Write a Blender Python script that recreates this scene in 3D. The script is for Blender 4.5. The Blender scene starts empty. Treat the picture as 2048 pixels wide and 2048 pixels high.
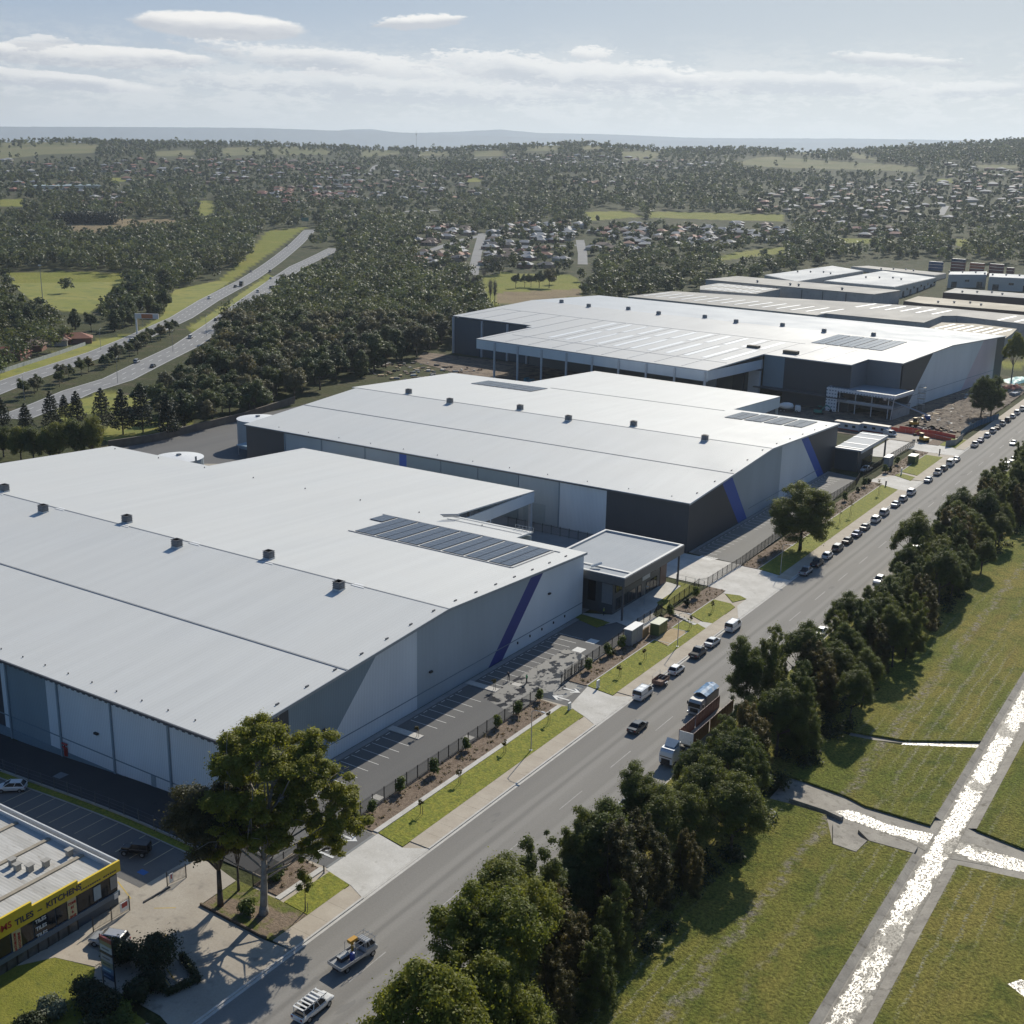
import bpy, math, random
import numpy as np
from mathutils import Matrix, Vector
rad = math.radians
SC = bpy.context.scene
COL = SC.collection
# ------------------------------------------------------------------ camera
CAM_H = 86.8
FPX = 2389.0                       # focal length in pixels of the 2048 px frame
YAW, PITCH, ROLL = rad(32.82), rad(16.0), rad(1.14)
def cam_axes():
    cy, sy = math.cos(YAW), math.sin(YAW)
    f = np.array([-sy*math.cos(PITCH), cy*math.cos(PITCH), -math.sin(PITCH)])
    r = np.array([cy, sy, 0.0]); u = np.cross(r, f)
    c, s = math.cos(ROLL), math.sin(ROLL)
    return c*r+s*u, -s*r+c*u, f
CR, CU, CF = cam_axes()
cam_d = bpy.data.cameras.new('camera'); cam = bpy.data.objects.new('camera', cam_d); COL.objects.link(cam)
cam_d.sensor_width = 36.0; cam_d.lens = FPX/2048*36.0
cam_d.clip_start = 1.0; cam_d.clip_end = 60000.0
m = Matrix.Identity(4)
for i in range(3):
    m[i][0], m[i][1], m[i][2] = CR[i], CU[i], -CF[i]
m[2][3] = CAM_H
cam.matrix_world = m
SC.camera = cam
# ------------------------------------------------------------------ sun, exposure
HAZE_D = 5.6e-5                    # density of the air
SUN_EL, SUN_AZ = rad(34.0), rad(-11.5)           # azimuth from +Y towards +X
sun_d = bpy.data.lights.new('sun', 'SUN'); sun = bpy.data.objects.new('sun', sun_d); COL.objects.link(sun)
sun_d.energy = 4.8; sun_d.angle = rad(0.5); sun_d.color = (1.0, 0.925, 0.79)
sdir = Vector((math.sin(SUN_AZ)*math.cos(SUN_EL), math.cos(SUN_AZ)*math.cos(SUN_EL), math.sin(SUN_EL)))
sun.rotation_euler = sdir.to_track_quat('Z', 'Y').to_euler()
sun.location = (0, 0, 300)
SC.view_settings.view_transform = 'Standard'; SC.view_settings.look = 'None'
SC.view_settings.exposure = 0.08; SC.view_settings.gamma = 1.0; SC.view_settings.use_curve_mapping = False
SC.cycles.max_bounces = 6; SC.cycles.diffuse_bounces = 2; SC.cycles.glossy_bounces = 2
SC.cycles.transmission_bounces = 2; SC.cycles.volume_bounces = 0; SC.cycles.transparent_max_bounces = 6
SC.cycles.sample_clamp_indirect = 4.0; SC.cycles.use_denoising = True
# ------------------------------------------------------------------ pixel <-> place (2048 px frame of the photograph)
def ray(px, py):
    return CF + CR*((px-1024)/FPX) - CU*((py-1024)/FPX)
def proj(x, y, z):
    d0, d1, d2 = x, y, z-CAM_H
    w = d0*CF[0]+d1*CF[1]+d2*CF[2]
    a = d0*CR[0]+d1*CR[1]+d2*CR[2]; b = d0*CU[0]+d1*CU[1]+d2*CU[2]
    w = np.where(w > 1e-3, w, 1e-3)
    return 1024+FPX*a/w, 1024-FPX*b/w
def at(px, py, z=0.0):
    d = ray(px, py); t = (z-CAM_H)/d[2]
    return (t*d[0], t*d[1], z)
def azel(px, py):
    d = ray(px, py); d = d/np.linalg.norm(d)
    return math.atan2(d[0], d[1]), math.asin(d[2])
def zoomer(x0, y0, x1, w=1932):
    s = (x1-x0)/w
    return lambda x, y: (x0+x*s, y0+y*s)
z1 = zoomer(0, 1400, 700); z2 = zoomer(600, 1300, 1300, 1808); z3 = zoomer(1200, 1300, 2048)
z6 = zoomer(1200, 900, 2048); zt = zoomer(1100, 1100, 1400); zc = zoomer(1550, 780, 1950)
zl = zoomer(0, 450, 700); zf = zoomer(0, 200, 700); zm = zoomer(600, 230, 1300); zr = zoomer(1300, 230, 2048)
zq = zoomer(1848, 700, 2048, 1546); zs = zoomer(0, 1600, 320, 1380); zv = zoomer(1748, 440, 2048)
z8 = zoomer(1400, 500, 2048); zw = zoomer(1480, 560, 1780)
# ------------------------------------------------------------------ terrain height
RIDGE_PX = [(-260, 286), (0, 285), (130, 284), (265, 287), (530, 290), (740, 300), (900, 302), (1060, 292), (1166, 289), (1325, 302), (1484, 300), (1643, 306), (1802, 298), (1960, 289), (2048, 282), (2300, 276)]
_rz = sorted(azel(*p) for p in RIDGE_PX)
RAZ = np.array([a for a, e in _rz]); REL = np.array([e for a, e in _rz])
R_RIDGE = 3300.0
def sstep(a, b, x):
    t = np.clip((x-a)/(b-a), 0, 1)
    return t*t*(3-2*t)
def terrain(x, y):
    x = np.asarray(x, float); y = np.asarray(y, float)
    r = np.hypot(x, y); az = np.arctan2(x, y)
    top = CAM_H+R_RIDGE*np.tan(np.interp(az, RAZ, REL))
    s = np.clip((r-950)/(R_RIDGE-950), 0, 1)
    und = (np.sin(r/170.0+az*9)*0.5+np.sin(az*31+r/310.0)*0.6+np.sin(az*63-r/140.0)*0.35)
    z = top*s**1.22 + und*11*s*(1-s**3)
    over = np.clip(r-R_RIDGE, 0, None)
    z = np.where(r > R_RIDGE, np.maximum(top-over*0.08, 20), z)
    dip = -2.3*sstep(118, 166, -x)*sstep(112, 104, y)*sstep(20, 60, y)
    return z+dip
def G(px, py):
    d = ray(px, py)
    if d[2] < 0:
        t = -CAM_H/d[2]
        if math.hypot(t*d[0], t*d[1]) < 940:
            for _ in range(12):
                t = (float(terrain(t*d[0], t*d[1]))-CAM_H)/d[2]
            return (t*d[0], t*d[1], CAM_H+t*d[2])
    h = math.hypot(d[0], d[1]); rr = 900.0
    while rr < 3400:
        t = rr/h
        if CAM_H+t*d[2] <= float(terrain(t*d[0], t*d[1])):
            break
        rr += 8
    t = rr/h
    return (t*d[0], t*d[1], float(terrain(t*d[0], t*d[1])))
# ------------------------------------------------------------------ node helpers
def new_mat(name):
    mt = bpy.data.materials.new(name); mt.use_nodes = True
    nt = mt.node_tree; nt.nodes.clear()
    return mt, nt
class NB:
    def __init__(s, nt): s.nt = nt
    def n(s, t, **k):
        nd = s.nt.nodes.new(t)
        for a, b in k.items(): setattr(nd, a, b)
        return nd
    def l(s, a, b): s.nt.links.new(a, b)
    def put(s, sock, v):
        if isinstance(v, bpy.types.NodeSocket): s.l(v, sock)
        elif isinstance(v, (tuple, list)) and sock.type == 'RGBA' and len(v) == 3: sock.default_value = (*v, 1)
        else: sock.default_value = v
    def m(s, op, a, b=0.0, c=None, clamp=False):
        nd = s.n('ShaderNodeMath', operation=op, use_clamp=clamp)
        s.put(nd.inputs[0], a); s.put(nd.inputs[1], b)
        if c is not None: s.put(nd.inputs[2], c)
        return nd.outputs[0]
    def mr(s, v, a, b, c=0.0, d=1.0, smooth=False):
        nd = s.n('ShaderNodeMapRange', interpolation_type='SMOOTHSTEP' if smooth else 'LINEAR')
        s.put(nd.inputs[0], v); s.put(nd.inputs[1], a); s.put(nd.inputs[2], b); s.put(nd.inputs[3], c); s.put(nd.inputs[4], d)
        return nd.outputs[0]
    def mix(s, f, a, b, blend='MIX'):
        nd = s.n('ShaderNodeMix', data_type='RGBA', blend_type=blend)
        s.put(nd.inputs[0], f); s.put(nd.inputs[6], a); s.put(nd.inputs[7], b)
        return nd.outputs[2]
    def noise(s, vec, scale, detail=4.0, rough=0.55, stretch=None):
        if stretch:
            mp = s.n('ShaderNodeMapping'); s.l(vec, mp.inputs[0]); mp.inputs[3].default_value = stretch; vec = mp.outputs[0]
        nd = s.n('ShaderNodeTexNoise'); s.l(vec, nd.inputs['Vector'])
        nd.inputs['Scale'].default_value = scale; nd.inputs['Detail'].default_value = detail; nd.inputs['Roughness'].default_value = rough
        return nd.outputs['Fac']
    def pos(s): return s.n('ShaderNodeNewGeometry').outputs['Position']
    def bump(s, h, strength, dist=0.05):
        nd = s.n('ShaderNodeBump'); nd.inputs['Strength'].default_value = strength; nd.inputs['Distance'].default_value = dist
        s.l(h, nd.inputs['Height']); return nd.outputs[0]
    def pbsdf(s, base, rough=0.7, metal=0.0, spec=0.5, normal=None):
        nd = s.n('ShaderNodeBsdfPrincipled')
        s.put(nd.inputs['Base Color'], base); s.put(nd.inputs['Roughness'], rough); s.put(nd.inputs['Metallic'], metal)
        s.put(nd.inputs['Specular IOR Level'], spec)
        if normal is not None: s.l(normal, nd.inputs['Normal'])
        return nd.outputs[0]
    def out(s, sh, vol=False):
        o = s.n('ShaderNodeOutputMaterial'); s.l(sh, o.inputs['Volume' if vol else 'Surface'])
MATS = {}
def plain(name, c, rough=0.6, metal=0.0, spec=0.5, var=0.08, scale=3.0, bump=0.0):
    """one colour with a little procedural unevenness"""
    if name in MATS: return MATS[name]
    mt, nt = new_mat(name); b = NB(nt)
    tc = b.n('ShaderNodeTexCoord').outputs['Object']
    nz = b.noise(tc, scale)
    c2 = tuple(min(1, x*(1+var)) for x in c); c1 = tuple(x*(1-var) for x in c)
    col = b.mix(b.mr(nz, 0.3, 0.7), c1, c2)
    b.out(b.pbsdf(col, rough, metal, spec, b.bump(nz, bump) if bump else None))
    MATS[name] = mt; return mt
def patchy(name, c1, c2, scale, c3=None, scale3=None, lo=0.35, hi=0.65, lo3=0.5, hi3=0.7, rough=0.9, fine=0.0, fscale=4.0, bump=0.0, stretch=None, spec=0.3):
    """two or three real colours in world-space patches, plus fine grain"""
    if name in MATS: return MATS[name]
    mt, nt = new_mat(name); b = NB(nt); p = b.pos()
    col = b.mix(b.mr(b.noise(p, scale, 5, 0.6, stretch), lo, hi), c1, c2)
    if c3: col = b.mix(b.mr(b.noise(p, scale3, 5, 0.62, stretch), lo3, hi3), col, c3)
    nrm = None
    if fine or bump:
        fz = b.noise(p, fscale, 3, 0.6)
        if fine: col = b.mix(1.0, col, b.mr(fz, 0.25, 0.75, 1-fine, 1+fine), 'MULTIPLY')
        if bump: nrm = b.bump(fz, bump, 0.3)
    b.out(b.pbsdf(col, rough, 0, spec, nrm))
    MATS[name] = mt; return mt
# ------------------------------------------------------------------ mesh builder
class MB:
    def __init__(s): s.v = []; s.f = []; s.mi = []
    def add(s, vs, fs, m=0):
        o = len(s.v); s.v += [tuple(map(float, p)) for p in vs]
        s.f += [tuple(i+o for i in f) for f in fs]; s.mi += [m]*len(fs); return s
    def box(s, x0, y0, z0, x1, y1, z1, m=0):
        v = [(x0,y0,z0),(x1,y0,z0),(x1,y1,z0),(x0,y1,z0),(x0,y0,z1),(x1,y0,z1),(x1,y1,z1),(x0,y1,z1)]
        return s.add(v, [(0,3,2,1),(4,5,6,7),(0,1,5,4),(1,2,6,5),(2,3,7,6),(3,0,4,7)], m)
    def obox(s, c, ax, L, W, z0, z1, m=0):
        """box centred at c, long axis ax (2-vector)"""
        a = np.array(ax, float); a /= np.hypot(*a); n = np.array([-a[1], a[0]]); c = np.array(c[:2], float)
        q = [c-a*L/2-n*W/2, c+a*L/2-n*W/2, c+a*L/2+n*W/2, c-a*L/2+n*W/2]
        return s.prism(q, z0, z1, m)
    def prism(s, poly, z0, z1, m=0, mtop=None):
        n = len(poly)
        ar = sum(poly[i][0]*poly[(i+1) % n][1]-poly[(i+1) % n][0]*poly[i][1] for i in range(n))
        if ar < 0: poly = poly[::-1]
        f0 = z0 if callable(z0) else (lambda x, y: z0)
        f1 = z1 if callable(z1) else (lambda x, y: z1)
        v = [(p[0], p[1], f0(p[0], p[1])) for p in poly]+[(p[0], p[1], f1(p[0], p[1])) for p in poly]
        s.add(v, [tuple(range(n-1, -1, -1))]+[(i, (i+1) % n, n+(i+1) % n, n+i) for i in range(n)], m)
        s.f.append(tuple(range(len(s.v)-n, len(s.v)))); s.mi.append(m if mtop is None else mtop); return s
    def flat(s, poly, z, m=0):
        n = len(poly)
        ar = sum(poly[i][0]*poly[(i+1) % n][1]-poly[(i+1) % n][0]*poly[i][1] for i in range(n))
        if ar < 0: poly = poly[::-1]
        fz = z if callable(z) else (lambda x, y: z)
        return s.add([(p[0], p[1], fz(p[0], p[1])) for p in poly], [tuple(range(n))], m)
    def face(s, pts, m=0): return s.add(pts, [tuple(range(len(pts)))], m)
    def tube(s, p0, p1, r0, r1=None, n=6, m=0, cap=True):
        r1 = r0 if r1 is None else r1
        p0 = np.array(p0, float); p1 = np.array(p1, float); d = p1-p0; d /= max(np.linalg.norm(d), 1e-9)
        a = np.cross(d, (0, 0, 1) if abs(d[2]) < .9 else (1, 0, 0)); a /= np.linalg.norm(a); bb = np.cross(d, a)
        v = []
        for p, r in ((p0, r0), (p1, r1)):
            for k in range(n):
                t = 2*math.pi*k/n; v.append(p+r*(math.cos(t)*a+math.sin(t)*bb))
        fs = [(k, (k+1) % n, n+(k+1) % n, n+k) for k in range(n)]
        if cap: fs += [tuple(range(n-1, -1, -1)), tuple(range(n, 2*n))]
        return s.add(v, fs, m)
    def path(s, pts, rs, n=6, m=0):
        for i in range(len(pts)-1): s.tube(pts[i], pts[i+1], rs[i], rs[i+1], n, m, cap=(i in (0, len(pts)-2)))
        return s
    def lathe(s, prof, n=16, m=0, c=(0, 0, 0), axis='z'):
        v = []
        for r, z in prof:
            for k in range(n):
                t = 2*math.pi*k/n
                if axis == 'z': v.append((c[0]+r*math.cos(t), c[1]+r*math.sin(t), c[2]+z))
                else: v.append((c[0]+z, c[1]+r*math.cos(t), c[2]+r*math.sin(t)))
        fs = []
        for i in range(len(prof)-1):
            for k in range(n):
                fs.append((i*n+k, i*n+(k+1) % n, (i+1)*n+(k+1) % n, (i+1)*n+k))
        fs += [tuple(range(n-1, -1, -1)), tuple(range((len(prof)-1)*n, len(prof)*n))]
        return s.add(v, fs, m)
    def mesh(s, name, mats, org=(0, 0, 0), smooth=False):
        me = bpy.data.meshes.new(name)
        me.from_pydata([(v[0]-org[0], v[1]-org[1], v[2]-org[2]) for v in s.v], [], s.f)
        for mt in (mats if isinstance(mats, (list, tuple)) else [mats]): me.materials.append(mt)
        me.polygons.foreach_set('material_index', s.mi)
        if smooth: me.polygons.foreach_set('use_smooth', [True]*len(s.f))
        me.update(); return me
def tag(o, label=None, cat=None, group=None, kind=None):
    if label: o['label'] = label
    if cat: o['category'] = cat
    if group: o['group'] = group
    if kind: o['kind'] = kind
    return o
def thing(name, label, cat, loc=(0, 0, 0), rz=0.0, group=None):
    o = bpy.data.objects.new(name, None); COL.objects.link(o); o.empty_display_size = 0.5
    o.location = loc; o.rotation_euler = (0, 0, rz)
    return tag(o, label, cat, group)
def part(name, mb, mats, parent, smooth=False, world=True):
    """a mesh of its own under its thing; world=True: coordinates are world ones and the thing is not turned"""
    org = (0, 0, 0)
    if world and parent is not None:
        p = parent; org = Vector((0, 0, 0))
        while p is not None: org = org+p.location; p = p.parent
    me = mb.mesh(name, mats, org, smooth)
    o = bpy.data.objects.new(name, me); COL.objects.link(o)
    if parent is not None: o.parent = parent
    return o
def solo(name, mb, mats, label=None, cat=None, group=None, kind=None, loc=None, smooth=False):
    me = mb.mesh(name, mats, loc or (0, 0, 0), smooth)
    o = bpy.data.objects.new(name, me); COL.objects.link(o)
    if loc: o.location = loc
    return tag(o, label, cat, group, kind)
def struct(name, mb, mats): return solo(name, mb, mats, kind='structure')
def copy_tree(o, parent=None):
    c = o.copy(); COL.objects.link(c)
    if parent is not None:
        c.parent = parent
        for k in ('label', 'category', 'group'):
            if k in c: del c[k]
    for ch in list(o.children): copy_tree(ch, c)
    return c
def place(proto, used, loc, rz, label, group=None, scale=None):
    o = proto if id(proto) not in used else copy_tree(proto)
    used.add(id(proto))
    o.location = loc; o.rotation_euler = (0, 0, rz)
    if scale is not None: o.scale = (scale,)*3 if not isinstance(scale, tuple) else scale
    o['label'] = label
    if group: o['group'] = group
    return o
USED = set()
def inpoly(px, py, poly):
    px = np.asarray(px, float); py = np.asarray(py, float)
    ins = np.zeros(px.shape, bool); n = len(poly)
    for i in range(n):
        xa, ya = poly[i]; xb, yb = poly[(i+1) % n]
        c = ((ya > py) != (yb > py))
        with np.errstate(divide='ignore', invalid='ignore'):
            xi = (xb-xa)*(py-ya)/((yb-ya) if yb != ya else 1e-9)+xa
        ins ^= c & (px < xi)
    return ins
# ------------------------------------------------------------------ world: Nishita sky with clouds on it
W = bpy.data.worlds.new('World'); SC.world = W; W.use_nodes = True
W.node_tree.nodes.clear(); wb = NB(W.node_tree)
sky = wb.n('ShaderNodeTexSky', sky_type='NISHITA', sun_disc=False)
sky.sun_elevation = SUN_EL; sky.sun_rotation = SUN_AZ
sky.altitude = 100; sky.air_density = 1.0; sky.dust_density = 1.2; sky.ozone_density = 1.4
SKY_S = 0.066                      # strength of the sky; the cloud colours below are divided by it
def skc(c): return tuple(x/SKY_S for x in c)
dirv = wb.n('ShaderNodeTexCoord').outputs['Generated']
nv = wb.n('ShaderNodeVectorMath', operation='NORMALIZE'); wb.l(dirv, nv.inputs[0])
sx = wb.n('ShaderNodeSeparateXYZ'); wb.l(nv.outputs[0], sx.inputs[0])
AZ = wb.m('ARCTAN2', sx.outputs[0], sx.outputs[1]); EL = wb.m('ARCSINE', sx.outputs[2])
cv = wb.n('ShaderNodeCombineXYZ'); wb.l(AZ, cv.inputs[0]); wb.l(wb.m('MULTIPLY', EL, 3.2), cv.inputs[1])
CV = cv.outputs[0]
nz_fine = wb.noise(CV, 85.0, 8, 0.66); nz_mid = wb.noise(CV, 16.0, 6, 0.6); nz_big = wb.noise(CV, 7.0, 4, 0.55)
base = wb.mix(1.0, sky.outputs[0], (0.64, 1.0, 1.36), 'MULTIPLY')      # cool white balance
# pale veil towards the horizon
# (thick air low on the sunward side: paler than the clear sky overhead and behind)
side = wb.mr(wb.m('ABSOLUTE', wb.m('SUBTRACT', AZ, SUN_AZ)), rad(65), rad(115), 1.0, 0.0, True)
low = wb.m('MULTIPLY', side, wb.mr(EL, 0.16, 0.34, 0.94, 0.0, True))
tone = wb.mix(wb.mr(EL, 0.0, 0.135, 0, 1, True), skc((0.68, 0.665, 0.62)), wb.mix(wb.mr(AZ, rad(-60), rad(-8), 0, 1, True), skc((0.30, 0.395, 0.53)), skc((0.48, 0.515, 0.545))))
base = wb.mix(low, base, tone)
CLOUDS = [  # px, py (2048 frame), half width, half height, softness noise, strength, tilt
    (440, 52, 158, 25, 0.16, 1.0, 0.0), (842, 43, 90, 15, 0.55, 0.95, 0.10), (170, 112, 240, 20, 0.25, 0.95, 0.02),
    (100, 160, 205, 15, 0.3, 0.85, -0.04), (700, 128, 290, 26, 0.55, 0.8, -0.06), (1180, 108, 60, 17, 0.8, 0.8, -0.03),
    (1790, 120, 112, 14, 0.8, 0.7, -0.05), (82, 86, 50, 14, 0.8, 0.7, 0.1), (1560, 165, 330, 22, 0.7, 0.6, -0.0), (1930, 180, 120, 16, 0.8, 0.5, 0.05),
    (1150, 150, 330, 34, 0.75, 0.75, -0.03), (760, 175, 420, 26, 0.8, 0.55, 0.0)]
for (px, py, hw, hh, kn, st, tl) in CLOUDS:
    a0, e0 = azel(px, py); sa = hw/FPX; sb = hh/FPX
    tl += -0.02
    da = wb.m('SUBTRACT', AZ, a0); de = wb.m('SUBTRACT', EL, e0)
    de2 = wb.m('SUBTRACT', de, wb.m('MULTIPLY', da, tl))
    u_ = wb.m('DIVIDE', da, sa); v_ = wb.m('DIVIDE', de2, sb)
    rr = wb.m('SQRT', wb.m('ADD', wb.m('MULTIPLY', u_, u_), wb.m('MULTIPLY', v_, v_)))
    rr = wb.m('ADD', rr, wb.m('MULTIPLY', wb.m('SUBTRACT', wb.m('ADD', wb.m('MULTIPLY', nz_fine, 0.55), wb.m('MULTIPLY', nz_mid, 0.45)), 0.5), kn*4.2))
    fac = wb.mr(rr, 1.04, 0.86 if kn < .4 else 0.72, 0.0, st, True)
    ctop = skc((0.95, 0.92, 0.87)); cbot = skc((0.50, 0.515, 0.55))
    shade = wb.mr(wb.m('ADD', v_, wb.m('MULTIPLY', wb.m('SUBTRACT', nz_mid, 0.5), 1.5)), -0.35, 0.5, 0.0, 1.0, True)
    base = wb.mix(fac, base, wb.mix(shade, cbot, ctop))
# thin broken sheet low above the horizon
band = wb.m('MULTIPLY', wb.mr(EL, 0.012, 0.055, 0, 1, True), wb.mr(EL, 0.115, 0.05, 0, 1, True))
sheet = wb.m('MULTIPLY', band, wb.mr(wb.m('ADD', wb.m('MULTIPLY', nz_mid, 0.6), wb.m('MULTIPLY', nz_fine, 0.4)), 0.47, 0.55, 0.0, 0.6))
base = wb.mix(sheet, base, skc((0.80, 0.79, 0.76)))
bg = wb.n('ShaderNodeBackground'); wb.l(base, bg.inputs[0]); bg.inputs[1].default_value = SKY_S
wo = wb.n('ShaderNodeOutputWorld'); wb.l(bg.outputs[0], wo.inputs[0])
# ------------------------------------------------------------------ materials of the setting
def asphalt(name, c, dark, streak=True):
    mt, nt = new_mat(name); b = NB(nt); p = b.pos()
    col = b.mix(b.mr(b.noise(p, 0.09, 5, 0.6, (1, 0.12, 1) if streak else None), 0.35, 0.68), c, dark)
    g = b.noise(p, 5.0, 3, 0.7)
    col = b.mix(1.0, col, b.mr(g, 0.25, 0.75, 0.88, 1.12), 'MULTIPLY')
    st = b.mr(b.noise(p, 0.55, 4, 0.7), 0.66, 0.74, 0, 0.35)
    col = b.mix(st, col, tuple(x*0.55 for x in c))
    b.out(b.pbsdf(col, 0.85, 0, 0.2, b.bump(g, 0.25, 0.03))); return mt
def road_mat():
    mt, nt = new_mat('road_asphalt'); b = NB(nt); p = b.pos()
    sp = b.n('ShaderNodeSeparateXYZ'); b.l(p, sp.inputs[0])
    col = b.mix(b.mr(b.noise(p, 0.16, 5, 0.6, (1, 0.06, 1)), 0.3, 0.7), (0.205, 0.195, 0.178), (0.26, 0.247, 0.225))
    # worn wheel tracks and oil line along each lane
    for xc, w, c in ((-79.6, 0.55, (0.285, 0.272, 0.248)), (-77.6, 0.55, (0.285, 0.272, 0.248)), (-73.0, 0.55, (0.30, 0.287, 0.262)), (-71.0, 0.6, (0.30, 0.287, 0.262)), (-78.6, 0.35, (0.17, 0.163, 0.15)), (-68.0, 1.5, (0.34, 0.315, 0.27))):
        d = b.m('ABSOLUTE', b.m('ADD', b.m('SUBTRACT', sp.outputs[0], xc), b.m('MULTIPLY', b.m('SUBTRACT', b.noise(p, 0.3, 2, 0.5, (1, 0.1, 1)), 0.5), 1.2)))
        col = b.mix(b.mr(d, w*1.5, w*0.3, 0, 0.55, True), col, c)
    g = b.noise(p, 4.0, 3, 0.7)
    col = b.mix(1.0, col, b.mr(g, 0.25, 0.75, 0.9, 1.1), 'MULTIPLY')
    # sealed cracks and patches
    pt = b.mr(b.noise(p, 0.35, 3, 0.5, (1.0, 0.25, 1)), 0.67, 0.69, 0, 0.3)
    col = b.mix(pt, col, (0.12, 0.118, 0.115))
    b.out(b.pbsdf(col, 0.85, 0, 0.2, b.bump(g, 0.2, 0.03))); return mt
M_ROAD = road_mat()
M_LOT = asphalt('lot_asphalt', (0.125, 0.125, 0.125), (0.16, 0.157, 0.152))
M_OLDLOT = asphalt('old_lot_asphalt', (0.12, 0.12, 0.12), (0.165, 0.16, 0.15), False)
M_HWY = asphalt('highway_asphalt', (0.22, 0.22, 0.22), (0.26, 0.26, 0.255), False)
M_CONC = patchy('concrete', (0.46, 0.44, 0.40), (0.58, 0.56, 0.52), 0.25, (0.36, 0.34, 0.30), 0.6, lo3=0.6, hi3=0.75, fine=0.06, rough=0.8)
M_PATH = patchy('footpath_concrete', (0.40, 0.345, 0.275), (0.47, 0.415, 0.335), 0.3, (0.31, 0.27, 0.21), 0.8, lo3=0.62, hi3=0.75, fine=0.06, rough=0.85)
M_APRON = patchy('old_concrete', (0.34, 0.30, 0.245), (0.42, 0.38, 0.315), 0.25, (0.24, 0.215, 0.18), 0.5, lo3=0.55, hi3=0.7, fine=0.08, rough=0.85)
M_KERB = patchy('kerb_concrete', (0.48, 0.46, 0.42), (0.56, 0.54, 0.50), 0.6, rough=0.85, fine=0.1)
M_LINE = patchy('line_paint', (0.68, 0.68, 0.66), (0.56, 0.56, 0.54), 1.2, rough=0.6, fine=0.15, fscale=8)
M_LINE_OLD = patchy('worn_line_paint', (0.42, 0.41, 0.39), (0.30, 0.29, 0.27), 0.8, rough=0.7, fine=0.2, fscale=8)
M_YLINE = patchy('yellow_line_paint', (0.55, 0.38, 0.05), (0.42, 0.31, 0.09), 1.0, rough=0.6, fine=0.15, fscale=8)
M_TURF = patchy('new_turf', (0.17, 0.19, 0.02), (0.24, 0.23, 0.03), 0.8, (0.12, 0.145, 0.02), 1.7, lo3=0.5, hi3=0.7, fine=0.38, fscale=3.2, bump=0.5)
M_LAWN = patchy('lawn_grass', (0.155, 0.165, 0.02), (0.205, 0.20, 0.03), 0.5, (0.11, 0.125, 0.02), 1.1, lo3=0.55, hi3=0.7, fine=0.25, fscale=5, bump=0.4)
M_MULCH = patchy('garden_mulch', (0.16, 0.115, 0.08), (0.25, 0.19, 0.14), 1.2, (0.10, 0.07, 0.05), 2.5, fine=0.35, fscale=6, bump=0.5)
M_DIRT = patchy('bare_earth', (0.13, 0.10, 0.075), (0.22, 0.175, 0.13), 0.3, (0.07, 0.055, 0.045), 0.6, fine=0.3, fscale=2.0, bump=0.6)
M_SAND = patchy('sand', (0.36, 0.27, 0.15), (0.43, 0.33, 0.20), 0.8, fine=0.12)
def field_mat():
    mt, nt = new_mat('field_grass'); b = NB(nt); p = b.pos()
    sp = b.n('ShaderNodeSeparateXYZ'); b.l(p, sp.inputs[0]); X = sp.outputs[0]
    big = b.noise(p, 0.075, 5, 0.62, (1, 0.35, 1))
    col = b.mix(b.mr(big, 0.38, 0.62), (0.175, 0.205, 0.034), (0.31, 0.265, 0.062))
    col = b.mix(b.mr(b.noise(p, 0.22, 5, 0.65), 0.5, 0.68, 0, 0.85), col, (0.115, 0.15, 0.026))
    col = b.mix(b.mr(b.noise(p, 0.13, 5, 0.6, (1.2, 0.22, 1)), 0.58, 0.72, 0, 0.75), col, (0.29, 0.215, 0.06))
    # mown straw lying in rows along the field
    sv = b.n('ShaderNodeMath', operation='SINE'); wob = b.m('MULTIPLY', b.noise(p, 0.18, 3, 0.5), 5.0)
    b.l(b.m('ADD', b.m('MULTIPLY', X, 3.3), wob), sv.inputs[0])
    rows = b.mr(sv.outputs[0], 0.55, 0.98)
    area = b.mr(b.noise(p, 0.045, 3, 0.5, (1, 0.4, 1)), 0.5, 0.58)
    brk = b.mr(b.noise(p, 2.6, 4, 0.75), 0.47, 0.58)
    col = b.mix(b.m('MULTIPLY', b.m('MULTIPLY', rows, area), b.m('MULTIPLY', brk, 0.9)), col, (0.40, 0.38, 0.26))
    # a worn dirt track parallel to the road
    for x0, wd, k in ((-43.2, 0.55, 0.95), (-38.2, 0.3, 0.5)):
        d = b.m('ABSOLUTE', b.m('ADD', b.m('SUBTRACT', X, x0), b.m('MULTIPLY', b.m('SUBTRACT', b.noise(p, 0.12, 4, 0.6, (0.2, 1, 1)), 0.5), 5.0)))
        tr = b.m('MULTIPLY', b.mr(d, wd*2, wd*0.4, 0, 1), b.mr(b.noise(p, 0.9, 5, 0.7), 0.44, 0.6, 0, k))
        col = b.mix(tr, col, (0.34, 0.30, 0.235))
    g = b.noise(p, 2.4, 5, 0.75)
    col = b.mix(1.0, col, b.mr(g, 0.33, 0.67, 0.4, 1.55), 'MULTIPLY')
    b.out(b.pbsdf(col, 0.95, 0, 0.2, b.bump(g, 1.0, 0.7))); return mt
M_FIELD = field_mat()
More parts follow.
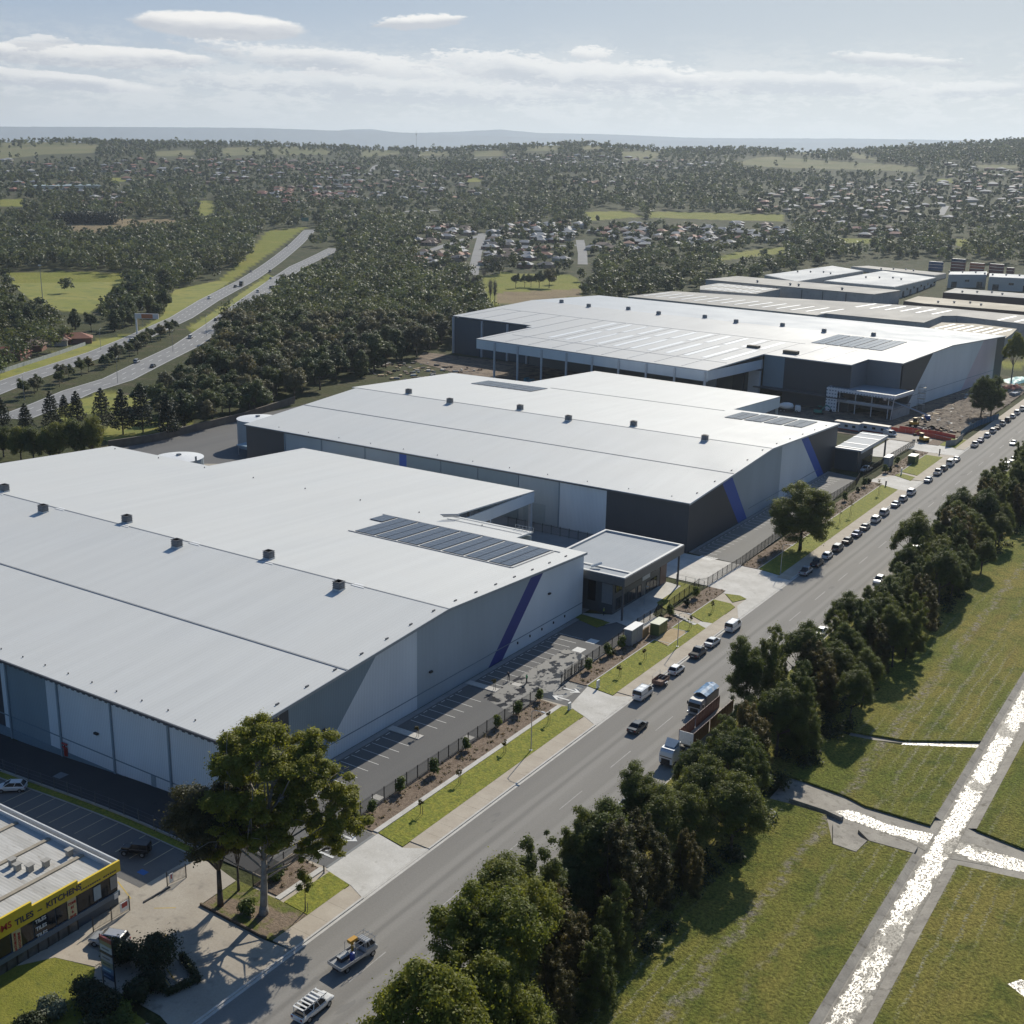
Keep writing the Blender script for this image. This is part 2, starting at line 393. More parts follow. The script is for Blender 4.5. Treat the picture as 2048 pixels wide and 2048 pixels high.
def ground_mat():
    mt, nt = new_mat('ground_cover'); b = NB(nt); p = b.pos()
    at_ = b.n('ShaderNodeAttribute', attribute_name='region'); sp = b.n('ShaderNodeSeparateColor'); b.l(at_.outputs['Color'], sp.inputs[0])
    col = b.mix(b.mr(b.noise(p, 0.02, 6, 0.65), 0.35, 0.65), (0.04, 0.05, 0.018), (0.07, 0.075, 0.03))
    col = b.mix(b.mr(b.noise(p, 0.09, 4, 0.6), 0.52, 0.68), col, (0.10, 0.085, 0.05))
    pad = b.mix(b.mr(b.noise(p, 0.012, 5, 0.6), 0.35, 0.65), (0.135, 0.145, 0.055), (0.185, 0.17, 0.08))
    grn = b.mix(b.mr(b.noise(p, 0.03, 5, 0.6), 0.35, 0.65), (0.17, 0.19, 0.025), (0.23, 0.22, 0.045))
    dry = b.mix(b.mr(b.noise(p, 0.04, 5, 0.6), 0.35, 0.65), (0.20, 0.15, 0.085), (0.26, 0.20, 0.11))
    col = b.mix(sp.outputs[0], col, pad); col = b.mix(sp.outputs[1], col, grn); col = b.mix(sp.outputs[2], col, dry)
    g = b.noise(p, 0.7, 5, 0.7)
    col = b.mix(1.0, col, b.mr(g, 0.3, 0.7, 0.6, 1.35), 'MULTIPLY')
    b.out(b.pbsdf(col, 0.95, 0, 0.15, b.bump(g, 0.5, 1.0))); return mt
# ------------------------------------------------------------------ ground sheet out to the horizon
PADDOCK = [[zf(0, 235), zf(300, 232), zf(540, 245), zf(530, 292), zf(250, 300), zf(0, 330)], [zf(850, 285), zf(1060, 275), zf(1090, 305), zf(870, 312)],
    [zf(1220, 265), zf(1460, 255), zf(1470, 300), zf(1240, 308)], [zf(1500, 262), zf(1800, 250), zf(1820, 300), zf(1520, 305)],
    [zm(960, 200), zm(1120, 195), zm(1140, 225), zm(970, 228)], [zm(1250, 150), zm(1420, 140), zm(1430, 195), zm(1260, 200)],
    [zm(1770, 205), zm(1932, 196), zm(1990, 215), zm(1940, 248), zm(1790, 245)], [zm(1550, 158), zm(1660, 152), zm(1670, 185), zm(1560, 190)],
    [zm(330, 190), zm(520, 160), zm(560, 215), zm(350, 232)], [zm(640, 165), zm(800, 175), zm(830, 222), zm(660, 225)],
    [zr(430, 250), zr(540, 222), zr(620, 214), zr(900, 236), zr(1200, 252), zr(1380, 268), zr(1370, 292), zr(1100, 284), zr(760, 275), zr(600, 268)],
    [zr(1690, 256), zr(1900, 256), zr(1890, 275), zr(1700, 273)], [zr(690, 180), zr(850, 176), zr(850, 200), zr(700, 204)], [zr(1030, 195), zr(1100, 200), zr(1180, 235), zr(1060, 222)]]
GREEN = [[zr(0, 498), zr(340, 505), zr(690, 516), zr(690, 552), zr(300, 540), zr(0, 530)], [zr(320, 738), zr(470, 706), zr(690, 680), zr(700, 712), zr(520, 735), zr(330, 756)],
    [zr(990, 640), zr(1220, 640), zr(1230, 662), zr(1000, 662)], [zr(1580, 640), zr(1660, 640), zr(1640, 680), zr(1590, 680)], [zf(1095, 556), zf(1175, 556), zf(1190, 600), zf(1160, 640), zf(1100, 640)],
    [zf(0, 548), zf(120, 545), zf(140, 585), zf(0, 590)], [zf(610, 428), zf(740, 430), zf(730, 450), zf(620, 450)], [zm(925, 350), zm(1000, 350), zm(1005, 370), zm(930, 372)],
    [zr(1480, 332), zr(1560, 326), zr(1570, 348), zr(1490, 352)], [zm(1570, 535), zm(1800, 530), zm(1900, 560), zm(1600, 585)],
    [zl(40, 262), zl(350, 255), zl(700, 268), zl(690, 300), zl(610, 400), zl(480, 490), zl(330, 470), zl(180, 420), zl(80, 340)],
    [zl(0, 820), zl(480, 650), zl(740, 600), zl(900, 500), zl(960, 360), zl(1210, 310), zl(1400, 120), zl(1480, 30), zl(1690, 12), zl(1500, 150), zl(1280, 310), zl(1000, 490), zl(800, 600), zl(400, 740), zl(0, 890)],
    [zm(1000, 900), zm(1110, 870), zm(1500, 880), zm(1560, 930), zm(1550, 1000), zm(1380, 1000), zm(1090, 1050), zm(1040, 1040)],
    [zl(300, 1010), zl(560, 930), zl(880, 950), zl(870, 990), zl(600, 1020), zl(340, 1080)], [zl(560, 1170), zl(640, 1050), zl(900, 1090), zl(1060, 1080), zl(880, 1140), zl(600, 1200)],
    [z8(1795, 665), z8(1950, 655), z8(1990, 700), z8(1800, 705)], [zl(1030, 570), zl(1260, 430), zl(1490, 265), zl(1520, 300), zl(1300, 450), zl(1060, 610)]]
DRY = [[zf(360, 690), zf(610, 655), zf(1000, 660), zf(1265, 652), zf(1265, 690), zf(1000, 690), zf(700, 735), zf(380, 735)], [zm(1090, 980), zm(1560, 960), zm(1550, 1000), zm(1200, 1040), zm(1090, 1040)],
    [zl(640, 1190), zl(900, 1180), zl(860, 1215), zl(700, 1230)]]
azs = np.concatenate([np.arange(-180, -62, 4.0), np.arange(-62, -4, 0.16), np.arange(-4, 180.01, 4.0)])*math.pi/180
rs = np.concatenate([[30], np.arange(60, 300, 24), np.arange(300, 900, 14), np.arange(900, 3400, 11), np.geomspace(3400, 22000, 36)])
def build_ground():
    A, Rr = np.meshgrid(azs, rs); X = Rr*np.sin(A); Y = Rr*np.cos(A); Z = terrain(X, Y)-0.06-0.9*sstep(112, 122, -X)*sstep(118, 112, Y)*sstep(30, 60, Y)
    nr, na = A.shape
    vs = np.stack([X.ravel(), Y.ravel(), Z.ravel()], 1)
    vs = np.vstack([vs, [[0, 0, -0.06]]])
    i = np.arange(nr*na).reshape(nr, na)
    q = np.stack([i[:-1, :-1], i[:-1, 1:], i[1:, 1:], i[1:, :-1]], -1).reshape(-1, 4)[:, ::-1]
    c = len(vs)-1
    tri = [(c, int(i[0, k+1]), int(i[0, k])) for k in range(na-1)]
    me = bpy.data.meshes.new('ground')
    me.from_pydata(vs.tolist(), [], q.tolist()+tri)
    px, py = proj(vs[:, 0], vs[:, 1], vs[:, 2])
    front = (vs[:, 0]*CF[0]+vs[:, 1]*CF[1]) > 50
    cols = np.zeros((len(vs), 4), np.float32); cols[:, 3] = 1
    for k, L in enumerate((PADDOCK, GREEN, DRY)):
        for poly in L: cols[:, k] = np.maximum(cols[:, k], inpoly(px, py, poly) & front)
    ca = me.color_attributes.new('region', 'FLOAT_COLOR', 'POINT'); ca.data.foreach_set('color', cols.ravel())
    me.polygons.foreach_set('use_smooth', [True]*len(me.polygons))
    me.materials.append(ground_mat())
    o = bpy.data.objects.new('ground', me); COL.objects.link(o); tag(o, kind='structure')
build_ground()
# far ranges behind the ridge
def build_ranges():
    mm = plain('far_range', (0.10, 0.12, 0.12), 0.95, var=0.25, scale=0.004)
    for k, (dist, prof) in enumerate(((18500, [(-400, 254), (0, 253), (300, 254), (520, 256), (700, 262), (770, 263), (860, 268), (1100, 276), (1500, 284), (2100, 290), (2500, 292)]),
                                     (20500, [(-400, 276), (600, 274), (690, 259), (745, 258), (800, 266), (900, 264), (1000, 259), (1080, 266), (1200, 268), (1400, 276), (1700, 277), (2048, 282), (2500, 288)]))):
        pr = sorted(azel(*p) for p in prof); a_ = np.array([p[0] for p in pr]); e_ = np.array([p[1] for p in pr])
        az = np.linspace(rad(-75), rad(10), 260)
        top = CAM_H+dist*np.tan(np.interp(az, a_, e_))+np.random.RandomState(k).normal(0, 1.2, 260)
        mb = MB(); rows = []
        for (dr, fz) in ((-900, 0.0), (-450, 0.62), (0, 1.0), (450, 0.7), (900, 0.0)):
            for j in range(260):
                mb.v.append(((dist+dr)*math.sin(az[j]), (dist+dr)*math.cos(az[j]), max(-2, fz*top[j])))
        for i in range(4):
            for j in range(259):
                mb.f.append((i*260+j+1, i*260+j, (i+1)*260+j, (i+1)*260+j+1)); mb.mi.append(0)
        struct('mountain_range' if k else 'mountains', mb, mm)
build_ranges()
# ------------------------------------------------------------------ the main road and everything laid beside it
KX = -84.15                                   # left kerb line
def rect(x0, y0, x1, y1): return [(x0, y0), (x1, y0), (x1, y1), (x0, y1)]
mb = MB().flat(rect(KX, 30, -66.3, 1100), 0.0); struct('road', mb, M_ROAD)
mb = MB()
for y in np.arange(37.5, 560, 15.1): mb.flat(rect(-75.42, y+2.6, -75.28, y+9.1), 0.012)
struct('road_markings', mb, M_LINE_OLD)
mb = MB()
for a, b_ in ((69, 98.5), (112, 157), (170.3, 216.5), (245.5, 341), (355.5, 396), (407, 560)): mb.box(KX-0.28, a, -0.02, KX, b_, 0.14)
for a, b_ in ((98.5, 112), (157, 170.3), (216.5, 245.5), (341, 355.5), (396, 407)): mb.box(KX-0.28, a, -0.02, KX, b_, 0.045)
mb.box(KX+0.002, 30, -0.02, KX+0.42, 560, 0.012)
mb.box(-66.3, 30, -0.02, -66.0, 1100, 0.13)
struct('kerb', mb, M_KERB)
V0, V1 = KX-0.28, -87.4                       # footpath runs between these
mb = MB()
for a, b_ in ((86, 98.5), (112, 157), (170.3, 216.5), (245.5, 341), (355.5, 396), (407, 560)):
    n = max(1, int((b_-a)/3.0)); st = (b_-a)/n
    for k in range(n): mb.box(V1, a+k*st+0.012, -0.02, V0-0.003, a+(k+1)*st-0.012, 0.125)
struct('footpath', mb, M_PATH)
# turf verge beds with their concrete edging
VERGES = [[(-91.6, 92.3), (-87.42, 92.0), (-87.42, 99.6), (-91.4, 100.4)], [(-92.2, 111.2), (-87.42, 110.4), (-87.42, 158.6), (-91.4, 160.4), (-92.3, 159.8)],
    [(-92.9, 169.6), (-87.42, 168.7), (-87.42, 207.2), (-89.2, 208.2), (-92.9, 210.2), (-92.9, 203.4), (-89.6, 201.9), (-89.6, 194.3), (-92.9, 195.6)],
    [(-92.9, 212.2), (-89.2, 210.2), (-87.42, 210.6), (-87.42, 222), (-89.0, 223.4), (-92.9, 223.6)], [(-92.4, 228.4), (-89, 224.4), (-87.42, 228.0), (-89.4, 229.2)],
    [(-92.9, 248.6), (-87.42, 247.2), (-87.42, 340.8), (-93.2, 343.8)], [(-93.2, 357.5), (-87.42, 353.8), (-87.42, 359.0), (-92.6, 361.2)], [(-93, 363.5), (-87.42, 361.5), (-87.42, 391.5), (-93, 392)],
    [(-93, 409.5), (-87.42, 408.5), (-87.42, 424), (-93, 424)]]
mb = MB()
for p in VERGES: mb.prism(p, -0.02, 0.135)
struct('turf_verge', mb, M_TURF)
struct('verge_base', MB().flat([(-97.0, 92.4), (KX-0.29, 86.3), (KX-0.29, 425), (-97.0, 425)], 0.02), M_PATH)
mb = MB()
for a, b_ in ((92.3, 100.5), (111.2, 159.8), (169.6, 195.6), (203.4, 210.2), (212.2, 223.6), (248.6, 343.8), (363.5, 392)): mb.box(-93.12, a, -0.02, -92.93 if a > 165 else -92.3, b_, 0.17)
mb.box(-92.9, 195.62, -.02, -89.4, 195.8, .17); mb.box(-92.9, 203.2, -.02, -89.4, 203.38, .17); mb.box(-89.58, 194.4, -.02, -89.42, 203.2, .172)
struct('garden_edging', mb, M_KERB)
mb = MB()
for a, b_ in ((92.8, 100.6), (111.0, 160.0), (169.5, 210.4), (213.2, 230.5), (248.4, 345.2), (357.5, 396), (408.5, 424)): mb.prism([(-97.2, a), (-93.12, a), (-93.12, b_-0.3), (-97.2, b_)], -0.02, 0.15)
struct('garden_bed', mb, M_MULCH)
struct('sand_pad', MB().prism([(-92.88, 195.82), (-89.6, 194.6), (-89.6, 203.15), (-92.88, 203.15)], -0.02, 0.14), M_SAND)
# driveways
mb = MB()
mb.prism([(-92.2, 100.6), (-91.4, 100.45), (-87.2, 99.7), (V0, 98.5), (V0, 112), (-87.3, 110.2), (-92.2, 111.1)], -0.02, 0.055)
mb.prism([(-91.3, 160.6), (-87.2, 158.7), (V0, 157.0), (V0, 170.3), (-87.2, 168.5), (-92.8, 169.4)], -0.02, 0.055)
mb.prism([(-97.5, 230.8), (-92.4, 228.6), (-89.4, 229.4), (-87.4, 228.2), (-87.4, 223), (V0, 216.6), (V0, 245.4), (-87.2, 247), (-93, 248.4), (-97.5, 249.2)], -0.02, 0.055)
mb.prism([(-97.2, 346.0), (-93.2, 344.0), (-87.4, 341.0), (V0, 341.0), (V0, 355.5), (-87.4, 353.6), (-93.2, 357.3), (-97.2, 349.5)], -0.02, 0.055)
mb.prism([(-101, 398), (-93, 396.4), (V0, 396.2), (V0, 407), (-88, 407.5), (-90, 425), (-101, 425)], -0.02, 0.055)
mb.prism([(-123, 231.5), (-97.6, 231.0), (-97.6, 249.2), (-123, 249.2)], -0.02, 0.05)                       # apron beside the second warehouse
mb.prism([(-109.5, 378), (-100.4, 381), (-100.4, 408), (-109.5, 408)], -0.02, 0.05)
struct('driveway', mb, M_CONC)
mb = MB(); mb.box(-92.6, 101.0, 0.04, -92.22, 110.6, 0.062); struct('drain_grate', mb, plain('grate_steel', (0.16, 0.17, 0.17), 0.6))
# footway details: joint saw cuts and steps of the entry path
mb = MB()
for k in range(9): mb.box(-97.2+k*0.82, 207.9-0.1*k+2.4-k*0.25, -0.02, -97.2+k*0.82+0.78, 210.6-k*0.25, 0.62-k*0.055)
mb.prism([(-89.8, 208.3), (-87.42, 207.3), (-87.42, 210.5), (-89.8, 210.0)], -0.02, 0.128)
struct('entry_steps', mb, M_CONC)
# ------------------------------------------------------------------ car parks of the warehouses
mb = MB()
mb.prism([(-111.3, 98.5), (-97.2, 98.5), (-97.2, 197), (-103.5, 200.0), (-105.3, 195.0), (-111.3, 197)], -0.02, 0.03)
mb.prism([(-97.2, 101), (-92.6, 101), (-92.6, 110.7), (-97.2, 110.7)], -0.02, 0.032); mb.prism([(-97.2, 160.4), (-91.4, 160.6), (-92.8, 169.3), (-97.2, 169.3)], -0.02, 0.032)
struct('car_park', mb, M_LOT)
def lane_z(x, y): return float(terrain(x, y))+0.02
mb = MB()
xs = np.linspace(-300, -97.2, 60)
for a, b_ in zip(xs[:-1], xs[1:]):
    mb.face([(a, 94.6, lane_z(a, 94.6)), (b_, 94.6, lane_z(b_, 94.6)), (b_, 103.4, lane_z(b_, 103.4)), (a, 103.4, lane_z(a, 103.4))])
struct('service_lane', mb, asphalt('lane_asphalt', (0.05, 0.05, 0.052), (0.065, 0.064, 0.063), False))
mb = MB().prism([(-110.9, 250.4), (-97.5, 249.4), (-98.5, 300), (-99.2, 320), (-101.2, 347.5), (-111.2, 350.5)], -0.02, 0.03); struct('car_park', mb, asphalt('weathered_lot', (0.19, 0.185, 0.175), (0.24, 0.235, 0.22)))
mb = MB()
for k in range(34):
    y = 111.4+k*2.47
    if k in (10, 11, 18, 19): continue
    if y < 188: mb.flat(rect(-109.9, y, -104.5, y+0.12), 0.045)
    if y < 186: mb.flat(rect(-109.9, y+0.95, -109.75, y+2.0), 0.045)
for k in range(36):
    y = 252.6+k*2.55
    if k not in (8, 9, 20, 21): mb.flat(rect(-109.6, y, -105.0, y+0.14), 0.045)
    mb.flat(rect(-110.0, y+0.6, -109.85, y+1.9), 0.045)
for k in range(7): mb.flat([(-108.6+k*.6, 247.6), (-108.2+k*.6, 247.6), (-107.2+k*.6, 250.3), (-107.6+k*.6, 250.3)], 0.058)
for k in range(4): mb.flat(rect(-103.4, 171.5+k*5.2, -101.4, 173.7+k*5.2), 0.046)
def arrow(cx, cy, dx):
    L = 3.4; s = -dx
    mb.flat([(cx-s*L/2, cy-.2), (cx+s*L/2-s*.5, cy-.2), (cx+s*L/2-s*.5, cy+.2), (cx-s*L/2, cy+.2)], 0.075)
    mb.flat([(cx+s*L/2, cy), (cx+s*(L/2-1.5), cy+1.05), (cx+s*(L/2-1.75), cy+.75), (cx+s*(L/2-.6), cy)], 0.076)
    mb.flat([(cx+s*L/2, cy), (cx+s*(L/2-1.5), cy-1.05), (cx+s*(L/2-1.75), cy-.75), (cx+s*(L/2-.6), cy)], 0.077)
arrow(-94.9, 103.2, 1); arrow(-94.9, 108.0, -1); arrow(-94.2, 162.6, 1); arrow(-94.2, 166.4, -1)
struct('parking_lines', mb, M_LINE)
mb = MB()
for y in (136.2, 158.0): mb.box(-110.9, y, 0, -104.6, y+1.5, 0.15)
struct('parking_island', mb, M_KERB)
mb = MB().box(-111.28, 98.6, 0.0, -110.2, 197, 0.1); mb.box(-111.3, 250.5, 0, -110.5, 350, 0.12); struct('wall_kerb', mb, patchy('wall_kerb_grey', (0.25, 0.25, 0.25), (0.3, 0.3, 0.29), 0.5))  # low kerb at the wall foot, darker grey than the road kerb
# wet patches on the new seal by the gate
mt, nt = new_mat('wet_asphalt'); b = NB(nt); p = b.pos()
wet = b.mr(b.noise(p, 0.42, 5, 0.62, (1, 0.8, 1)), 0.46, 0.54)
g_ = b.noise(p, 5, 3, 0.7)
col = b.mix(wet, (0.17, 0.168, 0.16), (0.03, 0.03, 0.032)); b.out(b.pbsdf(col, b.mr(wet, 0, 1, 0.7, 0.22), 0, 0.5, b.bump(g_, 0.12, 0.02)))
struct('wet_patch', MB().flat([(-105, 155), (-97.3, 152.5), (-97.3, 161), (-93.5, 161.5), (-93.2, 168.8), (-97.4, 169.2), (-97.6, 181), (-104.8, 182)], 0.05), mt)
# ------------------------------------------------------------------ ground of the tile shop
def flatz(z): return lambda x, y: float(terrain(x, y))+z
mb = MB()
xs = np.linspace(-175, -108.4, 30)
for a, b_ in zip(xs[:-1], xs[1:]):
    mb.face([(a, 84.4, lane_z(a, 84.4)+.02), (b_, 84.4, lane_z(b_, 84.4)+.02), (b_, 93.2, lane_z(b_, 93.2)+.02), (a, 93.2, lane_z(a, 93.2)+.02)])
struct('shop_car_park', mb, M_OLDLOT)
mb = MB()
for a, b_ in zip(xs[:-1], xs[1:]):
    mb.face([(a, 93.2, lane_z(a, 93.2)+.05), (b_, 93.2, lane_z(b_, 93.2)+.05), (b_, 94.5, lane_z(b_, 94.5)+.05), (a, 94.5, lane_z(a, 94.5)+.05)])
struct('grass_strip', mb, M_TURF)
mb = MB()
for a, b_ in zip(xs[:-1], xs[1:]):
    for y0, w, h in ((93.05, .16, .14), (94.5, .2, .35)):
        q = [(a, y0), (b_, y0), (b_, y0+w), (a, y0+w)]
        mb.prism(q, lambda x, y: lane_z(x, y)-.05, lambda x, y, h=h: lane_z(x, y)+h)
struct('kerb', mb, patchy('dark_kerb', (0.30, 0.29, 0.27), (0.36, 0.35, 0.32), 0.5))
mb = MB().prism([(-116, 73), (-106.0, 70.0), (-100, 70.0), (-88.2, 70.0), (V0, 69.0), (V0, 86.0), (-88.2, 85.6), (-99.6, 86.0), (-99.8, 92.3), (-108.4, 94.0), (-108.4, 84.4), (-116, 84.4)], -0.02, 0.03)
struct('shop_forecourt', mb, M_APRON)
mb = MB()
for k in range(12):
    x = -112-k*2.75
    mb.face([(x, 88.0, lane_z(x, 88)+.04), (x+.16, 88.0, lane_z(x, 88)+.05), (x+.16, 93.0, lane_z(x, 93)+.05), (x, 93.0, lane_z(x, 93)+.04)])
struct('bay_lines', mb, patchy('faded_line', (0.50, 0.44, 0.28), (0.38, 0.35, 0.26), 0.8))
mb = MB()
mb.obox((-102.6, 83.3), (1, .75), 2.6, .12, .032, .036); mb.obox((-97.5, 79.4), (.9, -.3), 2.0, .12, .032, .037); mb.obox((-97.9, 78.6), (.9, -.3), 2.0, .12, .032, .038)
mb.obox((-97.4, 78.9), (.3, 1), 1.8, .12, .032, .039); mb.obox((-92.4, 75.2), (.9, -.3), 2.4, .12, .032, .037); mb.obox((-92.0, 74.2), (.9, -.3), 2.4, .12, .032, .038); mb.obox((-109.6, 83.0), (1, -.35), 4.5, .14, .032, .04)
struct('yellow_markings', mb, M_YLINE)
mb = MB()
mb.obox((-110.8, 86.9), (1, 0), 1.3, .9, .045, .049); struct('accessible_bay_mark', mb, plain('blue_line_paint', (0.03, 0.12, 0.35), 0.6))
mb = MB().prism([(-99.4, 86.2), (-88.4, 85.8), (-87.42, 86.1), (-87.42, 91.9), (-91.6, 92.2), (-99.6, 92.4)], -0.02, 0.12)
struct('tree_bed', mb, patchy('bed_grass', (0.10, 0.12, 0.018), (0.15, 0.145, 0.03), 0.35, (0.20, 0.15, 0.105), 0.22, lo3=0.48, hi3=0.55, fine=0.35, fscale=4, bump=0.5))
mb = MB().obox((-93.9, 86.0), (1, -.03), 11.3, .22, -.02, .34); struct('sleeper_edging', mb, plain('weathered_timber', (0.13, 0.095, 0.06), 0.9, var=.3))
mb = MB().prism([(-116, 40), (-88.4, 40), (-88.6, 68.5), (-98.5, 69.6), (-100.2, 71.2), (-105.4, 69.8), (-108, 66)], -0.02, 0.09); struct('shop_lawn', mb, M_LAWN)
mb = MB().prism([(-108.2, 60), (-107.9, 66), (-105.4, 69.8), (-100.4, 71.3), (-100.4, 73.3), (-106.3, 73.3), (-110, 63), (-112, 55)], -0.02, 0.11); struct('shop_path', mb, M_PATH)
mb = MB().prism([(V0, 40), (V0, 69), (-88.4, 68.4), (-88.3, 40)], -0.02, 0.1); struct('worn_verge', mb, M_APRON)
# ------------------------------------------------------------------ grass field and the concrete channel
FZ = 0.34
mb = MB()
mb.prism([(-66, 20), (-30.6, 20), (-30.6, 147.6), (-36.5, 147.2), (-37.0, 143.4), (-40.2, 143.6), (-43.5, 150.6), (-49, 150.6), (-66, 149)], -0.05, FZ)
mb.prism([(-66, 158.5), (-49.3, 158.4), (-43.0, 157.6), (-39.8, 156.4), (-30.6, 156.4), (-30.6, 184.6), (-40.8, 178.4), (-48.5, 177.0), (-66, 177)], -0.05, FZ)
mb.prism([(-66, 178.6), (-48.5, 178.8), (-40.8, 180.6), (-30.6, 187.4), (-30.6, 1000), (-66, 1000)], -0.05, FZ)
mb.prism([(-25.0, 20), (90, 20), (90, 152), (-17, 149.6), (-25.0, 148.2)], -0.05, FZ)
mb.prism([(-25.0, 158.8), (-18, 157.4), (90, 160), (90, 1000), (-25.0, 1000)], -0.05, FZ)
struct('grass_field', mb, M_FIELD)
mb = MB()
M_CHAN = patchy('channel_concrete', (0.22, 0.20, 0.17), (0.31, 0.285, 0.24), 0.35, (0.13, 0.115, 0.09), 0.8, lo3=0.55, hi3=0.7, fine=0.15, rough=0.75)
mb.flat(rect(-30.6, 20, -25.0, 1000), 0.0); mb.flat(rect(-52, 142.5, -30.6, 158.6), 0.01); mb.flat(rect(-25, 147, 90, 161), 0.01); mb.flat([(-49, 176.8), (-30.6, 184), (-30.6, 188), (-49, 179)], 0.006)
for xa, xb in ((-30.62, -29.7), (-24.98, -26.1)):
    for ya, yb in ((20, 147.6), (159, 1000)):
        mb.face([(xa, ya, FZ+.04), (xa, yb, FZ+.04), (xb, yb, 0.02), (xb, ya, 0.02)] if xa < xb else [(xb, ya, 0.02), (xb, yb, 0.02), (xa, yb, FZ+.04), (xa, ya, FZ+.04)])
mb.prism([(-40.2, 143.7), (-37.0, 143.5), (-36.6, 147.1), (-42, 149.0)], -.05, FZ+.05); mb.prism([(-36.4, 147.3), (-30.5, 147.7), (-30.5, 149.6), (-38.5, 149.2)], -.05, FZ+.04)
mb.prism([(-49.3, 151.5), (-44, 151.3), (-41.4, 150.6), (-41.2, 151.2), (-44, 152), (-49.2, 152.1)], -.05, FZ+.3)
struct('drain_channel', mb, M_CHAN)
mt, nt = new_mat('shallow_water'); b = NB(nt); p = b.pos()
rip = b.noise(p, 2.2, 5, 0.65); sp = b.n('ShaderNodeSeparateXYZ'); b.l(p, sp.inputs[0])
deb = b.m('MAXIMUM', b.mr(b.noise(p, 4.6, 6, 0.7, (1, 0.5, 1)), 0.50, 0.53), b.mr(b.noise(p, 0.2, 5, 0.65, (1, 0.5, 1)), 0.535, 0.57, 0, 0.85))
ed = b.m('ADD', b.m('ABSOLUTE', b.m('ADD', sp.outputs[0], 27.95)), b.m('MULTIPLY', b.m('SUBTRACT', b.noise(p, 0.55, 5, 0.7), 0.5), 2.6))
inx = b.m('LESS_THAN', b.m('ABSOLUTE', b.m('ADD', sp.outputs[0], 27.95)), 1.75)
deb = b.m('MAXIMUM', deb, b.m('MULTIPLY', inx, b.mr(ed, 1.15, 1.3)))
ey = b.m('ADD', b.m('ABSOLUTE', b.m('SUBTRACT', sp.outputs[1], 153.0)), b.m('MULTIPLY', b.m('SUBTRACT', b.noise(p, 0.6, 5, 0.7), 0.5), 5.0))
cross = b.m('LESS_THAN', b.m('ABSOLUTE', b.m('SUBTRACT', sp.outputs[1], 153.0)), 9.0)
deb = b.m('MAXIMUM', deb, b.m('MULTIPLY', b.m('MULTIPLY', cross, b.m('SUBTRACT', 1.0, inx)), b.mr(ey, 1.5, 1.8)))
wet = b.pbsdf((0.07, 0.068, 0.058), 0.33, 0, 0.45, b.bump(rip, 0.45, 0.12))
mud = b.pbsdf(b.mix(b.mr(b.noise(p, 1.3), .3, .7), (0.12, 0.105, 0.08), (0.27, 0.25, 0.21)), 0.7, 0, 0.3, b.bump(rip, 0.4, 0.2))
ms = b.n('ShaderNodeMixShader'); b.l(deb, ms.inputs[0]); b.l(wet, ms.inputs[1]); b.l(mud, ms.inputs[2]); b.out(ms.outputs[0])
mb = MB()
mb.flat(rect(-29.5, 20, -26.3, 1000), 0.03)
mb.flat([(-44.2, 152.0), (-40.4, 151.6), (-36, 151.2), (-31.5, 150.6), (-29.4, 149.6), (-29.4, 155.0), (-33, 153.8), (-36, 153.6), (-39.5, 154.4), (-41.4, 154.4), (-43, 152.9)], 0.034)
mb.flat([(-26.4, 149.6), (-17, 152.0), (90, 154.5), (90, 157.5), (-19, 154.8), (-26.4, 155.5)], 0.034)
mb.flat([(-41, 179.2), (-30.0, 185.6), (-29.4, 187.2), (-41, 180)], 0.03); mb.flat([(-14.4, 126.5), (-13.4, 128.2), (-11, 128), (-9.5, 126), (-11.5, 124.6)], FZ+.02)
struct('water', mb, mt)
# ------------------------------------------------------------------ dual carriageway and suburb streets
def strip(mb, pts, w, dz, zf_=terrain, m=0, step=25):
    P = []
    for (x0, y0), (x1, y1) in zip(pts[:-1], pts[1:]):
        n = max(1, int(math.hypot(x1-x0, y1-y0)/step))
        P += [(x0+(x1-x0)*k/n, y0+(y1-y0)*k/n) for k in range(n)]
    P.append(pts[-1]); P = np.array(P); T = np.gradient(P, axis=0); T /= np.linalg.norm(T, axis=1)[:, None]
    N = np.stack([-T[:, 1], T[:, 0]], 1); A = P+N*w/2; B = P-N*w/2
    for k in range(len(P)-1):
        q = [B[k], B[k+1], A[k+1], A[k]]
        mb.face([(p[0], p[1], float(zf_(p[0], p[1]))+dz) for p in q][::-1] if False else [(p[0], p[1], float(zf_(p[0], p[1]))+dz) for p in q], m)
    return P, N
def gp(z, L): return [G(*z(*p))[:2] for p in L]
HW1 = gp(zl, [(-160, 960), (120, 850), (560, 705), (740, 630), (1000, 512), (1150, 418), (1300, 338), (1500, 218), (1640, 105), (1712, 30)])
HW2 = gp(zl, [(60, 1070), (280, 985), (430, 920), (650, 852), (850, 752), (1030, 665), (1200, 548), (1400, 400), (1530, 305), (1640, 235), (1850, 132)])
mb = MB(); strip(mb, HW1, 13.5, 0.03); strip(mb, HW2, 13.5, 0.03)
struct('highway', mb, M_HWY)
mb = MB()
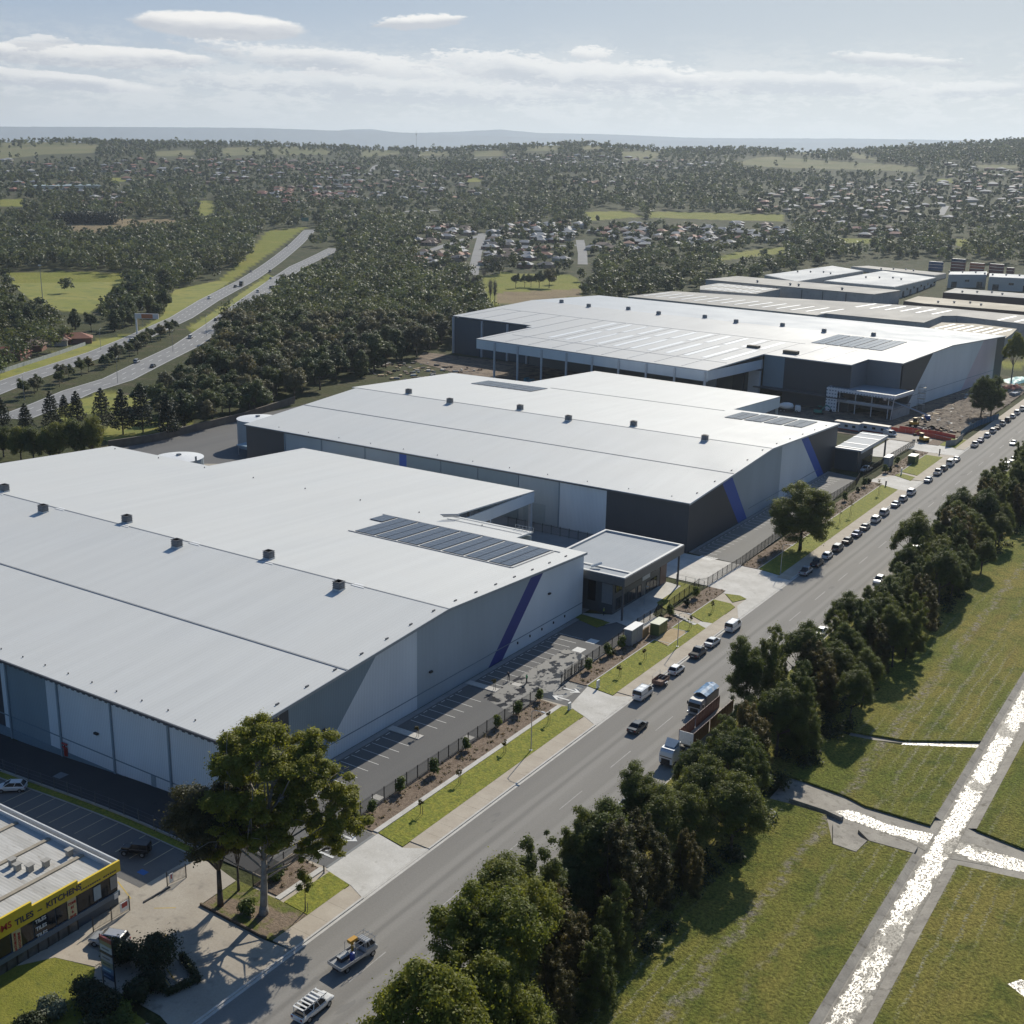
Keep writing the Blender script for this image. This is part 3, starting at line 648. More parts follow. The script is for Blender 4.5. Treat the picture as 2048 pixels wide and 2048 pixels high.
for L in (HW1, HW2):
    P = [];
    for (x0, y0), (x1, y1) in zip(L[:-1], L[1:]):
        n = max(1, int(math.hypot(x1-x0, y1-y0)/12)); P += [(x0+(x1-x0)*k/n, y0+(y1-y0)*k/n) for k in range(n)]
    P = np.array(P); T = np.gradient(P, axis=0); T /= np.linalg.norm(T, axis=1)[:, None]; N = np.stack([-T[:, 1], T[:, 0]], 1)
    for k in range(len(P)-1):
        for o_, full in ((-6.2, 1), (6.2, 1), (-1.9, 0), (2.2, 0)):
            a = P[k]+N[k]*o_; e = P[k+1]+N[k+1]*o_
            if not full: e = a+(e-a)*0.4
            t = (e-a)/np.linalg.norm(e-a); nn = np.array([-t[1], t[0]])*.14
            mb.face([(q[0], q[1], float(terrain(q[0], q[1]))+0.06) for q in (a-nn, e-nn, e+nn, a+nn)])
struct('highway_markings', mb, M_LINE)
mb = MB()
for L in ([zl(1045, 568), zl(1260, 425), zl(1486, 272), zl(1512, 286), zl(1330, 415), zl(1100, 580)], GREEN[10], GREEN[11], GREEN[13], GREEN[14]):
    mb.flat([G(*q)[:2] for q in L], 0.012)
struct('roadside_grass', mb, patchy('roadside_grass_cover', (0.185, 0.20, 0.025), (0.25, 0.235, 0.045), 0.03, (0.14, 0.165, 0.03), 0.11, lo3=.5, hi3=.65, fine=.2, fscale=1.2))
STREETS = [gp(zm, [(955, 885), (975, 780), (1000, 680), (1005, 655)]), gp(zm, [(1560, 830), (1560, 770), (1545, 690)]), gp(zm, [(700, 760), (860, 700), (1000, 668), (1300, 660)]), gp(zm, [(1020, 760), (1250, 735), (1530, 720)]),
    gp(zm, [(240, 560), (420, 545), (600, 532), (760, 525)]), gp(zm, [(390, 320), (410, 285), (430, 275)]), gp(zr, [(1500, 520), (1530, 470)])]
mb = MB()
for s_ in STREETS: strip(mb, s_, 9.0, 0.05)
struct('suburb_street', mb, asphalt('street_asphalt', (0.21, 0.21, 0.21), (0.25, 0.25, 0.245), False))
# ------------------------------------------------------------------ building materials
def clad(name, c, period=0.38, rough=0.55, depth=0.35):
    if name in MATS: return MATS[name]
    mt, nt = new_mat(name); b = NB(nt); p = b.n('ShaderNodeTexCoord').outputs['Object']
    sp = b.n('ShaderNodeSeparateXYZ'); b.l(p, sp.inputs[0])
    s = b.n('ShaderNodeMath', operation='SINE'); b.l(b.m('MULTIPLY', b.m('ADD', sp.outputs[0], sp.outputs[1]), 2*math.pi/period), s.inputs[0])
    col = b.mix(b.mr(s.outputs[0], -1, 1), tuple(x*0.9 for x in c), tuple(min(1, x*1.06) for x in c))
    col = b.mix(1.0, col, b.mr(b.noise(p, 0.12, 4, 0.6, (1, 1, 0.3)), 0.3, 0.7, 0.93, 1.06), 'MULTIPLY')
    b.out(b.pbsdf(col, rough, 0, 0.5, b.bump(s.outputs[0], depth, 0.03))); MATS[name] = mt; return mt
def roofing(name, c, rough=0.42, c2=None, sheet=1.5, axis=0):
    if name in MATS: return MATS[name]
    mt, nt = new_mat(name); b = NB(nt); p = b.n('ShaderNodeTexCoord').outputs['Object']
    sp = b.n('ShaderNodeSeparateXYZ'); b.l(p, sp.inputs[0]); ax = sp.outputs[axis]
    s = b.n('ShaderNodeMath', operation='SINE'); b.l(b.m('MULTIPLY', ax, 2*math.pi/0.76), s.inputs[0])
    c2 = c2 or tuple(x*0.93 for x in c)
    st = (1, 0.03, 1) if axis == 0 else (0.03, 1, 1)
    col = b.mix(b.mr(b.noise(p, 0.35, 3, 0.6, st), 0.35, 0.65), c2, c)
    col = b.mix(b.mr(b.noise(p, 0.03, 4, 0.6), 0.4, 0.65, 0, 0.55), col, tuple(x*0.95 for x in c))
    col = b.mix(b.mr(b.noise(p, 0.5, 4, 0.7), 0.66, 0.76, 0, 0.22), col, tuple(x*0.75 for x in c))
    col = b.mix(1.0, col, b.mr(s.outputs[0], 0.55, 1.0, 1.0, 0.945), 'MULTIPLY')
    rg = b.mr(b.noise(p, 0.06, 4, 0.6), 0.3, 0.7, rough-0.06, rough+0.08)
    b.out(b.pbsdf(col, rg, 0, 0.2, b.bump(s.outputs[0], 0.22, 0.03))); MATS[name] = mt; return mt
R_WHITE = roofing('roof_sheeting', (0.61, 0.615, 0.595), 0.55)
R_NEWER = roofing('bright_roof_sheeting', (0.475, 0.48, 0.475), 0.55)
R_OLD = roofing('old_roof_sheeting', (0.36, 0.345, 0.315), 0.75)
R_CREAM = roofing('cream_roof_sheeting', (0.42, 0.37, 0.28), 0.75)
R_GREY = roofing('grey_roof_sheeting', (0.32, 0.35, 0.38), 0.65)
C_DARK = clad('charcoal_cladding', (0.06, 0.064, 0.072)); C_LIGHT = clad('light_cladding', (0.70, 0.735, 0.75)); C_MID = clad('mid_grey_cladding', (0.38, 0.435, 0.465))
C_NAVY = clad('navy_stripe', (0.03, 0.045, 0.23)); C_BLUE = clad('blue_stripe', (0.03, 0.10, 0.42)); C_SLATE = clad('slate_cladding', (0.24, 0.305, 0.34))
C_TRIM = plain('dark_trim', (0.10, 0.10, 0.105), 0.5); C_PALE = plain('pale_trim', (0.55, 0.56, 0.57), 0.5); C_PINK = clad('pinkish_cladding', (0.66, 0.56, 0.58))
C_CONC = patchy('precast_concrete', (0.36, 0.35, 0.335), (0.43, 0.42, 0.40), 0.2, (0.29, 0.28, 0.265), 0.4, rough=0.85, fine=0.05)
M_GLASS = plain('dark_glass', (0.012, 0.016, 0.021), 0.06, 0, 0.35, var=0.1)
M_BLACK = plain('black_metal', (0.018, 0.018, 0.02), 0.5); M_STEEL = plain('galvanised_steel', (0.42, 0.43, 0.44), 0.4, 0.6)
M_WHITE = plain('white_paint', (0.74, 0.74, 0.72), 0.45); M_RED = plain('red_paint', (0.38, 0.03, 0.03), 0.45); M_GAP = plain('dark_opening', (0.02, 0.022, 0.026), 0.9)
M_STRIP = plain('skylight_sheet', (0.70, 0.71, 0.70), 0.4); M_VENT = plain('vent_grey', (0.15, 0.17, 0.19), 0.5)
def solar_mat():
    mt, nt = new_mat('solar_panel'); b = NB(nt); p = b.n('ShaderNodeTexCoord').outputs['Object']; sp = b.n('ShaderNodeSeparateXYZ'); b.l(p, sp.inputs[0])
    def line(s, per, w): return b.m('LESS_THAN', b.m('FRACT', b.m('DIVIDE', s, per)), w)
    g = b.m('MAXIMUM', line(sp.outputs[0], 1.02, 0.05), line(sp.outputs[1], 1.98, 0.04))
    col = b.mix(g, (0.028, 0.034, 0.05), (0.16, 0.17, 0.19))
    b.out(b.pbsdf(col, 0.22, 0, 0.5)); return mt
M_SOLAR = solar_mat()
def vent_part(parent, x, y, z, s=.78):
    mb = MB(); mb.box(x-1.1*s, y-1.0*s, z-.3, x+1.1*s, y+1.0*s, z+.25, 1)
    mb.prism([(x-.95*s, y-.95*s), (x+.95*s, y-.95*s), (x+1.1*s, y), (x+.95*s, y+.95*s), (x-.95*s, y+.95*s), (x-1.1*s, y)], z+.25, z+1.75*s, 0)
    for k in range(4): mb.box(x-1.14*s, y-1.0*s, z+.4+k*.36, x+1.14*s, y+1.0*s, z+.48+k*.36, 2)
    mb.prism([(x-.8*s, y-.8*s), (x+.8*s, y-.8*s), (x+.8*s, y+.8*s), (x-.8*s, y+.8*s)], z+1.75*s, z+2.0*s, 0)
    return part('roof_vent', mb, [M_VENT, R_WHITE, C_TRIM], parent)
def gable_wall(parent, X, spans, topf, ridge, zb=0.0, th=0.28, axis='x'):
    """coloured panels of a wall standing on the line x = X (axis 'x') or y = X; spans: (s0 bottom, s0 top, s1 bottom, s1 top, material, label)"""
    for (b0, t0, b1, t1, mt, lab) in spans:
        pts = [(b0, zb), (b1, zb), (t1, topf(t1))]
        for rg in ridge:
            if t0 < rg < t1: pts.append((rg, topf(rg)))
        pts.append((t0, topf(t0)))
        mb = MB(); n = len(pts)
        a, c = (X, X-th) if axis == 'x' else (X, X+th)
        f = (lambda s, d, z: (d, s, z)) if axis == 'x' else (lambda s, d, z: (s, d, z))
        fr = [f(s, a, z) for s, z in pts]; bk = [f(s, c, z) for s, z in pts]
        mb.add(fr+bk, [tuple(range(n)), tuple(range(2*n-1, n-1, -1))]+[(i, n+i, n+(i+1) % n, (i+1) % n) for i in range(n)])
        o = part('wall_panel', mb, mt, parent, world=(parent.rotation_euler.z == 0))
        if lab: o['label'] = lab
def fasteners(par, x0, x1, y0, y1, zf_, nx, edge):
    for k in range(nx):
        x = x0+(x1-x0)*(k+.5)/nx; part('safety_anchor', MB().box(x-.08, y0-.08, zf_(x, y0), x+.08, y0+.08, zf_(x, y0)+.22), C_TRIM, par)
    for k in range(edge):
        y = y0+(y1-y0)*(k+.5)/edge; x = x1-1.6
        part('safety_anchor', MB().box(x-.1, y-.35, zf_(x, y), x+.1, y+.35, zf_(x, y)+.22), C_TRIM, par)
# ------------------------------------------------------------------ first warehouse (nearest)
w1 = thing('warehouse', 'nearest huge white roofed warehouse with slanting navy stripe behind the tall gum', 'warehouse', (-111.5, 102.8, 0))
R1 = lambda x, y: 15.4+(0.0755*(y-153.3) if y < 153.3 else -0.049*(y-153.3))
RO = lambda x, y: R1(x, y)-0.32
mb = MB(); mb.prism([(-262, 102.25), (-111.15, 102.25), (-111.15, 153.3), (-262, 153.3)], RO, R1)
mb.prism([(-262, 153.3), (-111.15, 153.3), (-111.15, 200.35), (-128, 200.35), (-128, 206.8), (-149, 206.8), (-149, 241), (-225, 241), (-225, 206), (-262, 206)], RO, R1)
roof1 = part('roof', mb, R_WHITE, w1)
mb = MB()
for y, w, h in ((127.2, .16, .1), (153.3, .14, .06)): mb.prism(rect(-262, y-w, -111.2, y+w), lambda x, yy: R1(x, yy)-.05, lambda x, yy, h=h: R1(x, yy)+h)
part('ridge_cap', mb, plain('ridge_line_grey', (0.24, 0.25, 0.26), 0.6), roof1)  # dark grey strips over the ridge and the sheet step
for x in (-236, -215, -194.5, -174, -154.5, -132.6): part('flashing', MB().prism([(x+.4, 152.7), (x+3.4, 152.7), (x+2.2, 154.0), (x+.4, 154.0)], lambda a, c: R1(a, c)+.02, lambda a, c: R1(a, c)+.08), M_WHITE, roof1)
for i, x in enumerate((-235.5, -215, -194.5, -174, -154.5, -132.8)): vent_part(roof1, x, 150.2 if i % 2 else 155.2, R1(x, 150.2 if i % 2 else 155.2))
fasteners(roof1, -255, -111.2, 104.5, 198, R1, 26, 15)
for k in range(8): part('safety_anchor', MB().box(-258+k*17, 203.5, R1(0, 203.5), -257.8+k*17, 203.7, R1(0, 203.5)+.25), C_TRIM, roof1)
mb = MB(); mb.box(-262, 102.05, 11.15, -111.2, 102.24, 11.5)
for k in range(120): mb.box(-262+k*1.25, 101.96, 11.05, -261.4+k*1.25, 102.04, 11.2)
part('gutter', mb, C_TRIM, w1)
mb = MB()
pr = [(102.2, R1(0, 102.2)), (153.3, 15.4), (200.4, R1(0, 200.4))]
for (ya, za), (yb, zb_) in zip(pr[:-1], pr[1:]):
    mb.add([(-111.14, ya, za-.42), (-111.14, yb, zb_-.42), (-111.14, yb, zb_+.06), (-111.14, ya, za+.06), (-111.0, ya, za-.42), (-111.0, yb, zb_-.42), (-111.0, yb, zb_+.06), (-111.0, ya, za+.06)],
           [(3, 2, 1, 0), (4, 5, 6, 7), (0, 1, 5, 4), (7, 6, 2, 3), (0, 4, 7, 3), (1, 2, 6, 5)])
part('barge_board', mb, plain('barge_grey', (0.33, 0.35, 0.36), 0.5), w1)
T1 = lambda y: R1(0, y)-0.34
gable_wall(w1, -111.5, [(102.8, 102.8, 114.7, 114.7, C_DARK, 'charcoal end panel'), (114.7, 114.7, 120.4, 134.9, C_SLATE, 'slate panel with slanting edge'), (120.4, 134.9, 144.9, 144.9, C_LIGHT, 'pale slanting panel'),
    (144.9, 144.9, 166.0, 180.2, C_MID, 'mid grey panel'), (166.0, 180.2, 170.6, 184.6, C_NAVY, 'slanting navy stripe'), (170.6, 184.6, 199.9, 199.9, C_LIGHT, None)], T1, [153.3])
T1f = lambda x: 11.2
gable_wall(w1, 102.8, [(-123.2, -123.2, -111.78, -111.78, C_LIGHT, None), (-135.5, -135.5, -123.2, -123.2, C_LIGHT, None), (-150.6, -150.6, -135.5, -135.5, C_LIGHT, None), (-160.3, -160.3, -150.6, -150.6, C_SLATE, 'slate grey panel'),
    (-162, -162, -160.3, -160.3, C_LIGHT, None), (-176, -176, -162, -162, C_DARK, None), (-262, -262, -176, -176, C_LIGHT, None)], T1f, [], zb=-3.0, axis='y')
for x in (-123.2, -135.5, -147.8, -160.4, -173): part('downpipe', MB().box(x-.16, 102.55, -2.6, x+.16, 102.79, 11.1), plain('pipe_grey', (0.24, 0.30, 0.34), 0.5), w1)
mb = MB(); mb.box(-262, 102.74, 1.55, -111.6, 102.795, 1.72); mb.box(-262, 102.7, -3, -111.6, 102.78, -0.55+0.0)
part('dado_line', mb, plain('dado_blue_grey', (0.18, 0.24, 0.28), 0.6), w1)
part('dado_line', MB().box(-111.495, 114.8, 2.42, -111.44, 199.8, 2.56), plain('dado_blue_grey', (0.18, 0.24, 0.28), 0.6), w1)
for y in (122, 148.5, 186.5): part('wall_lamp', MB().box(-111.49, y-.35, 5.4 if y < 180 else 8.2, -111.1, y+.35, 5.7 if y < 180 else 8.5), M_BLACK, w1)
for k in range(5): part('downlight', MB().box(-111.49, 175.5+k*4.3, 1.5, -111.3, 175.7+k*4.3, 1.95), M_BLACK, w1)
part('wall_lamp', MB().box(-139.5, 102.4, 4.7, -138.7, 102.79, 5.0), M_BLACK, w1)
part('service_door', MB().box(-127.6, 102.73, -0.5, -126.6, 102.79, 1.5), plain('door_blue_grey', (0.30, 0.36, 0.39), 0.5), w1)
for q in ((-262, 205.5, -1, -225, 205.9, 12.2), (-262.2, 102.9, -3, -261.8, 205.9, 11), (-149, 206.0, 0, -128, 206.3, 12), (-128, 199.6, 0, -111.8, 199.9, 12.6)): part('wall', MB().box(*q), C_MID, w1)
mb = MB(); mb.box(-149.3, 206.5, 8.2, -149.0, 241, 10.9); mb.box(-225, 240.7, 8.2, -149.3, 241.0, 10.7); mb.box(-225.0, 206, 8.2, -224.7, 240.7, 10.7)
part('canopy_fascia', mb, C_LIGHT, w1)
for x in (-149.6, -168, -187, -206, -224.4): part('column', MB().box(x-.35, 239.9, 0, x+.35, 240.6, 10.6), C_PALE, w1)
part('column', MB().box(-149.9, 222, 0, -149.3, 222.6, 9), C_PALE, w1)
# roof access platform and solar rows
mb = MB()
P1 = lambda x, y: R1(x, y)+.05
for y in (203.2, 205.6): mb.prism(rect(-148, y, -128.5, y+.1), P1, lambda a, c: R1(a, c)+.14)
for k in range(3):
    mb.tube((-148.4, 201.4+k*.5, 14.3-k*.35), (-145.9, 204.4+k*.5, 14.1-k*.35), .12, n=5)
for k in range(6): mb.tube((-132+k*.9, 206.2, 12.7), (-132+k*.9, 206.2, 13.9), .05, n=4)
mb.tube((-132, 206.2, 13.85), (-127.4, 206.2, 13.85), .05, n=4); mb.tube((-132, 206.2, 13.3), (-127.4, 206.2, 13.3), .05, n=4)
part('access_rails', mb, M_STEEL, roof1)
def solar_rows(parent, x0, x1, y0, y1, n, R, gap=.75, world=True):
    w = (x1-x0+gap)/n
    for k in range(n):
        a = x0+k*w; e = a+w-gap; mid = (a+e)/2
        mb = MB(); mb.prism(rect(a, y0, mid-.1, y1), lambda x, y: R(x, y)+.08, lambda x, y: R(x, y)+.2); mb.prism(rect(mid+.1, y0, e, y1), lambda x, y: R(x, y)+.08, lambda x, y: R(x, y)+.2)
        part('solar_row', mb, M_SOLAR, parent, world=world)
solar_rows(roof1, -155.6, -117.2, 181.4, 196.3, 7, R1)
part('solar_row', MB().prism(rect(-159.8, 191.2, -156.4, 196.3), lambda x, y: R1(x, y)+.08, lambda x, y: R1(x, y)+.2), M_SOLAR, roof1)
mb = MB(); mb.prism(rect(-160.6, 196.5, -115.2, 196.8), P1, lambda a, c: R1(a, c)+.16); mb.prism(rect(-157, 180.8, -116.6, 181.1), P1, lambda a, c: R1(a, c)+.16); mb.prism(rect(-116.6, 181, -116.3, 196.6), P1, lambda a, c: R1(a, c)+.16)
part('cable_tray', mb, plain('tray_grey', (0.36, 0.36, 0.36), 0.5), roof1)
# ------------------------------------------------------------------ second warehouse
w2 = thing('warehouse', 'middle white roofed warehouse with two bright blue slanting stripes and dark corners', 'warehouse', (-111.5, 249.6, 0))
R2 = lambda x, y: 16.3+(0.0745*(y-300.5) if y < 300.5 else -0.043*(y-300.5))
RO2 = lambda x, y: R2(x, y)-.32
mb = MB(); mb.prism(rect(-256, 249.0, -111.15, 300.5), RO2, R2)
mb.prism([(-258, 300.5), (-111.15, 300.5), (-111.15, 356.8), (-146.3, 357.4), (-146.3, 399), (-225.2, 407), (-225.2, 358.6), (-258, 357.4)], RO2, R2)
roof2 = part('roof', mb, R_WHITE, w2)
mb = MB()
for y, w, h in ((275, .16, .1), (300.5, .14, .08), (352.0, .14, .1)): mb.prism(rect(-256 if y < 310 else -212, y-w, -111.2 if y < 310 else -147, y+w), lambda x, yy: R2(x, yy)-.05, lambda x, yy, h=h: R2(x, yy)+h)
part('ridge_cap', mb, plain('ridge_line_grey', (0.24, 0.25, 0.26), 0.6), roof2)  # dark grey strips along the ridge and the sheet joints
for i, x in enumerate((-236.5, -216.5, -193.5, -173.5, -154.5, -130)): vent_part(roof2, x, 303.4 if i % 2 == 0 else 298.6, R2(x, 303.4))
solar_rows(roof2, -236.5, -211.8, 338.7, 349.6, 5, R2, .35); solar_rows(roof2, -141.6, -117, 339.2, 353.3, 4, R2, .8)
fasteners(roof2, -250, -111.2, 251.5, 354, R2, 12, 10)
mb = MB(); pr = [(248.9, R2(0, 248.9)), (300.5, 16.3), (356.9, R2(0, 356.9))]
for (ya, za), (yb, zb_) in zip(pr[:-1], pr[1:]):
    mb.add([(-111.14, ya, za-.42), (-111.14, yb, zb_-.42), (-111.14, yb, zb_+.06), (-111.14, ya, za+.06), (-111.0, ya, za-.42), (-111.0, yb, zb_-.42), (-111.0, yb, zb_+.06), (-111.0, ya, za+.06)],
           [(3, 2, 1, 0), (4, 5, 6, 7), (0, 1, 5, 4), (7, 6, 2, 3), (0, 4, 7, 3), (1, 2, 6, 5)])
part('barge_board', mb, C_PALE, w2)
T2 = lambda y: R2(0, y)-.34
gable_wall(w2, -111.5, [(249.6, 249.6, 280.9, 268.2, C_DARK, 'charcoal corner panel'), (280.9, 268.2, 286.6, 274.3, C_BLUE, 'bright blue slanting stripe near the corner'), (286.6, 274.3, 309, 309, C_MID, 'grey panel'),
    (309, 309, 341.2, 323.6, C_LIGHT, 'pale panel'), (341.2, 323.6, 346.6, 329.2, C_BLUE, 'bright blue slanting stripe at the far end'), (346.6, 329.2, 356.4, 356.4, C_DARK, None)], T2, [300.5])
part('dado_line', MB().box(-111.495, 287, 2.4, -111.44, 341, 2.55), plain('dado_blue_grey', (0.18, 0.24, 0.28), 0.6), w2)
gable_wall(w2, 249.6, [(-133.5, -133.5, -111.78, -111.78, C_DARK, 'charcoal corner panel'), (-147, -147, -133.5, -133.5, C_LIGHT, 'pale panel'), (-159, -159, -147, -147, C_MID, None), (-195.4, -195.4, -159, -159, C_SLATE, None), (-197.9, -197.9, -195.4, -195.4, C_BLUE, 'narrow blue stripe'),
    (-240.5, -240.5, -197.9, -197.9, C_MID, None), (-255.8, -255.8, -240.5, -240.5, C_DARK, None)], lambda x: 12.1, [], axis='y')
for x in (-147, -159.3, -172, -184, -210, -226, -240.2): part('downpipe', MB().box(x-.14, 249.38, 0, x+.14, 249.59, 12), plain('pipe_grey', (0.24, 0.30, 0.34), 0.5), w2)
mb = MB(); mb.box(-256, 248.82, 12.0, -111.2, 248.98, 12.3); part('gutter', mb, C_TRIM, w2)
part('roller_door', MB().box(-157.5, 249.52, 0, -151, 249.59, 5.2), plain('door_blue_grey', (0.30, 0.36, 0.39), 0.5), w2)
for q in ((-255.8, 356.3, 0, -111.8, 356.6, 13.3), (-256.0, 249.9, 0, -255.7, 356.3, 12.1)): part('wall', MB().box(*q), C_MID, w2)
mb = MB(); mb.prism([(-146.6, 358), (-146.3, 358), (-146.3, 399), (-146.6, 399)], 8.2, lambda x, y: R2(x, y)-.33); mb.prism([(-225.2, 406.7), (-146.6, 398.7), (-146.6, 399), (-225.2, 407)], 8.0, 11.2); part('canopy_fascia', mb, C_LIGHT, w2)
for x, y in ((-147, 398.4), (-166, 400), (-186, 402), (-206, 404), (-224, 406)): part('column', MB().box(x-.35, y-.35, 0, x+.35, y+.35, 10.8), C_PALE, w2)
# ------------------------------------------------------------------ third warehouse, turned a little; local axes u, v
W3O = Vector((-115.5, 516.5, 0)); W3R = rad(-7.2)
w3 = thing('warehouse', 'far white roofed warehouse with open loading dock and building site beside it', 'warehouse', W3O, W3R)
def uv(u, v, z=0.0):
    c, s = math.cos(W3R), math.sin(W3R); return (W3O.x+c*u-s*v, W3O.y+s*u+c*v, z)
R3 = lambda u, v: 21.0+(0.045*(v+7.4) if v < -7.4 else -0.0305*(v+7.4))
RO3 = lambda u, v: R3(u, v)-.4
mb = MB(); mb.prism([(-166, -113), (-50, -113), (-50, -71), (-12.9, -71), (-12.9, -56.4), (1.2, -56.4), (1.2, -7.4), (-222, -7.4), (-219, -71.2), (-169.5, -71.2), (-169.5, -75), (-166, -75)], RO3, R3)
roof3 = part('roof', mb, R_NEWER, w3, world=False)
mb = MB(); mb.prism([(-222, -7.4), (1.2, -7.4), (1.2, 58), (-226, 58)], RO3, R3)
o = part('far_roof_slope', mb, roofing('grey_blue_sheeting', (0.38, 0.415, 0.45), 0.6, axis=1), w3, world=False)
mb = MB()
for k in range(17):
    u = -214+k*12.6
    vb, vt = (-112, -40) if -166 < u < -50 else ((-70, -40))
    if u < -14: mb.prism(rect(u-.12, vb+1, u+.12, vt), lambda a, c: R3(a, c)-.02, lambda a, c: R3(a, c)+.09)
mb.prism(rect(-160, -96.2, -52, -96.0), lambda a, c: R3(a, c), lambda a, c: R3(a, c)+.08); mb.prism(rect(-214, -40.2, -48, -40.0), lambda a, c: R3(a, c), lambda a, c: R3(a, c)+.08)
part('roof_joints', mb, plain('joint_grey', (0.36, 0.37, 0.38), 0.5), roof3, world=False)
for k in range(24):
    u = -152+(k % 12)*8.6; va, vb = ((-92, -66), (-62, -43))[k // 12]
    if -150 < u < -56: part('skylight', MB().prism(rect(u, va, u+2.2, vb), lambda a, c: R3(a, c)+.01, lambda a, c: R3(a, c)+.06), M_STRIP, roof3, world=False)
for i, u in enumerate((-204, -183, -162, -141, -118, -98.5, -77.3, -54.7, -34)): vent_part(roof3, u, -9.6 if i % 2 else -5.2, R3(0, -7), 1.0) if False else None
def vent3(u, v):
    z = R3(u, v); mb = MB(); mb.box(u-1, v-.9, z-.3, u+1, v+.9, z+.2, 1); mb.prism([(u-.8, v-.8), (u+.8, v-.8), (u+.95, v), (u+.8, v+.8), (u-.8, v+.8), (u-.95, v)], z+.2, z+1.5, 0); mb.box(u-.6, v-.6, z+1.5, u+.6, v+.6, z+1.7, 0)
    part('roof_vent', mb, [M_VENT, R_WHITE], roof3, world=False)
for i, u in enumerate((-204, -183, -162, -141, -118, -98.5, -77.3, -54.7, -34)): vent3(u, -9.6 if i % 2 else -5.0)
solar_rows(roof3, -47, -16.2, -36.6, -11.4, 5, R3, .7, world=False)
mb = MB(); mb.box(-63, -62, R3(0, -62), -58, -59.5, R3(0, -62)+1.0); mb.box(-45, -65, R3(0, -65), -39, -62.5, R3(0, -65)+1.3); part('roof_crate', mb, plain('pallet_brown', (0.12, 0.10, 0.07), 0.8), roof3, world=False)
T3 = lambda v: R3(0, v)-.42
gable_wall(w3, 0.9, [(-55.2, -55.2, -48.7, -26.4, C_DARK, 'charcoal panel with slanting edge'), (-48.7, -26.4, 9.4, 30.2, C_LIGHT, 'wide pale panel'), (9.4, 30.2, 47.2, 47.2, C_PINK, 'second pale panel, a little pinker'), (47.2, 47.2, 57.5, 57.5, C_DARK, None)], T3, [-7.4])
part('dado_line', MB().box(0.905, -47, 4.6, 0.96, 47, 4.75), plain('dado_blue_grey', (0.18, 0.24, 0.28), 0.6), w3, world=False)
def wbox(name, x0, y0, x1, y1, z0, z1, mt, lab=None):
    o = part(name, MB().box(x0, y0, z0, x1, y1, z1), mt, w3, world=False)
    if lab: o['label'] = lab
wbox('wall', -41, -70.4, -13.2, -70.1, 0, 17.6, C_DARK); wbox('wall', -50, -70.4, -41, -70.1, 5.5, 17.6, C_SLATE, 'slate coloured panel over the dock doors'); wbox('wall', -13.2, -70.1, -12.9, -56.2, 0, 17.8, clad('grey_cladding', (0.19, 0.19, 0.195))); wbox('wall', -12.9, -56.2, 0.6, -55.9, 0, 18.3, clad('grey_cladding', (0.19, 0.19, 0.195)))
wbox('wall', -219, -70.6, -170, -70.3, 0, 17.4, clad('deep_blue_cladding', (0.055, 0.085, 0.11))); wbox('wall', -169.8, -72, -50, -71.7, 0, 17.5, clad('dock_wall', (0.16, 0.16, 0.155)))
wbox('wall', -219.3, -70.3, -219, 58, 0, 17, C_MID); wbox('wall', -226, 57.4, 0.6, 57.7, 0, 18.4, C_MID)
wbox('dock_awning', -52, -74.5, -12, -70.5, 5.1, 5.5, C_TRIM)
wbox('canopy_fascia', -165.9, -113, -50.1, -112.7, 12.0, 15.9, C_LIGHT); wbox('canopy_fascia', -50.35, -112.7, -50.05, -71.2, 12.4, 16.0, C_LIGHT); wbox('canopy_fascia', -166.0, -112.7, -165.7, -75, 12.4, 16.0, C_LIGHT)
for u in (-155.2, -142.3, -129.4, -116.4, -103.4, -90.4, -77.4, -64.4, -51.0): wbox('column', u-.35, -113.6, u+.35, -113.02, 0, 15.6, C_PALE)
for u in (-218.6, -200, -184, -172): wbox('column', u-.35, -71.6, u+.35, -70.7, 0, 17.3, C_PALE)
for u, mtt in ((-75, C_PALE), (-62, C_DARK), (-55, C_PALE)): wbox('dock_panel', u, -73.2, u+5, -72.1, 0, 11.5, mtt)
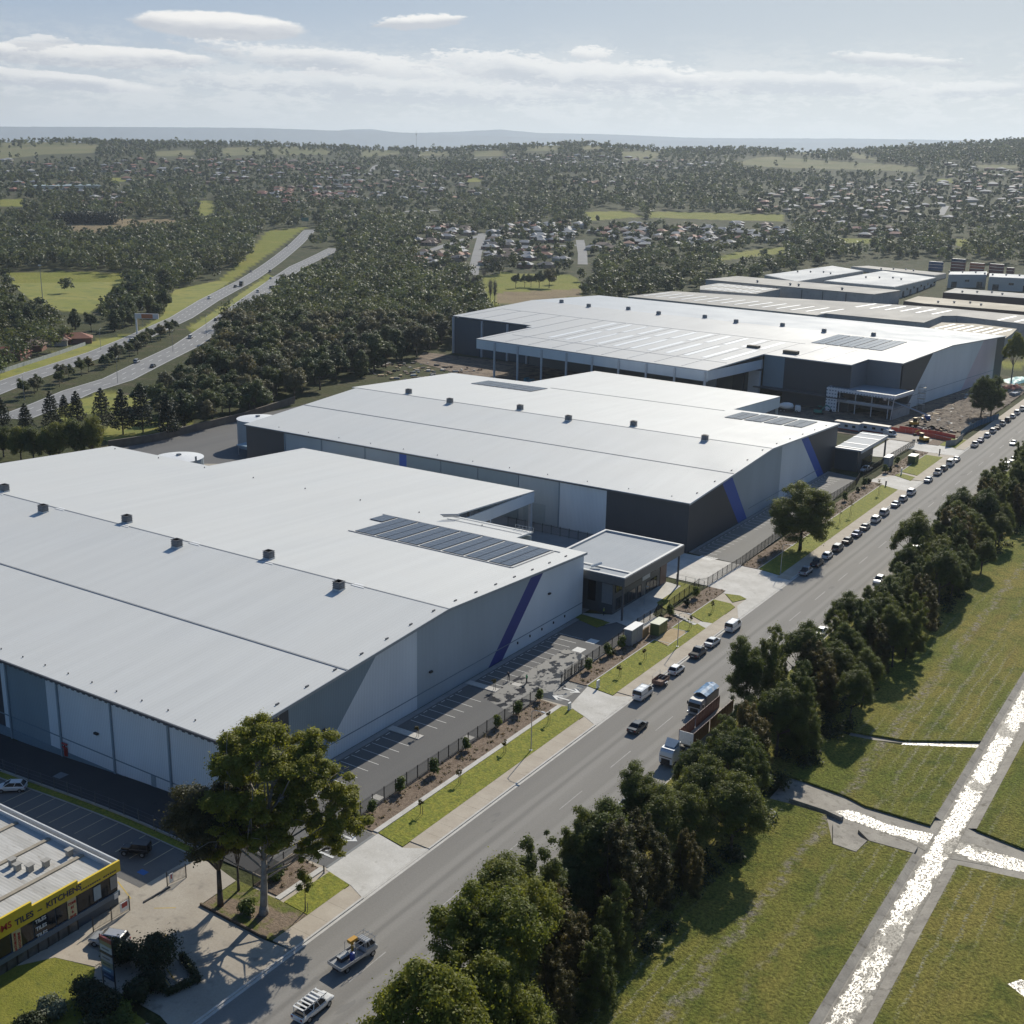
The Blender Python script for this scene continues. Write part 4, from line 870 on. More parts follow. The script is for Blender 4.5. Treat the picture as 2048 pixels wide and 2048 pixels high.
# ------------------------------------------------------------------ offices of the three warehouses
def office1():
    t = thing('office_building', 'two storey dark office with flat white roof attached to the nearest warehouse', 'office', (-112, 214, 0))
    part('roof', MB().box(-121.6, 201.4, 8.6, -103.2, 227.6, 8.9), R_GREY, t)
    mb = MB()
    for q in ((-122, 200.8, -102.6, 201.4), (-122, 227.6, -102.6, 228.2), (-103.2, 201.4, -102.6, 227.6), (-122, 201.4, -121.4, 227.6)): mb.box(q[0], q[1], 7.5, q[2], q[3], 9.3)
    mb.box(-121.4, 204.7, 8.9, -103.2, 205.4, 9.12)
    part('parapet', mb, plain('parapet_white', (0.475, 0.48, 0.475), 0.55), t)
    mb = MB(); mb.box(-122.05, 200.74, 7.45, -102.5, 200.79, 9.1); mb.box(-102.59, 200.8, 7.3, -102.5, 228.2, 9.1); part('fascia', mb, plain('fascia_bronze', (0.15, 0.145, 0.14), 0.5), t)
    part('soffit', MB().box(-121.9, 200.85, 7.35, -102.65, 228.1, 7.49), C_TRIM, t)
    mb = MB(); mb.box(-121.5, 203.0, 0, -106.2, 227.6, 7.34); part('wall', mb, plain('office_dark', (0.075, 0.085, 0.095), 0.45), t)
    part('wall_panel', MB().box(-106.19, 216, 3.6, -106.1, 219.5, 7.3), C_PALE, t); part('wall_panel', MB().box(-108.7, 202.9, 2.2, -106.3, 202.99, 6.4), plain('panel_grey', (0.25, 0.26, 0.27), 0.4), t)
    part('wall_panel', MB().box(-106.19, 224.5, 0, -106.1, 227.6, 7.3), plain('panel_maroon', (0.12, 0.07, 0.06), 0.5), t)
    for y0, y1, z0, z1_ in ((204, 215.6, 4.4, 6.6), (204.5, 213, 0.6, 3.0), (214, 215.6, 0.3, 3.0), (219.8, 224.2, 4.4, 6.6), (218, 223, 0.4, 2.9)):
        w = part('window', MB().box(-106.19, y0, z0, -106.12, y1, z1_), M_GLASS, t); mb = MB(); n = max(1, int((y1-y0)/1.6))
        for k in range(n+1): mb.box(-106.12, y0+(y1-y0)*k/n-.04, z0, -106.06, y0+(y1-y0)*k/n+.04, z1_)
        part('window_frame', mb, C_TRIM, w)
    part('window', MB().box(-112, 202.93, 2.2, -110.2, 202.99, 6.5), M_GLASS, t)
    for x, y in ((-103.0, 201.2), (-103.0, 226.9)): part('column', MB().box(x-.16, y-.16, 0, x+.16, y+.16, 7.35), C_TRIM, t)
    mb = MB(); mb.tube((-111.6, 203.2, 9.3), (-110, 204.8, 9.9), .3, n=8); part('roof_duct', mb, M_WHITE, t)
    mb = MB(); mb.prism([(-105.3, 196), (-103.5, 200), (-97.4, 198), (-97.4, 206.5), (-99.5, 208), (-101.8, 215.5), (-102.4, 227.5), (-106.2, 228), (-106.2, 203), (-111.4, 200.4), (-111.4, 199.6), (-106, 199.4)], -0.02, 0.06); struct('office_forecourt', mb, M_CONC)
    mb = MB().prism([(-111.4, 196.9), (-105.2, 194.9), (-104.4, 198.8), (-111.4, 199.6)], -.02, .1); mb.prism([(-101.9, 214.6), (-98.6, 212.2), (-98.6, 229), (-104.4, 229.6), (-103, 227.6), (-102.2, 227.4)], -.02, .1); struct('lawn_patch', mb, M_LAWN)
office1()
def office2():
    t = thing('office_building', 'low dark office with ribbed white roof at the end of the middle warehouse', 'office', (-107.5, 367, 0))
    part('roof', MB().prism(rect(-111.2, 354, -103.0, 381.4), lambda x, y: 6.5+.01*(y-354), lambda x, y: 6.85+.01*(y-354)), R_GREY, t)
    mb = MB()
    for y in (354.2, 356.4, 362.5, 372, 378.5): mb.prism(rect(-111.2, y, -103.1, y+.7), lambda x, yy: 6.86+.01*(yy-354), lambda x, yy: 6.95+.01*(yy-354))
    part('roof_flashing', mb, M_WHITE, t)
    part('fascia', MB().box(-103.0, 354, 6.0, -102.85, 381.4, 7.05), C_PALE, t)
    part('wall', MB().box(-111.2, 355, 0, -104.2, 371, 6.49), plain('office_dark', (0.075, 0.085, 0.095), 0.45), t)
    part('window', MB().box(-104.19, 360, 0.3, -104.12, 370, 3), M_GLASS, t)
    for y in (354.6, 380.8): part('column', MB().box(-103.5, y-.15, 0, -103.2, y+.15, 6.5), C_TRIM, t)
    part('column', MB().tube((-102.8, 380, 0), (-103.2, 381, 6.4), .15), C_TRIM, t)
office2()
def office3():
    t = thing('office_building', 'unfinished two storey steel framed office wrapped in white sheeting on the building site', 'office', uv(-7, -65), W3R)
    P = lambda n, x0, y0, z0, x1, y1, z1_, m_: part(n, MB().box(x0, y0, z0, x1, y1, z1_), m_, t, world=False)
    P('roof', -13, -8.7, 8.6, 13.2, 8.2, 8.95, R_GREY)
    mb = MB()
    for q in ((-13.5, -9.2, 13.7, -8.7), (13.2, -8.7, 13.7, 8.2), (-13.5, -8.7, -13, 8.2)): mb.box(q[0], q[1], 7.8, q[2], q[3], 9.3)
    mt, nt = new_mat('printed_wrap'); b = NB(nt); p = b.n('ShaderNodeTexCoord').outputs['Object']; sp = b.n('ShaderNodeSeparateXYZ'); b.l(p, sp.inputs[0])
    fx = b.m('FRACT', b.m('DIVIDE', b.m('ADD', sp.outputs[0], sp.outputs[1]), 1.15)); fz = b.m('FRACT', b.m('DIVIDE', sp.outputs[2], 1.25))
    k = b.m('MULTIPLY', b.m('MULTIPLY', b.m('GREATER_THAN', fx, .25), b.m('LESS_THAN', fx, .75)), b.m('MULTIPLY', b.m('GREATER_THAN', fz, .3), b.m('LESS_THAN', fz, .62)))
    b.out(b.pbsdf(b.mix(k, (0.66, 0.68, 0.70), (0.12, 0.15, 0.19)), 0.5))
    part('roof_wrap', mb, mt, t, world=False); P('side_wrap', -13.5, -9.15, 0.1, -9.0, -8.9, 7.79, mt)
    P('floor_slab', -12.9, -8.6, 3.9, 13.1, 7.8, 4.3, C_CONC); P('back_wall', -12.9, 5.0, 0, 13, 5.3, 7.8, plain('office_dark', (0.075, 0.085, 0.095), 0.45))
    for x in (-8.5, -2, 4.5, 11): P('column', x-.14, -8.2, 0, x+.14, -7.92, 8.6, C_PALE)
    part('column', MB().tube((12.6, -8.8, 0), (13.3, -8.8, 8.4), .16), C_PALE, t, world=False)
    P('balustrade', -8.9, -8.75, 4.3, 13, -8.6, 5.2, plain('rail_grey', (0.35, 0.37, 0.39), 0.5)); P('side_wall', 12.7, -8, 0, 13.0, 7.8, 3.6, C_CONC)
    for x in (-7, 1, 7): P('window', x, -7.5, 5.3, x+4.5, -7.4, 7.6, M_GLASS)
office3()
# ------------------------------------------------------------------ older industrial sheds beyond
def poly_uv(L): return [uv(*p)[:2] for p in L]
def shed(name, lab, poly, h, roof, wall, stripes=0, rise=0.0, cat='industrial shed', axis=(0, 1)):
    cx = sum(p[0] for p in poly)/len(poly); cy = sum(p[1] for p in poly)/len(poly)
    t = thing(name, lab, cat, (cx, cy, 0))
    c, s = math.cos(W3R), math.sin(W3R); vv = lambda x, y: -(x-cx)*s*-1*-1+(y-cy)*c if False else (x-cx)*(-s)+(y-cy)*c
    uu = lambda x, y: (x-cx)*c+(y-cy)*s
    vs_ = [vv(*p) for p in poly]; v0, v1 = min(vs_), max(vs_); us_ = [uu(*p) for p in poly]
    zf2 = lambda x, y: h+rise*(1-abs((vv(x, y)-(v0+v1)/2)/((v1-v0)/2)))-rise
    part('wall', MB().prism([(cx+(p[0]-cx)*.995, cy+(p[1]-cy)*.995) for p in poly], 0, h-.35-rise), wall, t)
    rf = part('roof', MB().prism(poly, h-.3-rise, lambda x, y: zf2(x, y)), roof, t)
    if stripes:
        mb = MB(); n = stripes
        for k in range(n):
            u = min(us_)+(max(us_)-min(us_))*(k+.5)/n
            for (fa, fb) in ((.12, .42), (.58, .88)):
                q = []
                for du, vf in ((0, fa), (1.6, fa), (1.6, fb), (0, fb)):
                    v = v0+(v1-v0)*vf; q.append((cx+(u+du)*c-v*s, cy+(u+du)*s+v*c))
                if all(inpoly(np.array([a[0]]), np.array([a[1]]), poly)[0] for a in q): mb.prism(q, lambda x, y: zf2(x, y)+.02, lambda x, y: zf2(x, y)+.12)
        if mb.v: part('skylight_strips', mb, M_STRIP, rf)
    return t
sh = shed('industrial_shed', 'long grey roofed shed with rows of skylight strips right behind the far warehouse', poly_uv([(-262, 137), (-130, 136), (-131, 149), (-73, 150), (-79, 192), (-73, 199), (-32, 189), (60, 180), (60, 230), (-100, 236), (-262, 190)]), 10.5, R_OLD, C_CONC, 34)
shed('industrial_shed', 'lower pale roofed shed between the far warehouse and the long grey shed', [at(*z8(1340, 478), 9.5)[:2], at(*z8(1440, 432), 9.5)[:2], at(*z8(1640, 440), 9.5)[:2], at(*z8(1890, 470), 9.5)[:2], at(*z8(1860, 500), 9.5)[:2], at(*z8(1800, 540), 9.5)[:2], at(*z8(1500, 560), 9.5)[:2]], 9.5, R_CREAM, C_CONC, 10)
shed('industrial_shed', 'pale roofed shed with raised centre behind the left end of the long grey shed', [at(*z8(0, 215), 11)[:2], at(*z8(110, 197), 11)[:2], at(*z8(480, 232), 11)[:2], at(*z8(330, 262), 11)[:2], at(*z8(0, 236), 11)[:2]], 11, R_OLD, C_CONC, 12)
def tallshed():
    t = thing('industrial_shed', 'tall bare concrete walled shed with flat pale roof standing above its neighbours', 'industrial shed', (-300, 830, 0))
    P_ = [(-366, 822), (-235, 800.5), (-229, 842), (-360, 868)]
    part('wall', MB().prism([(-365.5, 822.3), (-235.4, 801), (-229.5, 841.5), (-360, 867.3)], 0, 11.7), C_CONC, t)
    part('roof', MB().prism(P_, 11.71, 12.1), R_OLD, t)
    for f in (.45, .6, .72, .85): x = -366+131*f; y = 822-21.5*f; part('wall_joint', MB().box(x-.3, y-.05, 3, x+.3, y+.25, 11), plain('joint_dark', (0.12, 0.12, 0.12), 0.8), t)
    for f in (.3, .5, .55, .8): x = -366+131*f; y = 832-21.5*f; part('roof_vent', MB().lathe([(.6, 0), (.6, .8), (1, 1), (1, 1.5), (.1, 2)], 8, c=(x, y, 12.05)), M_VENT, t)
tallshed()
def rp(L, z): return [at(*z8(*p), z)[:2] for p in L]
def pitched(lab, poly, h, roof, wall, para=0.0, name='industrial_unit', openings=0, zb=0.0):
    cx = sum(p[0] for p in poly)/len(poly); cy = sum(p[1] for p in poly)/len(poly)
    t = thing(name, lab, 'industrial unit', (cx, cy, zb)); h += zb
    part('wall', MB().prism(poly, zb-1, h), wall, t)
    part('roof', MB().prism([(cx+(p[0]-cx)*.985, cy+(p[1]-cy)*.985) for p in poly], h-.2, h+.25-para), roof, t) if para <= 0 else part('roof', MB().prism([(cx+(p[0]-cx)*.96, cy+(p[1]-cy)*.96) for p in poly], h, h+.15), roof, t)
    n = len(poly); k2 = 0
    ar = sum(poly[i][0]*poly[(i+1) % n][1]-poly[(i+1) % n][0]*poly[i][1] for i in range(n)); pl_ = poly if ar > 0 else poly[::-1]
    for i in range(n):
        a = np.array(pl_[i]); e = np.array(pl_[(i+1) % n]); d = e-a; L = np.hypot(*d); d /= L; nn = np.array([d[1], -d[0]])
        if nn @ (-(a+e)/2) <= 0 or not openings: continue
        m_ = int(L/9)
        for k in range(m_):
            c = a+d*(L*(k+.5)/max(m_, 1)); w = 3.6 if k % 2 else 4.6
            part('roller_door' if k % 2 == 0 else 'window', MB().obox(c+nn*.06, d, w, .12, zb+(0.05 if k % 2 == 0 else 4.6), zb+(4.6 if k % 2 == 0 else 6.2)), M_GAP if k % 2 == 0 else M_GLASS, t)
    for k in range(4): part('roof_vent', MB().lathe([(.5, 0), (.5, .7), (.9, .9), (.9, 1.3), (.1, 1.7)], 8, c=(cx+(k-1.5)*9, cy+((k*7) % 5-2)*3, h+.1)), M_VENT, t)
    return t
C_UNIT = plain('unit_cream', (0.50, 0.475, 0.43), 0.7)
pitched('grey roofed unit with cream parapet walls at the tree line', rp([(385, 150), (790, 95), (975, 125), (575, 190)], 9), 9, R_GREY, C_UNIT)
pitched('wide grey roofed unit with dark rooftop plant in its middle', rp([(740, 185), (1090, 125), (1410, 165), (1160, 222)], 9), 9, R_GREY, C_UNIT, openings=1)
pitched('long cream unit running behind the grey roofed units', rp([(900, 100), (1000, 95), (1470, 140), (1400, 152)], 9), 9, R_OLD, C_UNIT)
pitched('two storey white unit with dark roller doors facing the camera', [G(*zv(940, 885))[:2], G(*zv(1432, 872))[:2], G(*zv(1440, 800))[:2], G(*zv(960, 815))[:2]], 10, R_GREY, C_UNIT, openings=1, zb=G(*zv(1190, 880))[2])
pitched('white unit with blue roller doors at the right frame edge', [G(*zv(1462, 905))[:2], G(*zv(2050, 945))[:2], G(*zv(2050, 860))[:2], G(*zv(1470, 830))[:2]], 10, R_GREY, C_UNIT, openings=1, zb=G(*zv(1700, 920))[2])
pitched('long low cream roofed factory with brick wall below the brown one', [at(*zv(380, 1045), 6)[:2], at(*zv(560, 985), 6)[:2], at(*zv(2060, 1115), 6)[:2], at(*zv(2060, 1195), 6)[:2], at(*zv(640, 1080), 6)[:2]], 6, R_CREAM, plain('brown_brick', (0.16, 0.095, 0.065), 0.85))
pitched('dark brown brick factory with pale saw edged roof', [at(*zv(890, 935), 7)[:2], at(*zv(1040, 880), 7)[:2], at(*zv(2060, 960), 7)[:2], at(*zv(2060, 1020), 7)[:2], at(*zv(1040, 945), 7)[:2]], 7, R_OLD, plain('dark_brick', (0.10, 0.05, 0.042), 0.85))
pitched('long white roofed shed seen past the far corner tree', [at(*zv(1840, 1310), 8)[:2], at(*zv(1700, 1250), 8)[:2], at(*zv(2150, 1260), 8)[:2], at(*zv(2200, 1400), 8)[:2]], 8, R_OLD, C_UNIT)
# shipping containers stacked behind the units
def container(px, py, col, lvl, lab, ax=None, L=12.2):
    mt = clad('container_'+col[0], col[1], 0.5, 0.6, 0.5)
    x, y, gz_ = G(*zv(px, py)); t = thing('shipping_container', lab, 'container', (x, y, gz_+lvl*2.62), rad(-10), 'containers stacked behind the units')
    part('body', MB().box(-L/2, -1.2, 0.15, L/2, 1.2, 2.5), mt, t, world=False); part('roof', MB().box(-L/2, -1.2, 2.5, L/2, 1.2, 2.6), plain('container_roof', (0.60, 0.60, 0.58), 0.4), t, world=False)
    mb = MB()
    for sx in (-1, 1):
        for sy in (-1, 1): mb.box(sx*(L/2-.05)-.1, sy*1.17-.08, 0, sx*(L/2-.05)+.1, sy*1.17+.08, 2.6)
    part('corner_posts', mb, mt, t, world=False)
BL = ('blue', (0.015, 0.06, 0.16)); DK = ('navy', (0.02, 0.035, 0.08)); MR = ('maroon', (0.17, 0.045, 0.045)); OR = ('orange', (0.38, 0.11, 0.045))
for k in range(3): container(790, 655, BL, k, ('bottom', 'middle', 'topmost')[k]+' of the three blue containers at the left of the container yard')
for k in range(3): container(1075, 665, MR, k, ('bottom', 'second', 'third')[k]+' maroon container under the navy one in the tallest stack')
container(1075, 665, DK, 3, 'navy container on top of the tallest stack')
for k in range(3): container(1320, 672, OR if k > 0 else MR, k, ('maroon container beneath two orange ones', 'lower of the two orange containers', 'upper of the two orange containers')[k])
for k in range(3): container(1570, 690, MR, k, ('lowest', 'middle', 'highest')[k]+' maroon container right of the orange stack')
for k in range(2): container(1750, 705, MR, k, ('lower', 'upper')[k]+' maroon container at the right end of the yard', L=6.1)
container(1195, 725, MR, 0, 'maroon container alone just behind the white unit roof'); container(1420, 728, MR, 0, 'short maroon container alone behind the white unit roof', L=6.1)
# ------------------------------------------------------------------ water tanks behind the warehouses
def tank(x, y, r, h, lab):
    t = thing('water_tank', lab, 'water tank', (x, y, 0), 0, 'fire water tanks')
    part('shell', MB().lathe([(r, 0), (r, h)], 36), clad('tank_steel', (0.32, 0.36, 0.38), 0.6), t, world=False)
    mb = MB().lathe([(r+.1, h), (r*.5, h+.35), (.2, h+.6)], 36); part('roof', mb, M_WHITE, t, world=False)
    part('hatch', MB().box(-.5, -.5, h+.5, .5, .5, h+1.0), M_VENT, t, world=False); part('ladder', MB().box(r, -.3, 0, r+.15, .3, h+1.2), M_STEEL, t, world=False)
tx = at(*zoomer(280, 760, 680)(375, 725), 9.6); tank(tx[0], tx[1], 6.6, 9, 'round white topped tank in the gap behind the nearest warehouse')
tx = at(*zoomer(280, 760, 680)(1138, 352), 9.6); tank(tx[0], tx[1], 6.6, 9, 'round white topped tank beside the back corner of the middle warehouse')
# ------------------------------------------------------------------ foliage
def foliage(name, c1, c2, c3, trans=0.3, scale=0.5, use_tint=False):
    mt, nt = new_mat(name); b = NB(nt)
    gi = b.n('ShaderNodeNewGeometry'); tc = b.n('ShaderNodeTexCoord').outputs['Object']
    col = b.mix(b.mr(gi.outputs['Random Per Island'], 0, 1, 0.2, 0.75), c1, c2)
    col = b.mix(b.mr(b.noise(tc, scale, 3, 0.6), 0.48, 0.66, 0, 0.8), col, c3)
    if use_tint:
        a = b.n('ShaderNodeAttribute', attribute_name='tint'); col = b.mix(1.0, col, a.outputs['Color'], 'MULTIPLY')
    else:
        oi = b.n('ShaderNodeObjectInfo').outputs['Random']
        col = b.mix(1.0, col, b.mix(oi, (0.66, 0.74, 0.85), (1.3, 1.2, 1.05)), 'MULTIPLY')
    d = b.n('ShaderNodeBsdfPrincipled'); b.put(d.inputs['Base Color'], col); d.inputs['Roughness'].default_value = 0.55; d.inputs['Specular IOR Level'].default_value = 0.25
    t = b.n('ShaderNodeBsdfTranslucent'); b.l(b.mix(1.0, col, (1.5, 1.45, 0.8), 'MULTIPLY'), t.inputs[0])
    ms = b.n('ShaderNodeMixShader'); ms.inputs[0].default_value = trans; b.l(d.outputs[0], ms.inputs[1]); b.l(t.outputs[0], ms.inputs[2]); b.out(ms.outputs[0])
    return mt
F_GUM = foliage('gum_leaves', (0.155, 0.18, 0.028), (0.23, 0.235, 0.042), (0.10, 0.13, 0.028), 0.47)
F_BROWN = foliage('dry_gum_leaves', (0.10, 0.092, 0.035), (0.135, 0.11, 0.042), (0.062, 0.066, 0.03), 0.4)
F_OAK = foliage('she_oak_leaves', (0.095, 0.125, 0.034), (0.15, 0.17, 0.05), (0.062, 0.085, 0.028), 0.42)
F_FOR = foliage('forest_leaves', (0.08, 0.108, 0.048), (0.115, 0.14, 0.062), (0.056, 0.08, 0.038), 0.3)
F_DRYF = foliage('dry_forest_leaves', (0.125, 0.125, 0.078), (0.165, 0.155, 0.098), (0.09, 0.10, 0.062), 0.3)
F_PINE = foliage('pine_needles', (0.018, 0.032, 0.018), (0.03, 0.042, 0.022), (0.014, 0.024, 0.014), 0.12)
F_ROUND = foliage('clipped_leaves', (0.13, 0.155, 0.045), (0.18, 0.185, 0.06), (0.09, 0.115, 0.04), 0.35)
F_SHRUB = foliage('shrub_leaves', (0.09, 0.13, 0.025), (0.14, 0.17, 0.035), (0.05, 0.08, 0.02), 0.3, 2.0)
F_DARKS = foliage('dark_shrub_leaves', (0.03, 0.045, 0.018), (0.05, 0.065, 0.025), (0.02, 0.03, 0.014), 0.2, 1.5)
F_GREY = foliage('silver_shrub_leaves', (0.15, 0.175, 0.11), (0.20, 0.22, 0.15), (0.11, 0.13, 0.08), 0.2, 2.0)
F_FAR = foliage('woodland_leaves', (0.082, 0.108, 0.052), (0.115, 0.138, 0.068), (0.056, 0.08, 0.044), 0.28, 0.02, True)
B_PALE = patchy('pale_bark', (0.34, 0.31, 0.27), (0.22, 0.19, 0.16), 0.9, fine=0.2, fscale=6); B_DARK = patchy('dark_bark', (0.075, 0.06, 0.048), (0.12, 0.10, 0.08), 0.9, fine=0.25, fscale=6)
B_TWIG = patchy('bare_twigs', (0.15, 0.12, 0.105), (0.20, 0.165, 0.145), 0.5)
def leaf_quads(rs_, blobs, n, leaf, up=0.45, shell=0.5, asp=0.55, core=0.15):
    bl = np.array(blobs, float)
    w = (bl[:, 3]*bl[:, 4]*bl[:, 5])**(2/3.); w /= w.sum()
    k = rs_.choice(len(bl), n, p=w); d = rs_.normal(size=(n, 3)); d /= np.linalg.norm(d, axis=1)[:, None]
    rr = rs_.rand(n)**0.42; rr *= 1+0.5*np.abs(rs_.normal(size=n))*(rs_.rand(n) < .22)
    P = bl[k, :3]+d*bl[k, 3:6]*rr[:, None]
    nrm = d*0.7+np.array([0, 0, up])+rs_.normal(size=(n, 3))*0.42; nrm /= np.linalg.norm(nrm, axis=1)[:, None]
    t = rs_.normal(size=(n, 3)); t -= nrm*(t*nrm).sum(1)[:, None]; t /= np.linalg.norm(t, axis=1)[:, None]; bt = np.cross(nrm, t)
    s = leaf*(0.6+0.8*rs_.rand(n))[:, None]
    return np.stack([P-t*s, P+bt*s*asp, P+t*s, P-bt*s*asp], 1)
def quads_mesh(name, Q, mats, extra=None, tint=None):
    """Q: (n,4,3) leaf quads as material 0, then an optional MB (wood) as material 1"""
    me = bpy.data.meshes.new(name); n = len(Q); V = Q.reshape(-1, 3)
    ev = np.array(extra.v, float).reshape(-1, 3) if extra else np.zeros((0, 3)); ef = extra.f if extra else []
    lens = [len(f) for f in ef]; tot = 4*n+sum(lens)
    me.vertices.add(len(V)+len(ev)); me.vertices.foreach_set('co', np.concatenate([V, ev]).ravel().astype(np.float32))
    me.loops.add(tot); li = np.concatenate([np.arange(4*n), np.array([i+4*n for f in ef for i in f], int)]) if ef else np.arange(4*n)
    me.loops.foreach_set('vertex_index', li.astype(np.int32))
    me.polygons.add(n+len(ef)); st = np.concatenate([np.arange(n)*4, 4*n+np.cumsum([0]+lens[:-1])]) if ef else np.arange(n)*4
    me.polygons.foreach_set('loop_start', st.astype(np.int32))
    for m_ in (mats if isinstance(mats, (list, tuple)) else [mats]): me.materials.append(m_)
    if ef: me.polygons.foreach_set('material_index', np.concatenate([np.zeros(n, np.int32), np.ones(len(ef), np.int32)]))
    me.update(calc_edges=True)
    if tint is not None:
        ca = me.color_attributes.new('tint', 'FLOAT_COLOR', 'POINT'); ca.data.foreach_set('color', tint.astype(np.float32).ravel())
    return me
def clump_blobs(rs_, n, cx, cy, cz, rx, ry, rz, br, flat=0.75, low=-0.75, jit=0.35):
    """clumps spread through a crown's volume, denser near its outside"""
    out = []
    while len(out) < n:
        d = rs_.normal(size=3); d /= np.linalg.norm(d)
        if d[2] < low: continue
        r = 0.35+0.6*rs_.rand()**0.6; s = br*(1+jit*(rs_.rand()*2-1))
        out.append((cx+d[0]*rx*r, cy+d[1]*ry*r, cz+d[2]*rz*r, s, s, s*flat))
    return out
def wood(rs_, h0, r0, blobs, fork, nl=8, lean=(0, 0), tops=None):
    mb = MB(); p1 = (lean[0]*.4, lean[1]*.4, fork)
    mb.path([(0, 0, -.3), (lean[0]*.15, lean[1]*.15, fork*.5), p1], [r0*1.25, r0*.95, r0*.8], 8)
    ids = rs_.permutation(len(blobs))[:nl]
    for i in ids:
        e = np.array(blobs[i][:3]); mid = (np.array(p1)+e)/2+rs_.normal(size=3)*.4+[0, 0, -.4]
        mb.path([p1, mid, e], [r0*.45, r0*.28, r0*.08], 5)
    return mb
def tree_proto(name, cat, seed, H, R, n, leaf, fol, bark, shape='dome', nb=22, br=1.5, r0=0.22, fork=0.35, flat=0.75, core=.15, single=False, base=0.3):
    rs_ = np.random.RandomState(seed); cz = H*(base+(1-base)/2); rz = H*(1-base)/2
    if shape == 'dome': bl = clump_blobs(rs_, nb, 0, 0, cz, R, R, rz, br, flat)
    elif shape == 'spread':
        bl = []
        for k in range(nb):
            a = rs_.rand()*6.283; q = rs_.rand()**.5; z = cz+rz*(0.9-1.3*q*q)*(.35+.65*rs_.rand()); s = br*(.7+.6*rs_.rand())
            bl.append((R*q*math.cos(a), R*q*math.sin(a), z, s, s, s*flat))
    elif shape == 'column':
        bl = []
        for k in range(nb):
            f = (k+.5)/nb; a = rs_.rand()*6.283; q = R*(0.25+.75*math.sin(math.pi*min(1, f*1.05+.05))**.7)*rs_.rand()**.5
            bl.append((q*math.cos(a), q*math.sin(a), H*(base+(1-base)*f*.95), br*(.75+.5*rs_.rand()), br*(.75+.5*rs_.rand()), br*flat*(.8+.5*rs_.rand())))
    elif shape == 'spires':
        bl = []
        for k in range(6):
            a = rs_.rand()*6.283; q = R*.62*rs_.rand()**.5; hh = H*(.66+.34*rs_.rand()); dx, dy = rs_.normal(size=2)*.5
            for j in range(nb//6):
                f = .1+.88*(j+rs_.rand())/(nb//6); wv = R*.42*(1.05-f)**.6*(.5+.7*rs_.rand()); aa = rs_.rand()*6.283; s = br*(.6+.6*rs_.rand())*(1.15-.5*f)
                bl.append((q*math.cos(a)+dx*f+wv*math.cos(aa), q*math.sin(a)+dy*f+wv*math.sin(aa), hh*f, s, s, s*(.8+.5*rs_.rand())))
    elif shape == 'lobed':
        bl = []
        for k in range(6):
            a = k*1.05+rs_.rand(); q = R*.5*(.5+rs_.rand()*.6); zz = cz+rz*(.55*rs_.rand()-.1)
            bl += clump_blobs(rs_, nb//6, q*math.cos(a), q*math.sin(a), zz, R*.55, R*.55, rz*.6, br, flat)
    Q = leaf_quads(rs_, bl, n, leaf, core=core); wd = wood(rs_, H, r0, bl, H*fork, 9)
    if single:
        me = quads_mesh(name, Q, [fol, bark], wd); o = bpy.data.objects.new(name, me); COL.objects.link(o); o['category'] = cat; return o
    t = thing(name, '', cat); part('trunk', wd, bark, t, smooth=True, world=False)
    c = bpy.data.objects.new('crown', quads_mesh('crown', Q, fol)); COL.objects.link(c); c.parent = t
    return t
def onx(px, py, X):
    d = ray(px, py); t = X/d[0]; return t*d[1], CAM_H+t*d[2]
RNG = random.Random(5)
